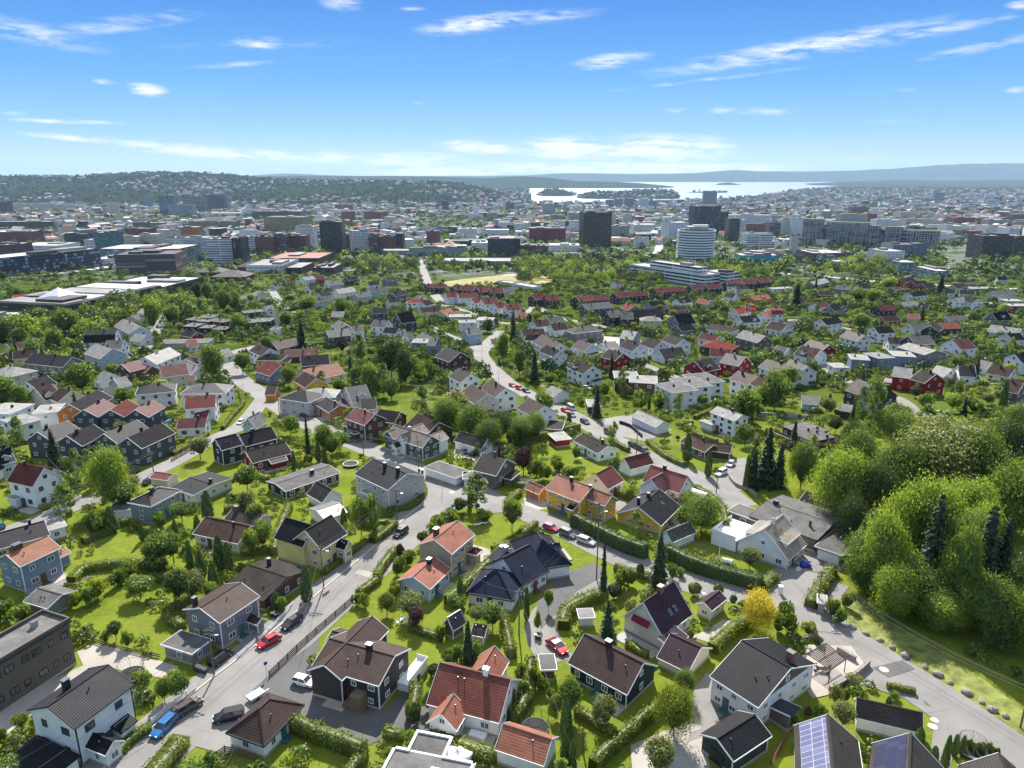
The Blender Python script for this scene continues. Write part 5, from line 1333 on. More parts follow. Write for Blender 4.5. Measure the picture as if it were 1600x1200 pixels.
for A, B, w_ in (((1200, 740), (1390, 735), 30), ((1300, 770), (1540, 762), 34), ((1470, 710), (1640, 700), 30)):
    root = empty('pavilion', at(A[0]/4, 240+A[1]/4)); a = at(A[0]/4, 240+A[1]/4, 6); b = at(B[0]/4, 240+B[1]/4, 6); c = (a+b)/2; root.location = (c.x, c.y, G(c.x, c.y))
    tag(root, None, 'building'); AUTO.append((root, 'low dark brown pavilion with grey hipped roof', 'building'))
    mass(root, Vector((c.x, c.y+w_/2, G(c.x, c.y))), 0, (b-a).length, w_, 5, 6, 'h', 'N', 'g', rk='felt', win=0, trim='n')
big(0, 240, '''
-20 235 490 565 50 br l 0 | the brick box block; brick red box-shaped block at the left edge above the glass office
440 570 505 592 26 gk k | the dark green block; dark green apartment block left of the bright green tower
570 640 540 642 24 wg l
638 762 495 650 24 gt l | the green tower; green apartment tower with balconies between white and cream blocks
755 905 520 592 26 cr l
905 1015 505 590 26 cr l
1010 1120 478 565 26 cr l
1120 1262 460 525 30 or l | the orange red block; orange red apartment block behind the white band-windowed offices
810 962 470 520 34 rb k
1065 1180 526 600 24 wl l
1180 1332 526 640 24 wb l
1330 1495 534 692 26 wb l | the white banded office; white band-windowed office block with a black end tower
1488 1545 530 694 26 bl k 0 same
1520 1610 520 625 22 wb l
700 1210 596 700 60 gl l
765 1158 632 750 44 bb k 10 | the brown banded office; brown brick office with band windows behind the halls
-20 72 300 375 40 nn k
80 180 312 350 40 cr l
225 340 310 350 40 cr l
350 460 318 350 40 cr l
1015 1102 265 385 36 dg k | the dark glass twin tower; dark glass twin tower in front of the left hill
1066 1222 318 392 40 gl k
1160 1292 270 362 40 bb k
1290 1392 258 352 40 dk g
1390 1432 268 350 40 bg k
680 745 308 385 30 cr l
905 945 275 335 30 bg l
0 340 425 470 30 dk l
235 320 175 205 60 wg l
430 500 172 206 60 wg l
620 775 205 222 60 wl l
410 540 402 420 20 cr r
560 700 405 425 20 cr r
720 950 408 430 20 cr r
1210 1490 424 468 50 go k | the orange steel frame hall; unfinished hall with golden steel frame in front of the stadium roofs
1256 1530 372 394 60 wl l | the low white stadium; low white stadium roof left of the gold glass stadium
1530 1640 350 392 60 wl k
0 160 570 640 40 nn l
170 440 575 620 60 wl l
630 735 660 720 30 wl l
''')
big(400, 240, '''
75 342 398 492 70 go k -6 | the gold glass stadium; stadium-like building with gold glass facade and dark roof
0 300 362 410 80 dk k
20 132 520 632 26 br k
135 212 508 628 26 bb k
215 330 515 622 26 br k
268 382 458 602 20 wg l | the white slab tower; white apartment tower left of the black and white towers
420 556 428 628 24 dk g | the black tower with white core; black tower with a white concrete core and dark side wings
462 512 408 470 20 co l 0 same
556 605 505 612 24 br k
600 716 485 615 24 wg g
615 665 470 520 20 bl k 0 same
716 770 505 620 22 bb k
770 870 520 618 22 br k
850 928 500 612 22 dk g
852 874 492 616 22 wg l 0 same
130 452 655 700 70 nn r 0 | the long rust-roofed hall; long low hall with rust coloured roof among trees
0 225 700 745 60 wl g
230 330 715 750 50 nn g
385 520 715 755 40 nn g
790 965 608 632 30 gy g
960 1190 590 640 14 gy g | the curved low school; low grey school building with a curved light roof
1190 1300 585 650 14 gy g -30
1450 1620 532 645 50 dk g | the dark grid office; dark office block with grid windows beside the small woods
1262 1382 470 528 34 wl l
1385 1582 478 522 36 wl l
1210 1300 506 532 30 wl l
1072 1152 486 572 26 br k
1165 1206 298 358 26 bl k | the lone black tower; lone black tower in front of the wooded hill
1563 1612 306 356 26 br k
540 620 362 420 26 br r
680 790 365 420 26 br r
1440 1512 372 420 26 gy r
1300 1420 380 410 24 wg r
500 605 318 355 36 br l
205 330 296 320 50 dk k
1350 1480 560 600 50 wl l
1200 1440 548 575 40 dk k
900 1050 490 515 30 wl r
1160 1600 675 700 40 gy g
''')
big(800, 240, '''
104 330 468 556 50 rb k 0 | the deep red office; deep red office box with a row of light windows
420 612 368 585 34 dt k 8 | the dark bronze tower; dark bronze office tower standing alone above the park trees
466 560 358 380 20 dk k 0 same
612 722 452 532 40 gy k
935 1090 432 540 40 wg l 12 | the pale grid office; pale office block with grid windows left of the black clad tower
1104 1284 330 500 40 bl k 8 | the black clad tower; tall black clad tower block with tilted roof line
1284 1332 366 492 36 bl k 0
1190 1272 236 320 40 bg k | the far blue grey tower; far blue grey tower standing before the fjord
1335 1402 410 552 28 dk l
1402 1442 415 548 28 wg l
1440 1600 502 606 34 wb k | the white banded low office; low white and dark banded office right of the round-cornered tower
1405 1640 638 672 30 te l | the turquoise hall; turquoise covered sports hall by the light square
-10 50 532 636 40 dk k
50 146 575 636 34 br k
146 226 578 636 34 bb k
230 420 575 612 40 wl l
20 110 488 520 40 wl l
190 270 318 388 40 gy k
585 630 290 328 40 bg k
640 690 285 322 40 bg k
700 760 282 328 40 bg k
790 850 280 330 40 wg l
850 900 295 330 40 bg k
940 1060 398 436 40 wg l
960 1090 385 400 40 wg l
1330 1600 385 460 40 wg l -5
1450 1600 440 500 30 br k
612 645 375 450 28 cr l
690 745 378 440 28 cr l
750 880 445 500 50 wl l
240 330 385 415 40 gy k
350 420 372 420 40 gy k
''')
big(1200, 240, '''
-10 62 430 515 30 bb k
60 130 410 515 28 wg l
130 216 400 518 28 wg l
430 600 382 450 40 gy n
600 656 378 446 40 rb k 0 same
508 612 336 378 40 br k
130 172 515 640 9 co g | the slim concrete tower; slim concrete stair tower left of the lattice building
206 432 622 690 44 bb l 4
300 390 640 698 30 gl k
660 802 612 672 40 wl l 4
726 945 572 660 40 bg k -5
775 892 682 752 24 gl l
1275 1462 515 655 34 dk g | the dark stepped flats; dark grey stepped flats right of the park lawn
1470 1640 526 645 34 dk g
1320 1462 458 512 40 wg l
1462 1530 468 525 40 wg l
1035 1090 245 290 40 bg k
1130 1260 400 440 50 br r
1080 1200 452 500 40 wg l
1240 1330 450 480 40 wl l
1350 1500 415 450 40 gy l
1500 1640 380 420 40 br k
1190 1310 485 520 30 br r
800 900 365 412 60 cr r
650 722 412 462 36 wg l
730 822 415 462 36 wg l
840 1000 408 450 36 cr r
965 1055 735 785 40 gl l
''')
# white hospital-like buildings and the round-cornered tower
T, L, W, he, rt = bigtop(800, 240, (735, 694), (1205, 762), 24, 'wb', 'l', 'long white four-storey building with a raised upper block among park trees', 'the long white building', he=15)
bigtop(800, 240, (1205, 735), (1350, 752), 22, 'wb', 'l', '', he=14, same=True)
bigtop(800, 240, (862, 672), (1165, 716), 14, 'wb', 'l', '', he=21, same=True)
for A, B in (((240, 742), (440, 752)), ((350, 722), (560, 735)), ((-5, 815), (132, 838)), ((1505-1600, 800), (1600-1600, 812)), ((470, 700), (740, 690))):
    bigtop(800, 240, A, B, 12, 'wl', 'l', 'low white pavilion with flat light roof '+{240: 'left of the long white building, rear one', 350: 'adjoining the long white building', -5: 'beside the dry yellow meadow', -95: 'at the edge of the dry yellow meadow', 470: 'running behind the park trees'}[A[0]], he=4.5)
p = at(800+1170/4, 240+690/4); dist = proj(p)[2]; w_ = 60.0/F*dist; h_ = height_over(1092, 359.5, p)
c = Vector((p.x, p.y+w_/2, p.z)); root = empty('tower_block', c); tag(root, 'white round-cornered residential tower with balcony bands above the long white building', 'building'); anchor('the white round-cornered tower', 1092, 385)
n = 8; fl = 13; prof = [(w_/2*math.cos(R(a_)), w_/2*math.sin(R(a_))) for a_ in (10, 35, 55, 80, 100, 125, 145, 170, 190, 215, 235, 260, 280, 305, 325, 350)]
m = MB(); k = len(prof); q = [(x*.93, y*.93) for x, y in prof]
m.add([(x, y, -6) for x, y in q]+[(x, y, h_) for x, y in q], [(i, (i+1) % k, k+(i+1) % k, k+i) for i in range(k)]+[tuple(range(k, 2*k))])
o = m.build('wall', plain('tower_glass', (.05, .055, .07), .2, .6)); place(o, root, Matrix.Translation(c))
for f_ in range(fl):
    z0 = h_*(f_+.0)/fl; z1 = z0+h_/fl*.56; m = MB()
    m.add([(x, y, z0) for x, y in prof]+[(x, y, z1) for x, y in prof], [(i, (i+1) % k, k+(i+1) % k, k+i) for i in range(k)]+[tuple(range(k, 2*k)), tuple(reversed(range(k)))])
    o = m.build('balcony_band', plain('tower_white', (.68, .69, .70), .6)); place(o, root, Matrix.Translation(c) @ Matrix.Rotation(R(6*(f_ % 2)), 4, 'Z'))
m = MB(); m.box(-w_*.25, w_*.25, -w_*.2, w_*.2, h_, h_+4); m.box(-w_*.1, w_*.3, -w_*.1, w_*.15, h_+4, h_+6); o = m.build('plant_room', R_lg); place(o, root, Matrix.Translation(c)); footprint(Matrix.Translation(c), w_, w_)
# lattice-fronted block
T, L, W, he, rt = bigtop(1200, 240, (215, 462), (1080, 490), 36, 'dg', 'n', 'long dark stepped block behind a white leaning lattice of columns and balconies', 'the white lattice block', he=38, plant=False)
steps = [(.0, .155, 58), (.185, .50, 53), (.50, .585, 47), (.615, .74, 46), (.775, 1.0, 40)]
def toph(t):
    for a, b, h_ in steps:
        if a <= t <= b: return h_
    return he
for a, b, h_ in steps:
    m = MB(); m.box(-L/2+L*a, -L/2+L*b, -W/2-.15, W/2-5, he-3, h_, 0, 1); o = m.build('upper_block', [ST['dg'], R_gn]); place(o, rt, T)
for k in range(52):
    t = (k+.5)/52; h_ = toph(t)
    if h_ == he: continue
    m = MB(); x = -L/2+L*t; m.obox((x+(1.8 if k % 3 else -2.4), -W/2-3.6, -4), (x, -W/2-1.8, h_+.4), 1.0, .9); o = m.build('column', R_lg); place(o, rt, T)
for a, b, h_ in steps:
    for f_ in range(3, 14):
        z = 58*f_/14.0
        if z > h_-2 or rnd.random() < .06: continue
        x0 = a
        while x0 < b-.01:
            x1 = min(b, x0+rnd.uniform(.03, .07)); m = MB(); m.box(-L/2+L*x0+.6, -L/2+L*x1-.8, -W/2-2.0, -W/2-.3, z-.3, z+1.3); o = m.build('balcony', R_lg if rnd.random() < .8 else R_mg); place(o, rt, T); x0 = x1
# silos
for px_, w2, h2 in ((1308, 17, 10), (1321.5, 14, 7)):
    p = at(px_, 422); d_ = proj(p)[2]; r_ = w2/2/F*d_; m = MB(); m.tube([(0, 0, -2), (0, 0, h2*S_)], r_, r_, 20); o = m.build('storage_tank', R_lg, loc=p); tag(o, 'round %s storage tank below the lattice block' % ('tall pale' if h2 > 8 else 'low white'), 'tank')
# cranes
def crane(px_, yt, yb, colr, label, jib=60, ang=0.2, w_=1.6):
    p = at(px_, yb); h = height_over(px_, yt, p); root = empty('tower_crane', p); tag(root, label, 'crane'); m = MB()
    for sx_, sy_ in ((-1, -1), (1, -1), (1, 1), (-1, 1)): m.obox((sx_*w_/2, sy_*w_/2, -2), (sx_*w_/2, sy_*w_/2, h), .35, .35)
    k = int(h/4)
    for i in range(k):
        z = h*i/k; z2 = h*(i+1)/k
        for a, b in (((-1, -1), (1, -1)), ((1, -1), (1, 1)), ((1, 1), (-1, 1)), ((-1, 1), (-1, -1))): m.obox((a[0]*w_/2, a[1]*w_/2, z), (b[0]*w_/2, b[1]*w_/2, z2), .22, .22)
    o = m.build('mast', colr); o.parent = root
    if jib:
        m = MB(); c_, s_ = math.cos(ang), math.sin(ang); m.obox((-jib*.3*c_, -jib*.3*s_, h), (jib*c_, jib*s_, h), 1.4, .5); m.obox((-jib*.3*c_, -jib*.3*s_, h+.2), (0, 0, h+8), .5, .5); m.obox((jib*c_, jib*s_, h+.2), (0, 0, h+8), .5, .5); m.obox((0, 0, h), (0, 0, h+8), 1.2, 1.2)
        o = m.build('jib', colr); o.parent = root
    m = MB(); m.box(-1.6, 1.6, -1.6, 1.6, h-3, h-.5); o = m.build('cab', white); o.parent = root
crane(5, 377, 484, plain('crane_green', (.25, .42, .08), .5), 'tall yellow green crane mast at the left edge', 0, 0, 2.2)
crane(1282, 307, 340, plain('crane_orange', (.75, .33, .05), .5), 'orange tower crane standing on the city skyline by the fjord', 50, .1, 3)
crane(1220, 318, 340, plain('crane_orange', (.75, .33, .05), .5), 'smaller orange tower crane left of the taller orange crane', 40, 2.8, 3)
crane(536, 305, 336, plain('crane_orange', (.75, .33, .05), .5), 'orange tower crane in front of the wooded left hill', 40, .3, 3)
# scattered city blocks: the nearest as things, the rest as one mass
FA = np.array(FOOT); npr = np.random.RandomState(5)
PARK = [(600, 720, 398, 425), (545, 640, 402, 440), (1450, 1560, 385, 420), (800, 1180, 385, 460), (1470, 1540, 385, 425), (640, 760, 340, 362)]
def clear(x, y, r, arr=None):
    arr = FA if arr is None else arr
    return not np.any((arr[:, 0]-x)**2+(arr[:, 1]-y)**2 < (arr[:, 2]+r)**2)
def offroad(x, y, r):
    for P, w_ in PATHS:
        if np.any((P[:, 0]-x)**2+(P[:, 1]-y)**2 < (w_+r)**2): return False
    return True
cand = []
mats_far = [ST[k] for k in ('wg', 'cr', 'gy', 'br', 'bg', 'dk', 'bb', 'wl')] + [R_lg, R_mg, R_dk, R_rd]
stuff = MB(); hill = MB(); extra = []; cnt = 0
def far_points(n, y0, y1, p0=-60, p1=1660, pw=1.0):
    px_ = npr.uniform(p0, p1, n); y = np.exp(np.log(y0)+(np.log(y1)-np.log(y0))*npr.uniform(0, 1, n)**pw)
    x = (px_-CX)/F*(y*cp+90*sp_); z = G_np(x, y); d = y*cp-(z-CZ)*sp_; x = (px_-CX)/F*d
    z = G_np(x, y); bz = S_*base_np(y/S_); py_ = CY-F*(y*sp_+(z-CZ)*cp)/(y*cp-(z-CZ)*sp_)
    return x, y, z, px_, py_, bz
for x_, y_, z_, px_, py_, bz_ in zip(*far_points(14000, 1150, 14500, pw=.7)):
    if py_ > 405: continue
    p = Vector((x_, y_, z_))
    if p.z < SEA+3 or p.y > 15000 or p.y < 1150: continue
    onhill = p.z > bz_+6
    if any(a < px_ < b and c_ < py_ < d_ for a, b, c_, d_ in PARK): continue
    if nz(p.x, p.y, 260, 1.3) > .55 and py_ > 300: continue
    if onhill:
        if nz(p.x, p.y, 500, 2.1) > -.12: continue
        w_, d2, h_ = npr.uniform(18, 38), npr.uniform(14, 26), npr.uniform(10, 20)
    else: w_, d2, h_ = npr.uniform(18, 62), npr.uniform(14, 26), npr.choice([9, 12, 16, 20, 26, 34], p=[.15, .2, .25, .2, .12, .08])
    if p.y > 6000: w_ *= 1.3
    r_ = w_*.45; dd_ = y_*cp-(z_-CZ)*sp_
    if not clear(p.x, p.y, r_): continue
    if hides(px_, py_, py_-h_*F/dd_, y_): continue
    if hides(px_-w_*.5*F/dd_, py_, py_-h_*F/dd_, y_) or hides(px_+w_*.5*F/dd_, py_, py_-h_*F/dd_, y_): continue
    ang = npr.choice([.2, -.5, 1.1, 1.5, 0, -1.0])+npr.uniform(-.2, .2)
    FA = np.vstack([FA, (p.x, p.y, r_)])
    OCC.append((0, 0, 0, 0, 0)) if False else None
    if p.y < 2600 and cnt < 165:
        cnt += 1; st = str(npr.choice(['wg', 'cr', 'gy', 'br', 'bg', 'dk', 'wl', 'wb'])); root = empty('city_block', p); tag(root, None, 'building', 'city blocks beyond the gardens'); blockmesh(root, p, w_, d2, h_, st, str(npr.choice(list('lllggkr'))), ang, base=8, occ=False)
        AUTO.append((root, 'distant %s city block' % SN[st], 'building')); continue
    T = Matrix.Translation(p) @ Matrix.Rotation(ang, 4, 'Z'); tgt = hill if onhill else stuff
    mi = int(npr.choice([0, 0, 0, 1, 1, 2, 3, 4, 5, 7])) if not onhill else int(npr.choice([0, 1, 1, 2, 2, 7])); mt = 8+int(npr.choice([0, 0, 1, 2, 3, 3] if not onhill else [0, 1, 2, 2, 3]))
    P = [T @ Vector(v) for v in ((-w_/2, -d2/2, -12), (w_/2, -d2/2, -12), (w_/2, d2/2, -12), (-w_/2, d2/2, -12), (-w_/2, -d2/2, h_), (w_/2, -d2/2, h_), (w_/2, d2/2, h_), (-w_/2, d2/2, h_))]
    fs = [(0, 1, 5, 4), (1, 2, 6, 5), (2, 3, 7, 6), (3, 0, 4, 7)]; tgt.add(P, fs, mi, [[(0, -12), (w_, -12), (w_, h_), (0, h_)], [(0, -12), (d2, -12), (d2, h_), (0, h_)]]*2)
    if (onhill or npr.rand() < .4): # pitched roof
        a, b = T @ Vector((-w_/2, 0, h_+d2*.3)), T @ Vector((w_/2, 0, h_+d2*.3)); tgt.add([P[4], P[5], P[6], P[7], a, b], [(0, 1, 5, 4), (2, 3, 4, 5)], mt); tgt.add([P[5], P[6], b, P[7], P[4], a], [(0, 1, 2), (3, 4, 5)], mi, [[(0, 0), (1, 0), (1, 1)]]*2)
    else: tgt.add(P[4:], [(0, 1, 2, 3)], mt)
tag(stuff.build('distant_city', mats_far), 'far city of mixed white, grey and brick blocks reaching to the fjord', kind='stuff')
tag(hill.build('distant_hillside_homes', mats_far), 'small pale homes scattered over the wooded hillsides', kind='stuff')
# ------------------------------------------------------------------ greenery
def unit(n, rs): v = rs.normal(size=(n, 3)); return v/np.linalg.norm(v, axis=1)[:, None]
def leaves(P, N, size, rs, stretch=1.0, jit=.8, tint=None):
    """one leaf-cluster quad per point, facing roughly along N"""
    n = len(P); N = N + unit(n, rs)*jit; N /= np.linalg.norm(N, axis=1)[:, None]
    r = unit(n, rs); U = np.cross(N, r); U /= np.linalg.norm(U, axis=1)[:, None]+1e-9; W_ = np.cross(N, U)
    s = size*rs.uniform(.55, 1.25, n)[:, None]; U = U*s*.5; W_ = W_*s*.5*stretch
    bend = N*s*rs.uniform(-.2, .2, n)[:, None]
    V = np.stack([P-U*.9, P-W_+bend, P+U*.9, P+W_+bend], 1).reshape(-1, 3)
    Fc = np.arange(4*n).reshape(n, 4); t = np.ones(n) if tint is None else tint
    return V, Fc, t*rs.uniform(.8, 1.2, n)
def join(parts):
    V, Fq, T = [], [], []; o = 0
    for v, f, t in parts: V.append(v); Fq.append(f+o); T.append(t); o += len(v)
    return np.concatenate(V), np.concatenate(Fq), np.concatenate(T)
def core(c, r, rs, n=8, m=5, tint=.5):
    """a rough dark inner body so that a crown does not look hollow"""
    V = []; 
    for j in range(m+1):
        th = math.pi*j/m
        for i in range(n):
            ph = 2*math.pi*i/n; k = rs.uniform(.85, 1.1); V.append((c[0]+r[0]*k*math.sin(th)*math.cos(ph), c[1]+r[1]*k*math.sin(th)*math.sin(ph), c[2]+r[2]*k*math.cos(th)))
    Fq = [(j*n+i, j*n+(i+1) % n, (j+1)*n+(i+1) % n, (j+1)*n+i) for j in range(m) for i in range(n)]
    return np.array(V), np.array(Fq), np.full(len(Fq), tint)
def crown_round(seed, W=6.0, H=6.0, z0=1.6, nl=2600, size=.42, clumps=26, spread=.62, top=.5, loose=.18):
    rs = np.random.RandomState(seed); parts = []; cz = z0+H/2; cl = []
    for k in range(clumps):
        d = unit(1, rs)[0]; d[2] = abs(d[2])*1.0 if rs.rand() < .62 else d[2]*.9
        rr_ = rs.uniform(.45, 1)**.5; c = np.array([d[0]*W/2*spread*rr_, d[1]*W/2*spread*rr_, cz+d[2]*H/2*spread*rr_]); cl.append((c, rs.uniform(.13, .31)*W*.9))
    tot = sum(r**2 for c, r in cl)
    for c, r in cl:
        n = int(nl*r*r/tot); d = unit(n, rs); out_ = (c-np.array([0, 0, cz-.2*H])); out_ /= np.linalg.norm(out_)+1e-6
        d = d+out_*.55; d /= np.linalg.norm(d, axis=1)[:, None]
        rad = r*(1+rs.normal(0, loose, n))[:, None]*np.array([1, 1, .82*H/W])
        parts.append(leaves(c+d*rad, d, size, rs, tint=np.full(n, rs.uniform(.6, 1.4))))
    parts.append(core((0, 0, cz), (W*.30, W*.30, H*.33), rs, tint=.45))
    return join(parts)
def crown_spruce(seed, W=5.0, H=14.0, z0=.6, nl=2600, size=.5, open_=.25):
    rs = np.random.RandomState(seed); parts = []; lev = int(H/ .62)
    for k in range(lev):
        t = k/lev; z = z0+(H-z0)*t; R0 = W/2*(1-t)**.85*rs.uniform(.8, 1.12)+.08; nb = max(4, int(11*(1-t)+4)); ph0 = rs.uniform(0, 6)
        for b in range(nb):
            ph = ph0+2*math.pi*b/nb+rs.uniform(-.2, .2); L = R0*rs.uniform(.65, 1.15); m = max(2, int(nl/lev/nb*1.0)); u = rs.uniform(.15, 1, m)**.7
            P = np.stack([np.cos(ph)*L*u, np.sin(ph)*L*u, z-L*.42*u**1.3+rs.normal(0, .07, m)], 1); sid = rs.normal(0, .13*L*.8+.02, m)*(1-u*.5); P[:, 0] += -np.sin(ph)*sid; P[:, 1] += np.cos(ph)*sid
            N = np.tile([np.cos(ph)*.5, np.sin(ph)*.5, .8], (m, 1)); parts.append(leaves(P, N, size*(1-.4*t), rs, jit=.55, tint=np.full(m, rs.uniform(.75, 1.3))))
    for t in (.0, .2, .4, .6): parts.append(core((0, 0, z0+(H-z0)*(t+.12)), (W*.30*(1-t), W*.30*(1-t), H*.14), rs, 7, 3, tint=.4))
    return join(parts)
def crown_column(seed, W=1.8, H=6.0, nl=1500, size=.26):
    rs = np.random.RandomState(seed); n = nl; t = rs.uniform(0, 1, n)**.9; ph = rs.uniform(0, 2*math.pi, n)
    r = W/2*np.clip(np.minimum((t+.06)*5, 1), 0, 1)*np.clip((1-t)**.42, 0, 1)*(1+.10*np.sin(ph*5+t*9)+rs.normal(0, .07, n)); P = np.stack([r*np.cos(ph), r*np.sin(ph), .1+t*H], 1)
    N = np.stack([np.cos(ph), np.sin(ph), np.full(n, .35)], 1); tn = 1+.22*np.sin(ph*4+t*17)
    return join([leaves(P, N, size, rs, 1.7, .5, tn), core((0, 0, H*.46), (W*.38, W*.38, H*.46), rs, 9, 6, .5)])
def crown_birch(seed, W=5.0, H=9.0, z0=2.0, nl=1900, size=.36):
    rs = np.random.RandomState(seed); parts = []; cl = 34
    for k in range(cl):
        t = rs.uniform(0, 1); ph = rs.uniform(0, 6.3); rr_ = W/2*math.sin(math.pi*min(1, .16+.80*t))**.8*rs.uniform(.25, .85); c = np.array([rr_*math.cos(ph), rr_*math.sin(ph), z0+t*H*.93]); r = rs.uniform(.5, .95)*W/6; n = nl//cl
        d = unit(n, rs); P = c+d*np.array([r, r, r*1.3])*rs.uniform(.6, 1.1, n)[:, None]; parts.append(leaves(P, d, size, rs, 1.2, 1.0, np.full(n, rs.uniform(.7, 1.3))))
    return join(parts)
def trunk_mesh(h, r, seed, mat, forks=3, lean=.0):
    rs = random.Random(seed); m = MB(); top = (rs.uniform(-.2, .2), rs.uniform(-.2, .2), h)
    m.tube([(0, 0, -1.2), (0, 0, h*.4), top], r, r*.55, 7)
    for k in range(forks):
        a = rs.uniform(0, 6.28); z = h*rs.uniform(.45, .85); L = h*rs.uniform(.35, .6); m.tube([(0, 0, z), (math.cos(a)*L*.5, math.sin(a)*L*.5, z+L*.45), (math.cos(a)*L*.8, math.sin(a)*L*.8, z+L*1.0)], r*.42, r*.12, 5)
    return m.mesh('trunk', [mat])
birch_bark = plain('birch_bark', (.45, .44, .40), .8, var=.4, scale=6)
# kind: list of (crown data, nominal width, nominal height, trunk height, trunk radius)
def variants(fn, n, W, H, th, tr, forks=3, bark=None, **kw):
    out_ = []
    for k in range(n): out_.append((fn(31*k+int(W*7), W=W, H=H, **kw), W, H + (kw.get('z0', 0) if fn in (crown_round, crown_birch) else 0), trunk_mesh(th, tr, k, bark or LEAF['bark'], forks)))
    return out_
SHAPE = {
 'r': variants(crown_round, 5, 6.0, 5.6, 4.6, .16, z0=.7, nl=2600, size=.42, clumps=24, loose=.22),
 'R': variants(crown_round, 5, 12.0, 13.0, 9.5, .30, z0=.4, nl=16000, size=.42, clumps=66, spread=.80, loose=.36),
 'Q': variants(crown_round, 4, 12.0, 13.0, 9.5, .30, z0=.4, nl=3400, size=.95, clumps=30, spread=.74, loose=.3),
 's': variants(crown_spruce, 4, 5.2, 14.0, 12.5, .2, 0, nl=3600, size=.52),
 'c': variants(crown_column, 3, 1.9, 6.0, 3.0, .1, 0),
 'b': variants(crown_birch, 4, 5.4, 10.0, 9.5, .13, z0=2.0, forks=5, bark=birch_bark, nl=2400),
 'u': variants(crown_round, 5, 2.6, 2.0, 1.0, .06, z0=-.1, nl=700, size=.28, clumps=11, spread=.72),
 'o': variants(crown_round, 2, 2.6, 2.3, 1.0, .06, z0=-.15, nl=1300, size=.17, clumps=3, spread=.12, loose=.05),
}
CM = {}
def crown_mesh(shape, k, leaf):
    key = (shape, k, leaf)
    if key not in CM: (V, Fq, T), W, H, tm = SHAPE[shape][k]; CM[key] = fastmesh('crown', V, Fq, LEAF[leaf], T)
    return CM[key]
TN = {'r': ('deciduous_tree', 'tree'), 'R': ('large_deciduous_tree', 'tree'), 's': ('spruce_tree', 'conifer'), 'c': ('cypress_tree', 'cypress'), 'b': ('birch_tree', 'birch'), 'u': ('shrub', 'shrub'), 'o': ('clipped_shrub', 'shrub')}
LN = {'farwood': 'distant green', 'mid': 'mid green', 'lime': 'bright lime green', 'pale': 'pale silvery green', 'dark': 'dark green', 'needle': 'dark needled', 'thuja': 'green', 'hedge': 'fresh green', 'yellow': 'golden yellow', 'plum': 'dark plum leaved'}
def tree(shape, leaf, p, w, h, label=None, look=None):
    lshape = shape; nm, cat = TN[shape]
    if shape == 'R' and p.y > 235: shape = 'Q'
    k = rnd.randrange(len(SHAPE[shape])); me = crown_mesh(shape, k, leaf); _, W, H, tm = SHAPE[shape][k]; sx_, sz_ = w/W/(1.32 if shape in 'RQ' else 1.17 if shape in 'ru' else 1), h/H/(1.07 if shape in 'RQ' else 1); rz = rnd.uniform(0, 6.28)
    root = empty(nm, p, rz); root.scale = (sx_, sx_*rnd.uniform(.93, 1.07), sz_)
    o = link('crown', me, root)
    if shape not in 'uoc': link('trunk', tm, root)
    FOOT.append((p.x, p.y, w*.30)); TREES.append((p.x, p.y, w*.45))
    if label: tag(root, label, cat)
    else:
        sz = {'r': 'round', 'R': 'big', 's': 'spire-shaped', 'c': 'column-shaped', 'b': 'loose', 'u': 'bushy', 'o': 'clipped'}[lshape]
        tag(root, None, cat); AUTO.append((root, look or '%s %s %s' % (LN[leaf], sz, {'r': 'garden tree', 'R': 'broadleaf tree', 's': 'spruce', 'c': 'cypress', 'b': 'birch', 'u': 'shrub', 'o': 'shrub'}[lshape]), cat))
    return root
TREES = []
def tpx(text, ox=0, oy=0, sc=1.0):
    """shape leaf x ytop ybase width [| label]"""
    for ln in text.strip().split('\n'):
        if not ln.strip(): continue
        ln, _, lab = ln.partition('|')
        its = ln.split(',')
        for n_, it in enumerate(its):
            t = it.split()
            if not t: continue
            x, yt, yb, w = ox+float(t[2])/sc, oy+float(t[3])/sc, oy+float(t[4])/sc, float(t[5])/sc
            if x > 1320 and 930 < yb < 1060 and t[0] in 'Rb': yb -= 22
            p = at(x, yb); d_ = proj(p)[2]; q = p + Vector((0, .001, 0)); h = height_over(x, yt, p)
            if t[0] not in 'sc': h *= .97
            tree(t[0], t[1], p, w/F*d_, max(1.2, h), (lab.strip() or None) if n_ == len(its)-1 else None)
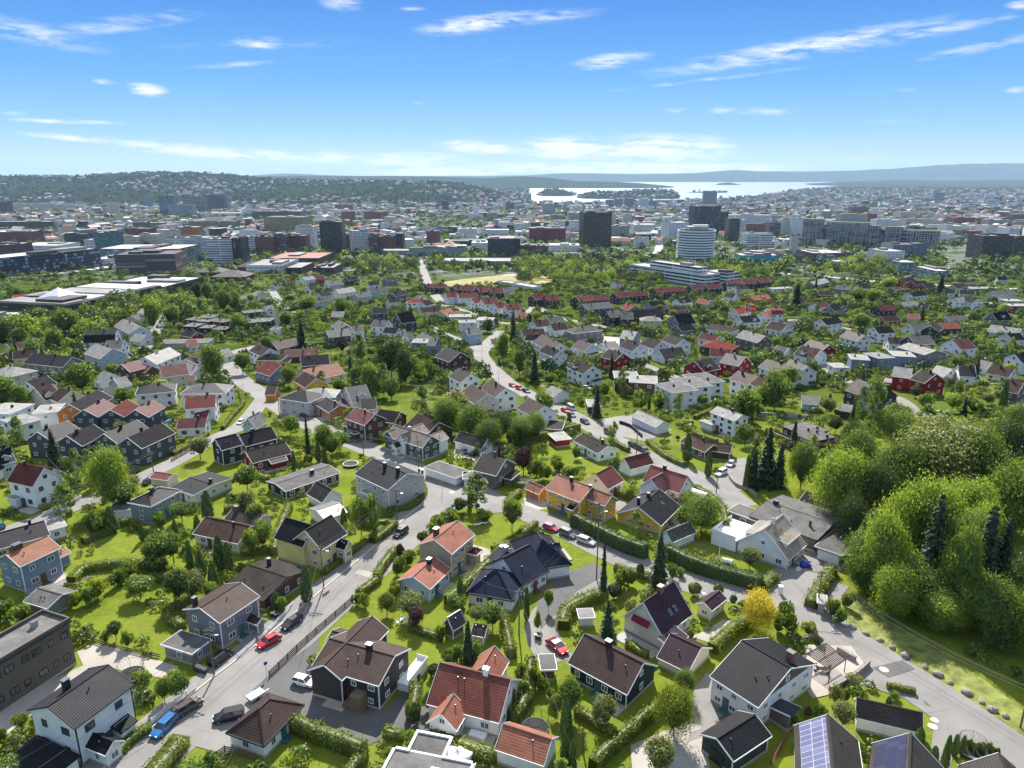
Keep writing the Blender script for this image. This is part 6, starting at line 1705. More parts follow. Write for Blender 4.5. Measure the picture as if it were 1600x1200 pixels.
tpx('''
R pale 1455 655 790 150 | huge pale yellow green willow-like tree crowning the wood on the right
R mid 1395 690 800 90, R mid 1515 668 800 95, R dark 1560 650 770 80, R mid 1335 672 752 70
R lime 1305 700 822 84 | bright lime maple at the wood edge above the felt-roofed garage
R dark 1358 722 830 80, R mid 1570 720 850 90, R dark 1600 700 840 80, R lime 1500 745 860 90
R lime 1440 742 900 100, R lime 1395 765 900 80, R mid 1500 790 930 90, R lime 1520 785 915 70
b mid 1352 790 905 60, R dark 1325 775 855 58, R lime 1370 800 930 80
s needle 1442 768 950 74 | tall dark spruce standing in the front middle of the wood
s needle 1522 785 960 74, s needle 1556 800 930 50, s needle 1412 752 895 44, s needle 1592 815 940 46
R mid 1355 830 940 90, R lime 1392 842 962 86, R mid 1345 885 945 44, R mid 1440 880 985 90, R lime 1500 885 1000 95
R lime 1470 925 1012 74, R mid 1545 905 1030 90, R lime 1600 925 1052 66 | bright lime tree at the right edge nearest to the grass verge
R dark 1600 860 1000 80, R dark 1560 950 1040 60, R mid 1430 900 985 60, R mid 1485 820 1000 70, R lime 1390 880 990 70
R mid 1250 690 765 50, R lime 1290 765 800 40, b mid 1360 590 700 40, b mid 1343 600 665 34, s needle 1195 665 760 46 | broad dark spruce left of the wood by the side road
s needle 1175 700 765 30, s needle 1215 690 762 34, c thuja 1165 712 765 10, c thuja 1172 700 762 12
R mid 1400 640 705 60, b mid 1440 630 690 50, R dark 1330 655 720 40
R yellow 1183 925 988 58 | golden yellow autumn tree by the lane corner
u mid 1228 940 985 40, u mid 1215 955 990 28, u hedge 1262 970 992 26
R lime 178 700 792 66 | big bright lime tree on the lawn above the left side road
b mid 122 698 774 42 | tall slender birch right of the tall white house
s needle 90 668 740 36 | dark bushy pine in front of the dark row houses
b mid 140 700 752 34, u mid 148 735 765 30, r mid 198 748 800 46, r pale 208 742 780 36
c thuja 326 768 812 18 | stout dark green column cypress right of the boxy green grey house
c thuja 176 792 832 20, c thuja 165 800 830 14, c thuja 275 812 838 9, c thuja 345 838 888 20, c thuja 358 848 890 16, c thuja 316 862 905 15, c thuja 335 880 922 17, c thuja 300 845 900 12
u dark 145 800 832 30, u mid 158 800 835 26, r mid 285 782 815 34, u mid 250 800 822 22, r pale 387 762 815 34, r mid 402 785 825 30, r lime 395 825 872 34, r mid 412 812 862 32
r mid 248 835 885 50, r mid 272 828 880 44, u dark 240 868 900 30, u dark 255 872 902 26, r mid 220 898 935 52 | spreading apple tree casting its shade on the large left lawn
r dark 282 885 945 46, r pale 305 890 940 44, r mid 330 905 940 30, u mid 205 875 900 30, u mid 185 888 915 26, u hedge 155 905 935 28, u mid 140 918 945 26, u hedge 120 925 950 22
r dark 182 968 1000 26, u mid 200 985 1012 20, u mid 165 985 1005 14, r mid 35 1112 1140 26, u mid 5 1138 1165 24, r mid 20 1182 1220 50
r mid 285 1045 1090 40 | dense clipped green tree beside the white picket fence
r mid 258 1058 1098 28, u mid 228 1050 1072 24, u mid 10 935 965 30, u lime 35 945 970 36, u mid 60 960 975 26
c thuja 480 885 940 18 | dark green column cypress at the kerb of the main street
c thuja 432 925 950 16, u mid 440 930 955 22, r mid 565 770 838 34 | tree beside the grey two-chimney house at the street bend
u mid 585 775 838 30, r mid 520 675 718 34, r mid 508 660 715 32, s needle 482 645 712 13 | narrow dark spire spruce beside the dark red house
c thuja 498 690 722 9, c thuja 508 698 725 9, c thuja 460 705 735 8, o hedge 482 706 726 24, r mid 455 645 682 30 | round green tree at the upper street corner
b mid 745 735 800 50 | tall leafy pointed tree at the corner of the street junction
u dark 718 778 800 28, u mid 755 795 815 30, r mid 800 778 832 36 | dense round tree in the lawn corner below the orange garage
u mid 700 795 825 40, u mid 682 805 838 40, u dark 665 830 855 28, u plum 625 850 875 18, u mid 640 858 885 26, u mid 625 868 900 24, r pale 640 925 965 44, r mid 605 925 960 34, u mid 570 928 950 22, u mid 558 925 945 18
r plum 650 945 985 30, r mid 712 928 958 36, r pale 745 945 975 30, r mid 770 942 985 40 | light green tree in front of the blue-black roofed villa
s needle 732 968 1035 34 | dark spruce beside the small garden sheds
u mid 712 1005 1035 24, u mid 700 1015 1040 24, u mid 745 1000 1030 24, u mid 690 975 1000 20
c thuja 823 918 970 10 | thin dark cypress beside the drive of the blue-black roofed villa
r mid 857 918 955 18, u mid 840 955 985 14, s needle 942 842 935 18 | slim dark spire spruce by the lane hedge
s dark 1028 828 920 42 | broad dark conifer beside the lane
s needle 948 935 1010 36 | blue green spruce above the dark green house
o dark 960 905 935 40, o hedge 985 885 915 26, u mid 970 885 920 30, o mid 1000 875 900 22, o hedge 1085 905 930 36, o hedge 1122 908 930 26, o mid 1145 925 945 20, u mid 1050 880 905 24, u mid 1062 885 900 18
r mid 890 1058 1120 44, r mid 868 1085 1120 26, r pale 945 1085 1140 46 | rounded grey green apple tree in front of the dark green house
c thuja 884 1092 1162 22 | stout dark cypress in the narrow bottom garden
c thuja 882 1150 1200 14, r pale 1028 1150 1215 62 | large pale flowering tree at the bottom edge
R hedge 1052 1070 1150 66 | very large clipped leafy hedge tree in the bottom middle
R mid 1068 1045 1090 34, u mid 818 1060 1090 20, u mid 835 1040 1075 20, u mid 812 1035 1065 22, u mid 800 1075 1105 18
u mid 848 1055 1080 22, u mid 862 1075 1100 20, o hedge 1078 980 1000 20, u dark 650 1100 1130 30, u mid 668 1080 1110 18, u mid 640 1095 1125 16
r pale 1315 1098 1140 40 | silvery round tree between the solar house and the long garage
u mid 1280 1100 1122 22, u mid 1245 1120 1145 20, u plum 1262 1105 1120 14, u pale 1305 1070 1100 22, u mid 1322 1075 1095 18, c lime 1342 1080 1118 10
c thuja 1475 1150 1200 13, c thuja 1490 1148 1180 11, c thuja 1502 1150 1180 10, u thuja 1515 1155 1178 14, u thuja 1530 1158 1180 14, u thuja 1545 1160 1185 14, u thuja 1555 1168 1190 12, c thuja 1470 1165 1215 12
u lime 1300 935 965 24, u mid 1312 950 975 26, u mid 1325 925 950 24
''')
tpx('''
R mid 1095 775 832 60 | great round dark green tree between the two small yellow-side gardens
r mid 1068 790 830 36, u mid 1130 810 835 30, u pale 1118 818 838 20, c thuja 1073 678 722 15 | tall column cypress on the bungalow lawn
c thuja 1106 702 745 12, r mid 958 712 752 24, u mid 900 698 718 16, r plum 818 697 742 34 | dark plum leaved tree beside the white wall
s plum 780 690 742 16, u mid 835 715 745 26, u mid 870 712 735 26, u mid 855 728 750 20, u mid 985 762 780 20, u mid 892 728 745 24
R mid 700 620 680 60, R mid 740 632 690 62, R dark 780 640 690 56, R mid 815 650 695 50, R pale 715 610 660 46, R mid 765 655 705 50, b mid 660 600 655 34, R mid 835 645 690 44, u mid 750 690 712 20, u mid 800 672 700 24, R dark 675 640 675 40
s needle 473 498 548 24 | tall dark spruce left of the middle gardens
R dark 612 530 590 50 | dark broad tree group leader in the middle park garden
R dark 635 545 600 40, b mid 560 520 562 34, b mid 545 545 575 24, R plum 535 525 553 20, s needle 548 555 590 14, R mid 580 570 620 36, b mid 600 565 620 30, R mid 612 590 625 34, u mid 655 570 595 34, u pale 590 550 572 22, s needle 585 580 615 12, R mid 560 570 612 32, u mid 672 562 590 22, b mid 505 575 612 20, r mid 452 568 605 28, u mid 530 590 612 30
R mid 1210 580 640 50, b mid 1060 610 660 24 | slim birch before the stepped white terrace
u mid 1130 620 665 50, R mid 1165 605 665 50, r mid 1230 570 610 34, r mid 1190 600 640 34, s needle 955 550 590 14 | small dark spruce beside the dark red house
s needle 835 545 598 24 | tall dark spruce beside the white house by the middle road
R mid 812 545 588 26, s needle 802 480 535 16 | tall dark narrow spruce at the middle road bend
R mid 785 520 565 24, b mid 825 560 595 24, u mid 945 595 620 22, u dark 930 600 622 12, u pale 980 600 620 22, u mid 1000 610 640 36, u mid 1030 610 640 30, u mid 860 582 600 24
b mid 1355 590 650 34 | tall birch in front of the black brown-roofed house
R mid 1400 630 665 50, u mid 1445 615 640 30, b mid 1420 568 605 34, R mid 1345 488 520 32 | round bright tree in the middle of the right-hand gardens
s needle 1243 440 478 24, b mid 1265 455 482 18, r mid 1340 448 475 32, r mid 1362 450 478 24, R lime 1387 432 452 28 | bright lime round tree before the dark red row
s needle 1468 428 460 22, c thuja 1565 595 640 12, c thuja 1495 600 625 8, c thuja 1485 605 628 8, s needle 1505 620 650 16, u mid 1470 640 665 40, u mid 1520 620 645 34, R mid 1590 630 670 46
R mid 335 540 590 42 | full round tree beside the left road bend
R mid 130 565 615 50 | big dark green tree among the left white houses
u mid 195 605 630 36, u mid 225 595 610 30, R mid 10 585 640 46, R mid 32 600 640 36, R mid 105 480 530 50, R mid 140 475 520 40, R mid 165 485 515 30, s needle 105 485 520 22, R mid 60 530 560 40, r mid 25 540 575 12, R mid 90 510 555 30, R mid 240 470 518 26, R mid 268 475 508 34, R dark 180 460 490 34, R mid 205 455 485 34, R dark 5 500 545 26, R mid 35 510 550 30, R mid 60 480 510 28, r mid 380 550 585 30, R mid 350 450 490 34, R mid 365 455 485 30
R dark 310 440 470 24, R mid 325 440 472 24, R mid 375 490 520 30, b mid 455 460 490 46, R mid 480 460 488 34, R mid 535 465 492 28
''')
# ------------------------------------------------------------------ hedges
def hedge(px, w, h, label=None, leaf='hedge', dens=15, name='hedge', world=None):
    pts = world or [at(*p) for p in px]; P = smooth_path([Vector((p.x, p.y, 0)) for p in pts], 1.0); rs = np.random.RandomState(len(AUTO)+int(abs(P[0].x))); L = sum((P[i+1]-P[i]).length for i in range(len(P)-1))
    n = int(L*(w+2*h)*dens); seg = rs.uniform(0, len(P)-1.001, n); i0 = seg.astype(int); fr = (seg-i0)[:, None]; A = np.array([(p.x, p.y) for p in P]); Q = A[i0]*(1-fr)+A[i0+1]*fr
    D = A[i0+1]-A[i0]; D /= np.linalg.norm(D, axis=1)[:, None]+1e-9; Nn = np.stack([-D[:, 1], D[:, 0]], 1)
    s = rs.uniform(-(h+w/2), h+w/2, n); bump = 1+.10*np.sin(seg*1.7)+.07*np.sin(seg*4.1+1)
    lat = np.where(np.abs(s) < w/2, s, np.sign(s)*w/2)*bump; zz = np.where(np.abs(s) < w/2, h*(1-.10*(2*s/w)**2), h-(np.abs(s)-w/2))*bump
    zz = np.clip(zz, .05, None); XY = Q+Nn*(lat+rs.normal(0, .07, n))[:, None]; Z = G_np(XY[:, 0], XY[:, 1])+zz+rs.normal(0, .08, n)
    nv = np.where((np.abs(s) < w/2)[:, None], np.array([0, 0, 1.0]), np.concatenate([Nn*np.sign(s)[:, None], np.full((n, 1), .3)], 1))
    c0 = np.array([P[0].x, P[0].y, G(P[0].x, P[0].y)]); tn = .8+.35*(np.sin(seg*.9+2)*.5+.5)
    a = leaves(np.concatenate([XY, Z[:, None]], 1)-c0, nv, .30, rs, 1.0, .75, tn)
    V = []; Fq = []     # inner body
    for k, p in enumerate(P):
        d = (P[min(k+1, len(P)-1)]-P[max(k-1, 0)]).normalized(); nn = Vector((-d.y, d.x, 0)); z = G(p.x, p.y)
        for q, zz_ in ((-.44, -.5), (-.40, h*.9), (.40, h*.9), (.44, -.5)): v = p+nn*(q*w); V.append((v.x-c0[0], v.y-c0[1], z+zz_-c0[2]))
        if k: o = (k-1)*4; Fq += [(o, o+1, o+5, o+4), (o+1, o+2, o+6, o+5), (o+2, o+3, o+7, o+6)]
    Fq += [(0, 1, 2, 3), tuple(len(V)-4+i for i in range(4))]
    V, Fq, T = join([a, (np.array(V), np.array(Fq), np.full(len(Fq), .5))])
    o = link(name, fastmesh('hedge', V, Fq, LEAF[leaf], T), loc=Vector(c0)); tag(o, label, 'hedge')
    if not label: AUTO.append((o, 'trimmed %s hedge' % ('low' if h < 1.4 else 'tall'), 'hedge'))
    for p in P[::2]: FOOT.append((p.x, p.y, w*.5))
    return o
HG = [([(235, 1225), (262, 1190), (285, 1162)], 3.2, 1.8, 'thick clipped hedge at the bottom of the main street'), ([(455, 1138), (500, 1158), (540, 1172), (570, 1185)], 2.0, 2.6, 'tall light green hedge below the large black house'), ([(570, 1185), (548, 1215), (530, 1240)], 1.6, 2.0, None),
 ([(600, 1150), (630, 1155)], 1.6, 1.4, None), ([(672, 1155), (720, 1172), (775, 1192)], 2.0, 1.8, 'hedge between the rust-roofed white house and the white flat-roofed house'), ([(180, 1185), (205, 1160), (235, 1140)], 1.6, 1.3, 'low hedge in front of the white corner house'),
 ([(925, 1205), (950, 1180), (990, 1145), (1030, 1110)], 1.6, 2.2, 'long bright hedge running down to the bottom edge'), ([(980, 1010), (1010, 1030)], 1.6, 1.4, None), ([(1112, 1020), (1145, 990), (1170, 972)], 2.2, 2.0, 'dense hedge right of the purple-roofed garage'), 
 ([(878, 965), (905, 945), (940, 928)], 1.5, 1.4, None), ([(880, 985), (885, 962), (925, 940), (950, 938)], 2.6, 2.2, 'broad hedge inside the curved drive'), ([(700, 945), (740, 910), (785, 868), (828, 832)], 2.2, 2.2, 'long thick hedge left of the blue-black roofed villa'), ([(770, 862), (800, 848), (838, 822)], 1.6, 1.5, None),
 ([(588, 905), (600, 885), (618, 862)], 1.8, 1.5, 'clipped hedge along the main street below the pale blue wing'), ([(592, 908), (560, 932)], 1.8, 1.4, None), ([(505, 900), (555, 862), (598, 828)], 1.4, 1.3, 'low hedge in front of the pale yellow house'), ([(582, 850), (600, 838), (618, 822)], 1.8, 1.6, None), ([(605, 800), (640, 795), (662, 775), (658, 755)], 1.6, 1.3, 'curved hedge inside the street bend'),
 ([(545, 800), (570, 822), (610, 822)], 1.8, 1.8, None), ([(895, 820), (930, 838), (970, 858), (1010, 872)], 2.4, 3.4, 'very tall dark hedge along the lane below the orange yellow house'), ([(1040, 868), (1080, 888), (1130, 905), (1190, 922)], 2.6, 3.0, 'tall long hedge below the lawn of the large pale blue house'), ([(1190, 922), (1210, 905)], 2.2, 1.6, None),
 ([(1300, 895), (1280, 925), (1265, 950)], 2.6, 1.8, 'bright strip hedge along the wood edge'), ([(1085, 765), (1110, 780), (1130, 800), (1135, 822)], 1.8, 1.6, 'curved hedge along the upper road'), ([(1012, 692), (1040, 715), (1070, 730)], 1.8, 1.5, 'bushy hedge between lawn and upper road'), ([(952, 690), (982, 707)], 1.6, 1.6, None), ([(1082, 682), (1120, 696)], 1.6, 2.2, None),
 ([(945, 770), (1000, 785)], 1.6, 2.0, None), ([(790, 758), (820, 762), (850, 756)], 1.6, 1.6, None), ([(792, 790), (812, 772)], 2, 1.5, None), ([(800, 700), (835, 690), (880, 678), (905, 672)], 1.8, 2.6, None), ([(348, 672), (365, 650), (380, 632), (375, 615)], 1.6, 1.5, 'curved hedge lining the left road bend'), ([(270, 712), (300, 695), (325, 680)], 1.8, 1.4, None),
 ([(735, 625), (765, 640), (800, 625)], 1.8, 2.6, None), ([(410, 548), (470, 542), (525, 535)], 1.5, 1.5, None), ([(345, 760), (385, 745), (420, 752)], 1.6, 1.5, None), ([(160, 830), (200, 820), (232, 835)], 1.5, 1.6, None), ([(110, 905), (150, 890)], 1.4, 1.2, None), ([(830, 1040), (822, 1100), (800, 1130)], 1.8, 2.2, 'hedge along the narrow strip lawn beside the garage'), ([(1385, 1075), (1430, 1085)], 1, 1, None),
 ([(112, 912), (140, 892), (215, 884)], 2.2, 1.8, None), ([(222, 884), (250, 908), (288, 902)], 2.0, 1.9, None), ([(378, 868), (425, 862)], 1.8, 1.8, None), ([(350, 800), (398, 792)], 1.8, 1.6, None), ([(452, 795), (436, 835), (428, 868)], 2.0, 2.0, None), ([(652, 1078), (646, 1118)], 1.8, 2.0, None), ([(788, 975), (800, 1030)], 1.8, 1.9, None), ([(232, 700), (290, 690)], 1.6, 1.5, None), ([(130, 850), (175, 832)], 2.0, 1.8, None), ([(300, 940), (262, 962), (285, 985)], 2.0, 1.6, None), ([(640, 985), (690, 1000)], 1.4, 1.2, None), ([(900, 1115), (960, 1150)], 1.6, 1.4, None), ([(960, 890), (1015, 905)], 1.6, 1.4, None), ([(1085, 655), (1120, 640)], 1.5, 1.5, None), ([(1120, 598), (1180, 590)], 1.5, 1.6, None), ([(1340, 612), (1400, 606), (1450, 590)], 1.6, 2.2, None), ([(1390, 505), (1450, 498)], 1.5, 1.6, None), ([(1240, 480), (1290, 468), (1330, 470)], 1.8, 2.0, None), ([(1000, 560), (1060, 565)], 1.5, 1.6, None), ([(845, 490), (895, 495)], 1.5, 1.4, None), ([(885, 498), (905, 512)], 1.5, 1.4, None)]
for px_, w_, h_, lb in HG: hedge(px_, w_, h_, lb, leaf='thuja' if h_ > 2.9 else 'hedge')
# ------------------------------------------------------------------ scattered garden greenery
def inpoly(x, y, poly):
    c = False; j = len(poly)-1
    for i in range(len(poly)):
        (xi, yi), (xj, yj) = poly[i], poly[j]
        if (yi > y) != (yj > y) and x < (xj-xi)*(y-yi)/(yj-yi)+xi: c = not c
        j = i
    return c
LAWN = [[(105, 970), (150, 905), (200, 930), (275, 965), (265, 1010), (180, 1000)], [(120, 880), (180, 840), (225, 850), (215, 880), (140, 905)], [(510, 990), (560, 950), (640, 960), (690, 990), (620, 1010), (540, 1000)], [(725, 830), (780, 800), (830, 820), (790, 860), (740, 860)], [(830, 965), (880, 955), (880, 1060), (835, 1150)],
 [(950, 900), (1010, 900), (990, 940), (950, 950)], [(1085, 850), (1180, 840), (1180, 880), (1110, 875)], [(1030, 700), (1075, 690), (1075, 720), (1040, 715)], [(850, 700), (930, 690), (950, 735), (880, 730)], [(160, 700), (300, 700), (260, 780), (100, 780)], [(960, 1060), (1080, 1040), (1050, 1130), (900, 1180)], [(1120, 985), (1180, 960), (1210, 985), (1150, 1010)], [(460, 740), (560, 725), (550, 790), (520, 790)], [(600, 575), (690, 580), (660, 650), (600, 650)], [(500, 540), (545, 530), (560, 570), (510, 565)], [(700, 1100), (1100, 1100), (1100, 1200), (700, 1200)], [(1230, 720), (1260, 720), (1250, 800), (1225, 790)]]
LW = [[(at(*p).x, at(*p).y) for p in q] for q in LAWN]
VERGE = [(at(*p).x, at(*p).y) for p in [(1290, 905), (1330, 905), (1620, 1100), (1640, 1230), (1480, 1100), (1375, 1035), (1262, 960)]]
def free(x, y, r, lawn=True):
    if not clear(x, y, r, FA2): return False
    if not offroad(x, y, r*.8): return False
    for q in POLYS:
        if inpoly(x, y, q): return False
    if lawn:
        for q in LW:
            if inpoly(x, y, q): return False
    return not inpoly(x, y, VERGE)
FA2 = np.array(FOOT); nT = {'t': 0, 'u': 0}
for x_, y_, z_, px_, py_, bz_ in zip(*far_points(2600, 72, 1000, -40, 1640, 1.0)):
    dens = nz(x_, y_, 23, .7)
    if y_ < 210 and rnd.random() < .25: continue
    kind = rnd.random(); big_ = y_ > 200
    if kind < (.42 if big_ else .13):
        sh = rnd.choice('rrrrrRbbs') if big_ else rnd.choice('rrrbb'); w_ = {'r': rnd.uniform(4, 7.5), 'R': rnd.uniform(7, 11), 'b': rnd.uniform(4, 6), 's': rnd.uniform(3.5, 5.5)}[sh]; h_ = {'r': w_*rnd.uniform(.9, 1.15), 'R': w_*rnd.uniform(.9, 1.1), 'b': w_*rnd.uniform(1.7, 2.2), 's': w_*rnd.uniform(2.1, 2.8)}[sh]
        lf = {'r': rnd.choice(['mid', 'mid', 'lime', 'dark', 'pale']), 'R': rnd.choice(['mid', 'mid', 'dark', 'lime']), 'b': rnd.choice(['mid', 'lime']), 's': 'needle'}[sh]
        if nT['t'] > 235 or not free(x_, y_, w_*.34): continue
        nT['t'] += 1
    elif y_ < 640:
        sh = rnd.choice('uuuuuoc'); w_ = {'u': rnd.uniform(1.8, 4.2), 'o': rnd.uniform(1.6, 2.6), 'c': rnd.uniform(1.2, 1.9)}[sh]; h_ = {'u': w_*rnd.uniform(.6, .9), 'o': w_*.9, 'c': rnd.uniform(3.5, 6)}[sh]; lf = 'thuja' if sh == 'c' else rnd.choice(['mid', 'mid', 'hedge', 'dark', 'pale', 'lime'])
        if nT['u'] > 292 or dens < -.5 or not free(x_, y_, w_*.4): continue
        nT['u'] += 1
    else: continue
    tree(sh, lf, Vector((x_, y_, z_)), w_, h_); FA2 = np.vstack([FA2, (x_, y_, w_*.42)])
print('scatter', nT) if DBG else None
# the greenery nobody could count: the rest of the garden bushes and trees, the park belts, the far woods
def cloud(name, label, n, y0, y1, wfun, nleaf, size, leafs, rule, pw=1.0, p0=-80, p1=1680, tall=1.0):
    rs = np.random.RandomState(int(y0)); A = {k: [] for k in leafs}; cnt = 0
    base_ = {}
    for i in range(4):
        d = unit(nleaf, rs); d[:, 2] = np.abs(d[:, 2])*1.0-.12; P = d*rs.uniform(.75, 1.05, nleaf)[:, None]; P = P*(1+.25*np.sin(d[:, :1]*5+i)*np.cos(d[:, 1:2]*6)); base_[i] = (P, d)
    for x_, y_, z_, px_, py_, bz_ in zip(*far_points(n, y0, y1, p0, p1, pw)):
        if z_ < SEA+3: continue
        r = rule(x_, y_, z_, px_, py_, bz_)
        if not r: continue
        w_ = wfun(rs, y_)*r; P, d = base_[rs.randint(4)]; a = rs.uniform(0, 6.28); ca, sa = math.cos(a), math.sin(a); M = np.array([[ca, sa, 0], [-sa, ca, 0], [0, 0, 1]]); hh = rs.uniform(.8, 1.35)*tall
        Q = (P@M)*np.array([w_/2, w_/2, w_*.5*hh])+np.array([x_, y_, z_+w_*.42*hh]); A[leafs[rs.randint(len(leafs))]].append(leaves(Q, d@M, size*w_, rs, 1.0, .7, np.full(nleaf, rs.uniform(.7, 1.25)))); cnt += 1
    for k, v in A.items():
        if v: V, Fq, T = join(v); tag(link(name, fastmesh(name, V, Fq, LEAF[k], T)), label+' ('+LN[k]+')', kind='stuff')
    if DBG: print(name, cnt)
FA3 = FA2
def r_gard(x, y, z, px_, py_, bz):
    if nz(x, y, 27, 2.2) < -.45: return 0
    return 1 if free(x, y, 1.3) else 0
cloud('garden_undergrowth', 'low bushes and perennials filling the gardens', 11000, 74, 520, lambda rs, y: rs.uniform(.9, 2.8) if y < 200 else rs.uniform(1.6, 4.0), 80, .22, ['mid', 'thuja', 'dark', 'pale', 'hedge'], r_gard, .85, tall=.75)
def r_mid(x, y, z, px_, py_, bz):
    if px_ > 1180 and py_ > 630: return 0
    if py_ < 408 and px_ > 1440 and px_ < 1540: return 0
    if any(a < px_ < b and c_ < py_ < d_ for a, b, c_, d_ in [(684, 900, 428, 448)]): return 0
    if not (free(x, y, 2.4, False) and nz(x, y, 60, 4.0) > -.75): return 0
    return 1 if clear(x, y+11, 4.0, FA2) else .5
cloud('garden_trees', 'the many smaller trees between the far gardens', 9000, 290, 1150, lambda rs, y: rs.uniform(3.2, 7.6), 120, .19, ['mid', 'dark', 'dark', 'needle', 'thuja'], r_mid, .9)
BELT = [(560, 760, 395, 430), (620, 700, 392, 400), (800, 1060, 400, 445), (1060, 1230, 405, 425), (1300, 1380, 395, 440), (1410, 1480, 380, 420), (1510, 1640, 398, 430), (0, 460, 335, 362), (380, 560, 395, 425), (900, 1000, 400, 430), (1000, 1240, 325, 345), (770, 870, 330, 360), (650, 800, 335, 365), (820, 960, 322, 345)]
def r_belt(x, y, z, px_, py_, bz):
    if z > bz+6: return 0
    inb = any(a < px_ < b and c_ < py_ < d_ for a, b, c_, d_ in BELT)
    if not inb and nz(x, y, 260, 1.3) < .2 and rnd.random() > .45: return 0
    if any(a < px_ < b and c_ < py_ < d_ for a, b, c_, d_ in [(684, 900, 428, 448), (1475, 1535, 388, 415)]): return 0
    if hides(px_, py_, py_-11*F/(y*cp), y, .35): return 0
    return 1 if clear(x, y, 3.0, FA3 if y < 1150 else FA) and offroad(x, y, 3) else 0
cloud('park_tree_belts', 'leafy belts and park trees between the city blocks', 13000, 850, 5200, lambda rs, y: rs.uniform(8, 15)*(1+max(0, y-2500)/4000), 46, .28, ['mid', 'dark', 'dark', 'needle'], r_belt, .62)
GROVE = [(805, 1058, 404, 444), (1060, 1200, 424, 436), (1290, 1400, 404, 436), (-20, 165, 508, 548), (165, 300, 478, 506), (560, 650, 400, 425), (650, 700, 395, 420), (1400, 1470, 385, 425)]
def r_grove(x, y, z, px_, py_, bz):
    if not any(a < px_ < b and c_ < py_ < d_ for a, b, c_, d_ in GROVE): return 0
    if px_ > 1000 and px_ < 1140 and hides(px_, py_, py_-9*F/(y*cp), y, .55): return 0
    return 1 if clear(x, y, 2.5, FA3) and offroad(x, y, 2) else 0
cloud('park_grove', 'dense groves of full grown park trees', 9000, 420, 1150, lambda rs, y: rs.uniform(8, 14), 260, .115, ['mid', 'dark', 'dark', 'lime'], r_grove, 1.0, tall=1.15)
def r_hill(x, y, z, px_, py_, bz):
    if z > bz+6 or (py_ < 300 and rnd.random() < .6) : return 1 if (z > bz+6 and nz(x, y, 500, 2.1) < .6) or (z <= bz+6 and nz(x, y, 600, .4) > -.2) else (1 if rnd.random() < .4 else 0)
    return 0
cloud('hillside_woods', 'dense woods covering the hills and islands by the fjord', 19000, 5200, 16000, lambda rs, y: rs.uniform(20, 38)*(y/8000)**.5, 10, .6, ['farwood'], r_hill, .8, tall=.45)
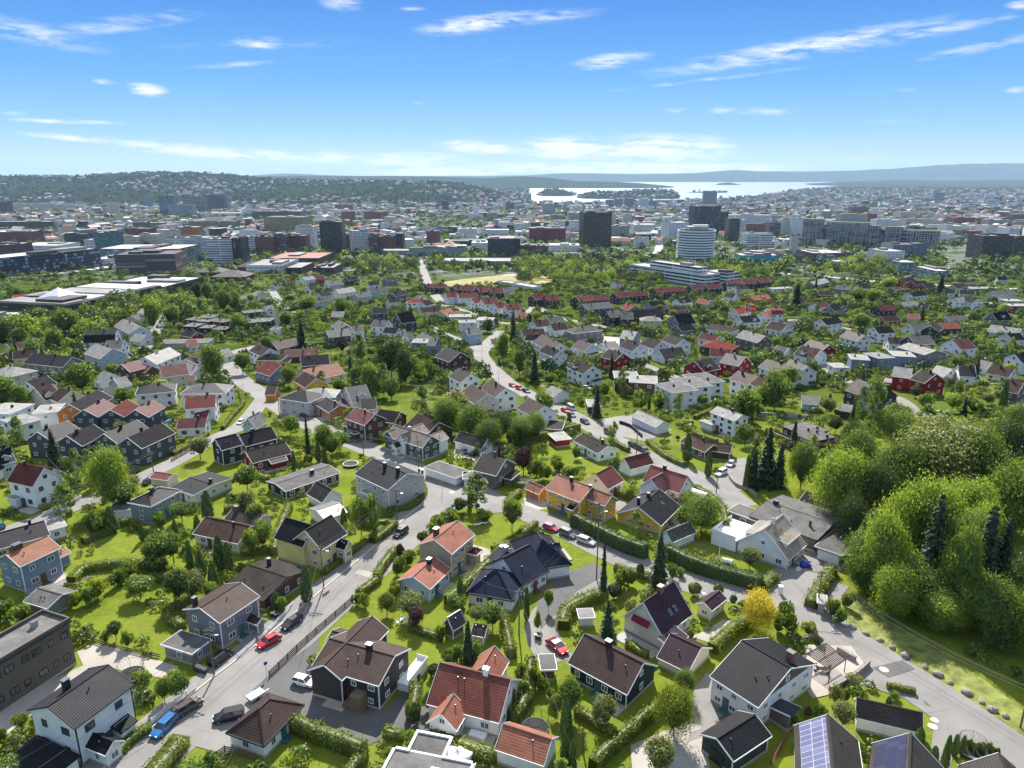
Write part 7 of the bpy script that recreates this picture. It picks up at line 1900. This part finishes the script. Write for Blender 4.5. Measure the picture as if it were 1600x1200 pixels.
# ------------------------------------------------------------------ vehicles
rubber = plain('rubber', (.018, .018, .018), .8); rimm = plain('rim_metal', (.45, .45, .46), .35, .5, .8); lampw = plain('lamp_glass', (.75, .75, .72), .15, .6); lampr = plain('tail_lamp', (.35, .01, .01), .2, .6)
CARP = {  # length, width, height, belt, hood end, windscreen top, roof end, rear glass foot
 'sedan': (4.6, 1.8, 1.45, .92, .26, .42, .74, .90), 'estate': (4.7, 1.82, 1.5, .94, .26, .41, .90, .985), 'suv': (4.6, 1.9, 1.68, 1.02, .25, .38, .90, .98), 'hatch': (4.0, 1.75, 1.48, .92, .24, .40, .86, .97), 'van': (5.2, 1.98, 1.98, 1.15, .14, .26, .975, .995), 'coupe': (4.9, 1.95, 1.4, .92, .26, .46, .66, .93)}
def car(p0, p1, typ, colr, label=None, group=None, look=None, name='parked_car'):
    """p0 rear and p1 front of the car, as ground pixels"""
    a, b = at(*p0), at(*p1); d = b-a; ang = math.atan2(d.y, d.x); c = (a+b)/2; c.z += .07
    L, W, H, bl, x1, x2, x3, x4 = CARP[typ]; col_ = plain('car_paint_'+colr, {'red': (.42, .015, .02), 'black': (.015, .015, .018), 'white': (.75, .75, .76), 'blue': (.02, .13, .34), 'silver': (.42, .43, .45), 'grey': (.10, .10, .11), 'brown': (.08, .06, .055), 'pink': (.45, .03, .08), 'teal': (.02, .16, .25)}[colr], .25, .6, .1, var=.02)
    root = empty(name, c, ang); tag(root, label, 'car' if typ != 'van' else 'van', group)
    if not label: AUTO.append((root, look or '%s parked %s' % (colr, {'suv': 'off-roader', 'hatch': 'hatchback', 'estate': 'estate car', 'sedan': 'saloon car', 'van': 'van', 'coupe': 'coupe'}[typ]), 'car'))
    X = lambda t: L/2-L*t; w = W/2
    # body: cross sections along the length
    ST_ = [(0, .35, .55, .80), (.02, .25, .68, .93), (.10, .22, bl*.84, .98), (x1, .22, bl*.97, 1), (.5, .22, bl, 1), (x4-.04, .22, bl*1.0, 1), (.975, .25, bl*.93 if typ in ('sedan', 'coupe') else bl, .97), (1, .35, bl*.75, .88)]
    bm = MB(); n = 8; V = []
    for t, zb, zt, k in ST_:
        wy = w*k; V += [(X(t), -wy*.9, zb), (X(t), -wy, zb+.14), (X(t), -wy, zt-.16), (X(t), -wy*.86, zt), (X(t), wy*.86, zt), (X(t), wy, zt-.16), (X(t), wy, zb+.14), (X(t), wy*.9, zb)]
    Fc = [(s*n+i, s*n+(i+1) % n, (s+1)*n+(i+1) % n, (s+1)*n+i) for s in range(len(ST_)-1) for i in range(n)] + [tuple(range(n)), tuple(reversed(range((len(ST_)-1)*n, len(ST_)*n)))]
    bm.add(V, Fc); o = bm.build('body', col_, root)
    for p_ in o.data.polygons: p_.use_smooth = False
    g = MB(); xs = [X(x1), X(x2), X(x3), X(x4)]; wb, wt = w*.88, w*.70
    g.add([(xs[0], -wb, bl-.03), (xs[0], wb, bl-.03), (xs[1], wt, H-.05), (xs[1], -wt, H-.05), (xs[3], -wb, bl-.03), (xs[3], wb, bl-.03), (xs[2], wt, H-.05), (xs[2], -wt, H-.05)], [(0, 1, 2, 3), (5, 4, 7, 6), (0, 3, 7, 4), (1, 5, 6, 2), (3, 2, 6, 7)])
    g.build('window_glass', m_glass(), root)
    r = MB(); r.box(xs[2]-.04, xs[1]+.04, -wt-.02, wt+.02, H-.06, H)
    for s in (-1, 1):
        for xa, xb in ((xs[0], xs[1]), (xs[3], xs[2])): r.obox((xa, s*wb, bl), (xb, s*wt, H-.03), .09, .07)
        xm = (xs[1]+xs[2])/2; r.obox((xm, s*(wb+.01), bl), (xm, s*(wt+.01), H-.03), .09, .05)
    r.build('roof', col_, root)
    for s in (-1, 1):
        for fx in (.18, .81):
            m = MB(); x = X(fx); m.tube([(x, s*(w-.22), .33), (x, s*(w+.01), .33)], .33, .33, 12); k = m.build('wheel', rubber, root); m = MB(); m.tube([(x, s*(w-.05), .33), (x, s*(w+.025), .33)], .2, .2, 8); q = m.build('rim', rimm); q.parent = k
        m = MB(); m.box(X(.035), X(.004), s*w*.55-.17, s*w*.55+.17, .55, .70); m.build('headlight', lampw, root)
        m = MB(); m.box(X(1.004), X(.985), s*w*.62-.14, s*w*.62+.14, .62, .80); m.build('tail_light', lampr, root)
        m = MB(); m.box(X(x1+.08), X(x1+.04), s*(w+.08)-.08, s*(w+.08)+.08, bl, bl+.13); m.build('mirror', col_, root)
    FOOT.append((c.x, c.y, 2.0)); return root
NC = [((268, 1129), (246, 1151), 'estate', 'blue', 'bright blue estate car at the kerb below the white corner house'), ((279, 1119), (309, 1100), 'suv', 'brown', 'brown grey car parked by the white picket fence behind the blue estate'), ((373, 1120), (343, 1127), 'suv', 'black', 'black off-roader parked by the hip-roofed garage'), ((433, 999), (408, 1013), 'sedan', 'red', 'red saloon car driving down the main street'),
 ((468, 968), (444, 986), 'estate', 'black', 'black estate car behind the red saloon on the main street'), ((462, 1066), (488, 1073), 'hatch', 'white', 'white hatchback beside the large black house'), ((635, 829), (617, 842), 'suv', 'black', 'black car driving through the street bend'), ((859, 1004), (882, 1024), 'coupe', 'red', 'red coupe with dark glass roof on the curved drive'),
 ((849, 824), (872, 832), 'hatch', 'pink', 'pinkish red car, foremost of three parked on the lane'), ((875, 832), (899, 843), 'suv', 'grey', 'dark grey car parked between the pinkish red and the silver car'), ((905, 845), (927, 853), 'estate', 'silver', 'silver car, last of three parked on the lane by the tall hedge'), ((1134, 738), (1119, 746), 'suv', 'white', 'white car parked beside the column cypress and pole'),
 ((1145, 724), (1138, 732), 'hatch', 'silver', None), ((943, 674), (962, 684), 'van', 'grey', 'dark grey van driving on the middle road'), ((878, 641), (888, 646), 'sedan', 'red', 'small red car in the queue on the middle road'), ((887, 637), (898, 643), 'van', 'silver', None), ((887, 648), (898, 653), 'sedan', 'grey', None), ((907, 658), (921, 665), 'estate', 'black', None), ((909, 607), (923, 609), 'estate', 'silver', None),
 ((861, 485), (869, 483), 'hatch', 'silver', None), ((872, 483), (880, 481), 'hatch', 'white', None), ((907, 500), (917, 497), 'sedan', 'red', None), ((258, 668), (271, 662), 'van', 'blue', 'blue van parked below the white garage with maroon roof'), ((83, 785), (97, 778), 'estate', 'silver', 'silver car beside the tall white maroon-roofed house'), ((198, 556), (212, 557), 'hatch', 'blue', None), ((200, 562), (210, 563), 'hatch', 'white', None), ((241, 520), (239, 527), 'sedan', 'black', None), ((168, 574), (181, 570), 'estate', 'grey', None),
 ((4, 828), (-8, 822), 'hatch', 'teal', None), ((381, 659), (372, 665), 'hatch', 'white', None), ((723, 709), (737, 706), 'suv', 'silver', None), ((738, 713), (751, 709), 'estate', 'black', None), ((764, 743), (775, 742), 'sedan', 'grey', None), ((777, 743), (789, 743), 'hatch', 'black', None), ((1305, 646), (1321, 650), 'suv', 'grey', None), ((338, 1038), (352, 1027), 'suv', 'black', 'black off-roader in the carport of the grey boarded house'),
 ((537, 688), (546, 692), 'hatch', 'grey', None), ((472, 650), (480, 652), 'sedan', 'black', None), ((206, 742), (216, 736), 'hatch', 'black', None), ((228, 758), (238, 752), 'sedan', 'black', None), ((1358, 566), (1366, 568), 'hatch', 'silver', None), ((740, 533), (746, 536), 'hatch', 'black', None), ((700, 604), (712, 600), 'hatch', 'grey', None), ((755, 588), (760, 594), 'hatch', 'black', None)]
for a_, b_, ty, cl_, lb in NC: car(a_, b_, ty, cl_, lb)
nm = 0
for ln in ((255, 498, 236, 526), (790, 600, 830, 616), (985, 696, 1010, 708), (205, 757, 160, 772), (1350, 626, 1395, 634), (845, 486, 880, 500), (1120, 502, 1240, 502), (560, 1200, 561, 1201)):
    for k in range(3):
        t = (k+rnd.uniform(.2, .8))/3; x = ln[0]+(ln[2]-ln[0])*t; y = ln[1]+(ln[3]-ln[1])*t; dx, dy = (ln[2]-ln[0]), (ln[3]-ln[1]); l_ = math.hypot(dx, dy)
        if l_ < 5: continue
        car((x, y), (x+dx/l_*6, y+dy/l_*6), rnd.choice(['sedan', 'hatch', 'estate', 'suv']), rnd.choice(['white', 'silver', 'grey', 'black', 'black', 'red', 'blue']))
# ------------------------------------------------------------------ poles, wires, lamps, signs
pole_wood = plain('pole_wood', (.16, .12, .085), .85)
POLE = {}
def pole(key, px_, yb, yt, arms=2, label=None, lamp=False, thin=False, leanx=0.0, mat=None):
    p = at(px_, yb); h = height_over(px_, yt, p); root = empty('utility_pole' if not thin else 'street_lamp', p); m = MB()
    m.tube([(0, 0, -.5), (leanx, 0, h)], .15 if not thin else .08, .10 if not thin else .05, 8); o = m.build('pole', mat or (pole_wood if not thin else rimm)); o.parent = root
    for k in range(arms): m = MB(); z = h-.35-k*.7; m.box(leanx-.9, leanx+.9, -.06, .06, z-.06, z+.06); [m.tube([(leanx+x, 0, z), (leanx+x, 0, z+.22)], .05, .05, 6) for x in (-.8, -.3, .3, .8)]; o = m.build('crossarm', wood); o.parent = root
    if lamp: m = MB(); m.obox((leanx, 0, h*.86), (leanx+1.3, -.3, h*.90), .07, .07); m.box(leanx+1.1, leanx+1.7, -.42, -.18, h*.89, h*.89+.14); o = m.build('lamp_head', rimm); o.parent = root
    tag(root, label, 'pole'); 
    if not label: AUTO.append((root, 'slim metal lamp post' if thin else 'wooden power pole', 'pole'))
    POLE[key] = p + Vector((leanx, 0, h-.3)); return root
pole('a', 335, 1056, 983, 2, 'wooden power pole with crossarms beside the carport of the grey boarded house', True)
pole('b', 506, 918, 853, 2, 'wooden power pole in front of the pale yellow house', True); pole('c', 621, 815, 765, 1, 'wooden power pole at the corner of the grey two-chimney house', True); pole('d', 655, 750, 688, 2, 'wooden power pole before the slate-roofed villa')
pole('e', 569, 720, 680, 1); pole('f', 88, 812, 770, 2); pole('g', 240, 738, 705, 2); pole('h', 932, 905, 785, 2, 'very tall pole on the lane beside the slim spire spruce', True); pole('i', 1277, 950, 893, 2, 'wooden power pole at the end of the bright strip hedge'); pole('j', 1594, 1137, 1074, 1, 'leaning wooden pole at the right edge above the verge')
pole('k', 1119, 770, 744, 1); pole('l', 994, 713, 674, 1); pole('m', 1108, 745, 714, 1); pole('n', 811, 992, 922, 1, 'wooden pole at the corner of the blue-black roofed villa'); pole('o', 911, 1175, 1142, 1); pole('p', 850, 622, 575, 0, thin=True, lamp=True); pole('q', 753, 560, 528, 0, thin=True, lamp=True); pole('r', 437, 652, 612, 1); pole('s', 417, 600, 575, 0, thin=True, lamp=True)
pole('t', 1316, 605, 570, 1); pole('u', 691, 770, 742, 0, thin=True); pole('v', 841, 830, 812, 0, thin=True); pole('w', 779, 602, 570, 0, thin=True, lamp=True); pole('x', 380, 615, 590, 0, thin=True, lamp=True)
pole('y', 1123, 873, 789, 0, 'tall white flagpole beside the lawn of the large pale blue house', thin=True, mat=white)
def wire(a, b, sag=1.0, dx=0.0, lb=None):
    A, B = POLE.get(a, a) if isinstance(a, str) else a, POLE.get(b, b) if isinstance(b, str) else b
    pts = [A.lerp(B, k/14)+Vector((dx, 0, -4*sag*(k/14)*(1-k/14))) for k in range(15)]; m = MB(); m.tube(pts, .03, .03, 4); o = m.build('power_line', plain('cable', (.12, .12, .12), .5)); tag(o, lb, 'cable', 'overhead power lines between the wooden poles')
    if not lb: o['label'] = 'thin dark overhead power line between wooden poles'
for a_, b_, s_ in (('a', 'b', 1.2), ('b', 'c', 1.0), ('c', 'd', .8), ('d', 'e', .6), ('f', 'g', 1), ('l', 'm', .8), ('m', 'k', .5), ('h', 'i', 2.2), ('i', 'j', 1.6), ('n', 'h', 1.5), ('e', 'r', .9)):
    for dx in (-.8, .3, .8): wire(a_, b_, s_, dx)
wire('a', at(60, 1200, 5), 1); wire('a', at(20, 1190, 5), 1, .5); wire('n', at(905, 1200, 4), 1); wire('n', at(740, 900, 5), .6); wire('h', at(700, 742, 7), 2); wire('b', at(470, 985, 6), .3); wire('k', 'i', 1.6)
# road sign, flag
p = at(417, 1056); root = empty('road_sign', p); tag(root, 'round blue road sign on a thin post at the end of the dark fence', 'sign'); m = MB(); m.tube([(0, 0, -.2), (0, 0, 2.7)], .04, .04, 6); o = m.build('post', rimm); o.parent = root
m = MB(); m.tube([(-.02, -.03, 2.5), (.02, -.07, 2.5)], .34, .34, 16); o = m.build('sign_plate', plain('sign_blue', (.03, .06, .30), .4)); o.parent = root
p = at(1163, 502); h_ = height_over(1163, 474, p); root = empty('flag_pole', p); tag(root, 'white flagpole flying a red flag with a blue white cross among the gardens', 'flag'); m = MB(); m.tube([(0, 0, 0), (0, 0, h_)], .09, .06, 6); o = m.build('pole', white); o.parent = root
m = MB(); fw, fh = 7.5, 4.6; N_ = 10; z1 = h_-.3
def fl(x, z): return (x, math.sin(x*1.1)*.35, z-.22*x)
cols = [(0, .30, 0), (.30, .34, 1), (.34, .42, 2), (.42, .46, 1), (.46, 1, 0)]; rows = [(0, .40, 0), (.40, .45, 1), (.45, .55, 2), (.55, .60, 1), (.60, 1, 0)]
for c0, c1, cm_ in cols:
    for r0, r1, rm in rows: m.add([fl(c0*fw, z1-fh*r1), fl(c1*fw, z1-fh*r1), fl(c1*fw, z1-fh*r0), fl(c0*fw, z1-fh*r0)], [(0, 1, 2, 3)], max(cm_, rm))
o = m.build('flag', [plain('flag_red', (.55, .01, .02), .8), white, plain('flag_blue', (.01, .03, .20), .8)]); o.parent = root
# ------------------------------------------------------------------ fences and walls
def fence(px, h, mat, label, name='fence', cat='fence', solid=False, step=2.4, gap=.0, thick=.05):
    P = smooth_path([Vector((at(*p).x, at(*p).y, 0)) for p in px], step); c = Vector((P[0].x, P[0].y, G(P[0].x, P[0].y))); root = empty(name, c); tag(root, label, cat); m = MB(); pr = MB()
    if not label: AUTO.append((root, 'timber garden fence', 'fence'))
    for k in range(len(P)-1):
        a, b = P[k], P[k+1]; za, zb = G(a.x, a.y), G(b.x, b.y); a3, b3 = Vector((a.x, a.y, za))-c, Vector((b.x, b.y, zb))-c
        if solid: m.obox(a3+Vector((0, 0, h/2-.2)), b3+Vector((0, 0, h/2-.2)), thick, h+.4)
        else:
            nb = max(2, int(h/.3))
            for q in range(nb): z = h*(q+.7)/nb; m.obox(a3+Vector((0, 0, z)), b3+Vector((0, 0, z)), .04, h/nb*.62)
        if not solid: pr = MB(); pr.box(a3.x-.07, a3.x+.07, a3.y-.07, a3.y+.07, a3.z-.3, a3.z+h+.08); o = pr.build('post', mat); o.parent = root
    o = m.build('panel' if not solid else 'wall_body', mat); o.parent = root; return root
dkf = plain('dark_fence', (.035, .03, .028), .8); stone = plain('garden_stone', (.26, .23, .20), .9, var=.5, scale=3)
fence([(421, 1058), (480, 1002), (553, 938)], 1.15, dkf, 'dark board fence along the right side of the main street')
fence([(238, 1132), (275, 1102), (308, 1076)], 1.1, white, 'white picket fence beside the clipped green tree'); fence([(372, 1028), (400, 1004)], .9, white, 'short white fence in front of the grey boarded house'); fence([(405, 1002), (445, 962), (458, 945)], .9, white, 'low white fence beside the wide grey-roofed bungalow')
fence([(735, 742), (760, 745), (800, 752), (836, 756)], 1.3, white, 'long white board fence behind the corner spruce', solid=True, thick=.08); fence([(68, 806), (100, 792), (128, 778)], .9, white, 'white wall in front of the tall white house', 'garden_wall', 'wall', True, thick=.2)
fence([(1296, 1082), (1330, 1064), (1357, 1040)], 1.2, stone, 'stepped stone wall with brick cap at the pergola terrace', 'garden_wall', 'wall', True, thick=.5); fence([(1236, 1005), (1262, 1000), (1276, 990)], .9, stone, 'low stone planter wall behind the black-roofed white house', 'garden_wall', 'wall', True, thick=.5)
fence([(1308, 1018), (1336, 1034)], 1.1, stone, 'short dark stone wall between pergola and road', 'garden_wall', 'wall', True, thick=.6); fence([(1205, 1195), (1232, 1150)], 1.2, plain('red_brown_fence', (.2, .07, .06), .8), 'red brown fence left of the solar-panelled house')
fence([(118, 990), (160, 1008), (200, 1018), (250, 1028)], .8, wood, 'low timber fence below the large left lawn'); fence([(330, 1200), (352, 1178), (400, 1190)], 1.4, plain('new_timber', (.17, .125, .08), .8), 'fresh timber fence at the bottom edge'); fence([(268, 722), (310, 698), (330, 690)], 1.2, wood, None); fence([(505, 932), (515, 925)], .5, wood, None)
fence([(968, 662), (985, 668), (1003, 684)], 1.2, dkf, 'dark curved wall at the garage row forecourt', 'garden_wall', 'wall', True, thick=.4); fence([(1180, 650), (1262, 655)], 1.6, concrete, 'grey retaining wall behind the black modern house', 'garden_wall', 'wall', True, thick=.4)
fence([(1140, 748), (1150, 760), (1170, 768), (1182, 778)], 1.1, stone, 'curved stone wall beside the broad dark spruce', 'garden_wall', 'wall', True, thick=.5)
# ------------------------------------------------------------------ pergola with furniture
cs = [at(x, y, 2.6) for x, y in ((1260, 1022), (1290, 1006), (1322, 1030), (1297, 1047))]; zt = sum(c.z for c in cs)/4; c0 = sum(cs, Vector())/4; c0.z = G(c0.x, c0.y); root = empty('pergola', c0); tag(root, 'dark open slatted pergola on the paved terrace', 'pergola'); dkw = plain('pergola_wood', (.05, .035, .03), .7)
A_, B_, C_, D_ = [Vector((c.x, c.y, zt))-c0 for c in cs]
for k in range(13): t = k/12; m = MB(); m.obox(A_.lerp(B_, t)+Vector((0, 0, .12)), D_.lerp(C_, t)+Vector((0, 0, .12)), .09, .16); o = m.build('slat', dkw); o.parent = root
for a_, b_ in ((A_, B_), (D_, C_), (A_.lerp(D_, .5), B_.lerp(C_, .5))): m = MB(); m.obox(a_, b_, .12, .16); o = m.build('beam', dkw); o.parent = root
for v in (A_, B_, C_, D_): m = MB(); m.tube([(v.x, v.y, -.3), (v.x, v.y, v.z)], .08, .08, 6); o = m.build('post', dkw); o.parent = root
def tableset(px_, py_, mat, label, n=4, r=.6):
    p = at(px_, py_); root = empty('garden_table', p); tag(root, label, 'table'); m = MB(); m.box(-r*1.3, r*1.3, -r*.7, r*.7, .70, .75); o = m.build('tabletop', mat); o.parent = root
    for x in (-1, 1):
        for y in (-1, 1): m = MB(); m.box(x*r*1.1-.03, x*r*1.1+.03, y*r*.55-.03, y*r*.55+.03, 0, .7); o = m.build('leg', mat); o.parent = root
    for k in range(n):
        a = k*2*math.pi/n+.4; q = empty('garden_chair', p+Vector((math.cos(a)*1.35, math.sin(a)*1.0, 0)), a-math.pi/2); tag(q, 'garden chair at the '+label.replace('with chairs ', ''), 'chair', 'chairs around the '+label.split(' ')[0]+' table')
        m = MB(); m.box(-.24, .24, -.24, .24, .42, .46); o = m.build('seat', mat); o.parent = q; m = MB(); m.box(-.24, .24, .20, .24, .46, .92); o = m.build('backrest', mat); o.parent = q
        for x in (-.21, .21):
            for y in (-.21, .21): m = MB(); m.box(x-.02, x+.02, y-.02, y+.02, 0, .42); o = m.build('leg', mat); o.parent = q
tableset(1284, 1050, plain('rattan', (.05, .04, .035), .8), 'dark table on the pergola terrace'); tableset(632, 973, white, 'white table on the lawn patio'); tableset(1093, 932, white, 'white table by the small garden house', 3); tableset(60, 968, wood, 'brown table on the lower left garden', 3)
def lounger(px_, py_, rz, lb):
    p = at(px_, py_); root = empty('sun_lounger', p, rz); tag(root, lb, 'sun lounger'); m = MB(); m.box(-.95, .35, -.32, .32, .30, .38); o = m.build('seat', white); o.parent = root; m = MB(); m.obox((.35, 0, .34), (.95, 0, .75), .64, .07); o = m.build('backrest', white); o.parent = root
    for x in (-.8, .3):
        for y in (-.28, .28): m = MB(); m.box(x-.03, x+.03, y-.03, y+.03, 0, .3); o = m.build('leg', white); o.parent = root
lounger(747, 821, .2, 'left white sun lounger on the lawn behind the tan house'); lounger(757, 819, -.1, 'right white sun lounger on the lawn behind the tan house')
def trampoline(px_, py_, r, colr, lb, net=True):
    p = at(px_, py_); root = empty('trampoline', p); tag(root, lb, 'trampoline'); m = MB(); pts = [(r*math.cos(a), r*math.sin(a), .8) for a in [2*math.pi*k/24 for k in range(25)]]; m.tube(pts, .10, .10, 6, cap=False); o = m.build('frame', colr); o.parent = root
    m = MB(); m.add(pts[:-1], [tuple(range(24))]); o = m.build('jumping_mat', rubber); o.parent = root
    for k in range(0, 24, 4): m = MB(); x, y, z = pts[k]; m.tube([(x, y, 0), (x, y, 2.6 if net else .8)], .03, .03, 5); o = m.build('leg', rimm); o.parent = root
    if net: m = MB(); m.tube([(x*1.0, y*1.0, 2.6) for x, y, z in pts], .03, .03, 4, cap=False); [m.tube([(pts[k][0], pts[k][1], 1.0), (pts[(k+1) % 24][0], pts[(k+1) % 24][1], 2.6)], .012, .012, 3) for k in range(24)]; [m.tube([(pts[k][0], pts[k][1], 2.6), (pts[(k+1) % 24][0], pts[(k+1) % 24][1], 1.0)], .012, .012, 3) for k in range(24)]; o = m.build('safety_net', black); o.parent = root
trampoline(206, 1060, 2.1, plain('tramp_green', (.02, .2, .12), .6), 'green-rimmed trampoline behind the white corner house'); trampoline(836, 1143, 2.0, plain('tramp_dark', (.05, .08, .08), .6), 'dark trampoline beside the narrow strip lawn'); trampoline(548, 728, 2.2, rimm, 'round trampoline on the lawn of the long grey-roofed bungalow', False); trampoline(1517, 1178, 1.8, rimm, 'netted trampoline among the bottom right cypresses')
# boulders along the verge
for k, (x, y) in enumerate(((530, 325), (608, 362), (700, 405), (775, 450), (855, 505), (980, 572), (1062, 622), (1137, 672), (1240, 735), (1335, 792), (1400, 842), (1482, 882))):
    p = at(1200+x/4, 900+y/4); rs = np.random.RandomState(k); r = rs.uniform(.55, .95); V, Fq, T = core((0, 0, r*.25), (r, r*.8, r*.62), rs, 9, 6); V = V*(1+rs.normal(0, .07, (len(V), 1))); o = link('boulder', fastmesh('boulder', V, Fq, stone), loc=p, rz=rs.uniform(0, 3))
    tag(o, ['pale', 'grey', 'flat'][k % 3]+' verge boulder, number of twelve counted from the far end: '+['first', 'second', 'third', 'fourth', 'fifth', 'sixth', 'seventh', 'eighth', 'ninth', 'tenth', 'eleventh', 'last'][k], 'boulder', 'boulders lining the grass verge')
for x, y, r, lb in ((1381, 1047, .75, 'pale round manhole cover in the dark asphalt patch'), (1457, 1136, .7, 'pale manhole cover beside the long tiled garage'), (1460, 1126, .6, 'rusty manhole cover above the pale one'), (706, 770, .8, 'white manhole cover in the street junction'), (1000, 1160, .6, None)):
    if lb: p = at(x, y); m = MB(); m.tube([(0, 0, .0), (0, 0, .13)], r, r, 20); o = m.build('manhole_cover', M_kerb, loc=p); tag(o, lb, 'manhole cover')
patch('asphalt_patch', [(1362, 1044), (1410, 1032), (1430, 1046), (1388, 1060)], M_drive, .10); patch('asphalt_patch', [(562, 890), (592, 897), (582, 905), (554, 896)], M_grav, .085)
def bins(px_, py_, n, dx, colr, lb):
    for k in range(n):
        p = at(px_+dx*k, py_+k*2); root = empty('wheelie_bin', p); tag(root, lb+' ('+['left', 'second', 'third', 'right'][k]+' one)', 'bin', 'wheelie bins'); m = MB(); m.add([(-.27, -.3, .06), (.27, -.3, .06), (.27, .3, .06), (-.27, .3, .06), (-.31, -.36, 1.0), (.31, -.36, 1.0), (.31, .36, 1.0), (-.31, .36, 1.0)], [(3, 2, 1, 0), (4, 5, 6, 7), (0, 1, 5, 4), (1, 2, 6, 5), (2, 3, 7, 6), (3, 0, 4, 7)]); o = m.build('bin_body', colr); o.parent = root
        m = MB(); m.obox((0, -.4, 1.02), (0, .4, 1.1), .68, .06); o = m.build('lid', black); o.parent = root
bins(306, 1047, 4, 5, plain('bin_blue_grey', (.06, .07, .09), .6), 'dark wheelie bin beside the boarded garage'); bins(262, 745, 1, 4, black, 'black bin beside the small red-roofed garage'); bins(655, 737, 2, 5, black, 'black bin at the angular junction garage'); bins(427, 1124-160, 2, 5, black, 'black bin by the wide grey-roofed bungalow'); bins(838, 998, 2, 4, plain('bin_green', (.02, .10, .05), .6), 'green bin on the curved drive')
# trailer, tarps
p = at(400, 1092); root = empty('utility_trailer', p, .9); tag(root, 'small grey trailer with pale blue cover in the yard entrance', 'trailer'); m = MB(); m.box(-1.3, 1.3, -.75, .75, .5, 1.0); o = m.build('box', rimm); o.parent = root; m = MB(); m.box(-1.15, 1.15, -.6, .6, 1.0, 1.05); o = m.build('cover', plain('pale_blue_cover', (.25, .45, .6), .5)); o.parent = root; m = MB(); m.obox((1.3, 0, .45), (2.4, 0, .4), .08, .08); o = m.build('drawbar', rimm); o.parent = root
for s in (-1, 1): m = MB(); m.tube([(0, s*.72, .3), (0, s*.92, .3)], .3, .3, 10); o = m.build('wheel', rubber); o.parent = root
def tarp(px_, py_, w, colr, lb, seed, name='tarpaulin'):
    p = at(px_, py_); rs = np.random.RandomState(seed); V, Fq, T = core((0, 0, w*.22), (w*.5, w*.42, w*.33), rs, 10, 6); V = V*(1+rs.normal(0, .09, (len(V), 1))); o = link(name, fastmesh(name, V, Fq, colr), loc=p); tag(o, lb, 'tarpaulin')
tarp(1258, 886, 2.6, plain('blue_tarp', (.02, .05, .28), .5), 'dark blue tarpaulin heap at the corner of the large pale blue house', 3); tarp(1247, 892, 1.4, white, 'small white covered bundle beside the blue tarpaulin', 4); tarp(716, 1192, 4.2, white, 'large crumpled white tarpaulin beside the white flat-roofed house', 5); tarp(405, 974, 1.6, white, 'white building sack beside the wide grey-roofed bungalow', 6)
p = at(1219, 928); root = empty('gate_pillar', p); tag(root, 'white gate pillar with a cap at the lane junction', 'pillar'); m = MB(); m.box(-.35, .35, -.35, .35, -.2, 1.7); o = m.build('shaft', white); o.parent = root; m = MB(); m.box(-.45, .45, -.45, .45, 1.7, 1.85); o = m.build('cap', white); o.parent = root
def greenhouse(px_, py_, L, W, h, ang, lb):
    p = at(px_, py_); root = empty('greenhouse', p, ang); tag(root, lb, 'greenhouse'); gm = plain('greenhouse_film', (.55, .58, .55), .3, .5); m = MB(); n = 10; V = []
    for x in (-L/2, L/2): V += [(x, W/2*math.cos(math.pi*k/n), h*math.sin(math.pi*k/n)) for k in range(n+1)]
    m.add(V, [(k, k+1, n+2+k, n+1+k) for k in range(n)]+[tuple(range(n+1)), tuple(reversed(range(n+1, 2*n+2)))]); o = m.build('cover', gm); o.parent = root
    for x in (-L/2, 0, L/2): m = MB(); m.tube([(x, (W/2+.03)*math.cos(math.pi*k/n), (h+.03)*math.sin(math.pi*k/n)) for k in range(n+1)], .04, .04, 5); o = m.build('hoop', white); o.parent = root
greenhouse(1092, 778, 4.6, 3.0, 2.1, -.8, 'pale tunnel greenhouse behind the red cross-gabled house'); greenhouse(1136, 882, 2.2, 1.8, 1.4, -.5, 'small white tent-like greenhouse on the tall hedge lawn')
# ------------------------------------------------------------------ labels worked out from neighbours: look + rank beside a landmark
bpy.context.view_layer.update()
used = {o['label'] for o in bpy.data.objects if o.get('label')}
RK = ['', 'second ', 'third ', 'fourth ', 'fifth ', 'sixth ', 'seventh ', 'eighth ', 'ninth ', 'tenth ', 'eleventh ', 'twelfth ', 'thirteenth ', 'fourteenth ', 'fifteenth ', 'sixteenth ', 'seventeenth ', 'eighteenth ', 'nineteenth ', 'twentieth ']
groups = {}
for o, look, cat in AUTO:
    p = proj(o.location); best = None
    for ph, ax, ay in ANCH:
        dx, dy = p[0]-ax, (p[1]-ay)*1.6; d = math.hypot(dx, dy)
        if d < 4: continue
        side = ('right of' if dx > 0 else 'left of') if abs(dx) > abs(dy) else ('below' if dy > 0 else 'above')
        if best is None or d < best[0]: best = (d, ph, side)
    groups.setdefault((look, best[1], best[2]), []).append((best[0], o))
for (look, ph, side), L_ in groups.items():
    L_.sort(key=lambda t: t[0])
    for k, (d, o) in enumerate(L_):
        if len(L_) == 1: lb = '%s %s %s' % (look, side, ph)
        else: lb = '%s, %snearest %s %s' % (look, RK[min(k, 19)], side, ph)
        o['label'] = lb
        if not o.get('group') and len(L_) > 1: o['group'] = {'house': 'houses', 'garage': 'garages', 'tree': 'garden trees', 'shrub': 'garden shrubs', 'hedge': 'garden hedges', 'building': 'city buildings', 'car': 'cars parked in the streets'}.get(o['category'], o['category']+'s')+' of the district'
if DBG:
    bad = [o['label'] for o in bpy.data.objects if o.get('label') and len(o['label'].split()) > 16]; print('LONG', len(bad), bad[:12]); from collections import Counter; c_ = Counter(o['label'] for o in bpy.data.objects if o.get('label')); print('DUP', [(k, v) for k, v in c_.items() if v > 1][:12])
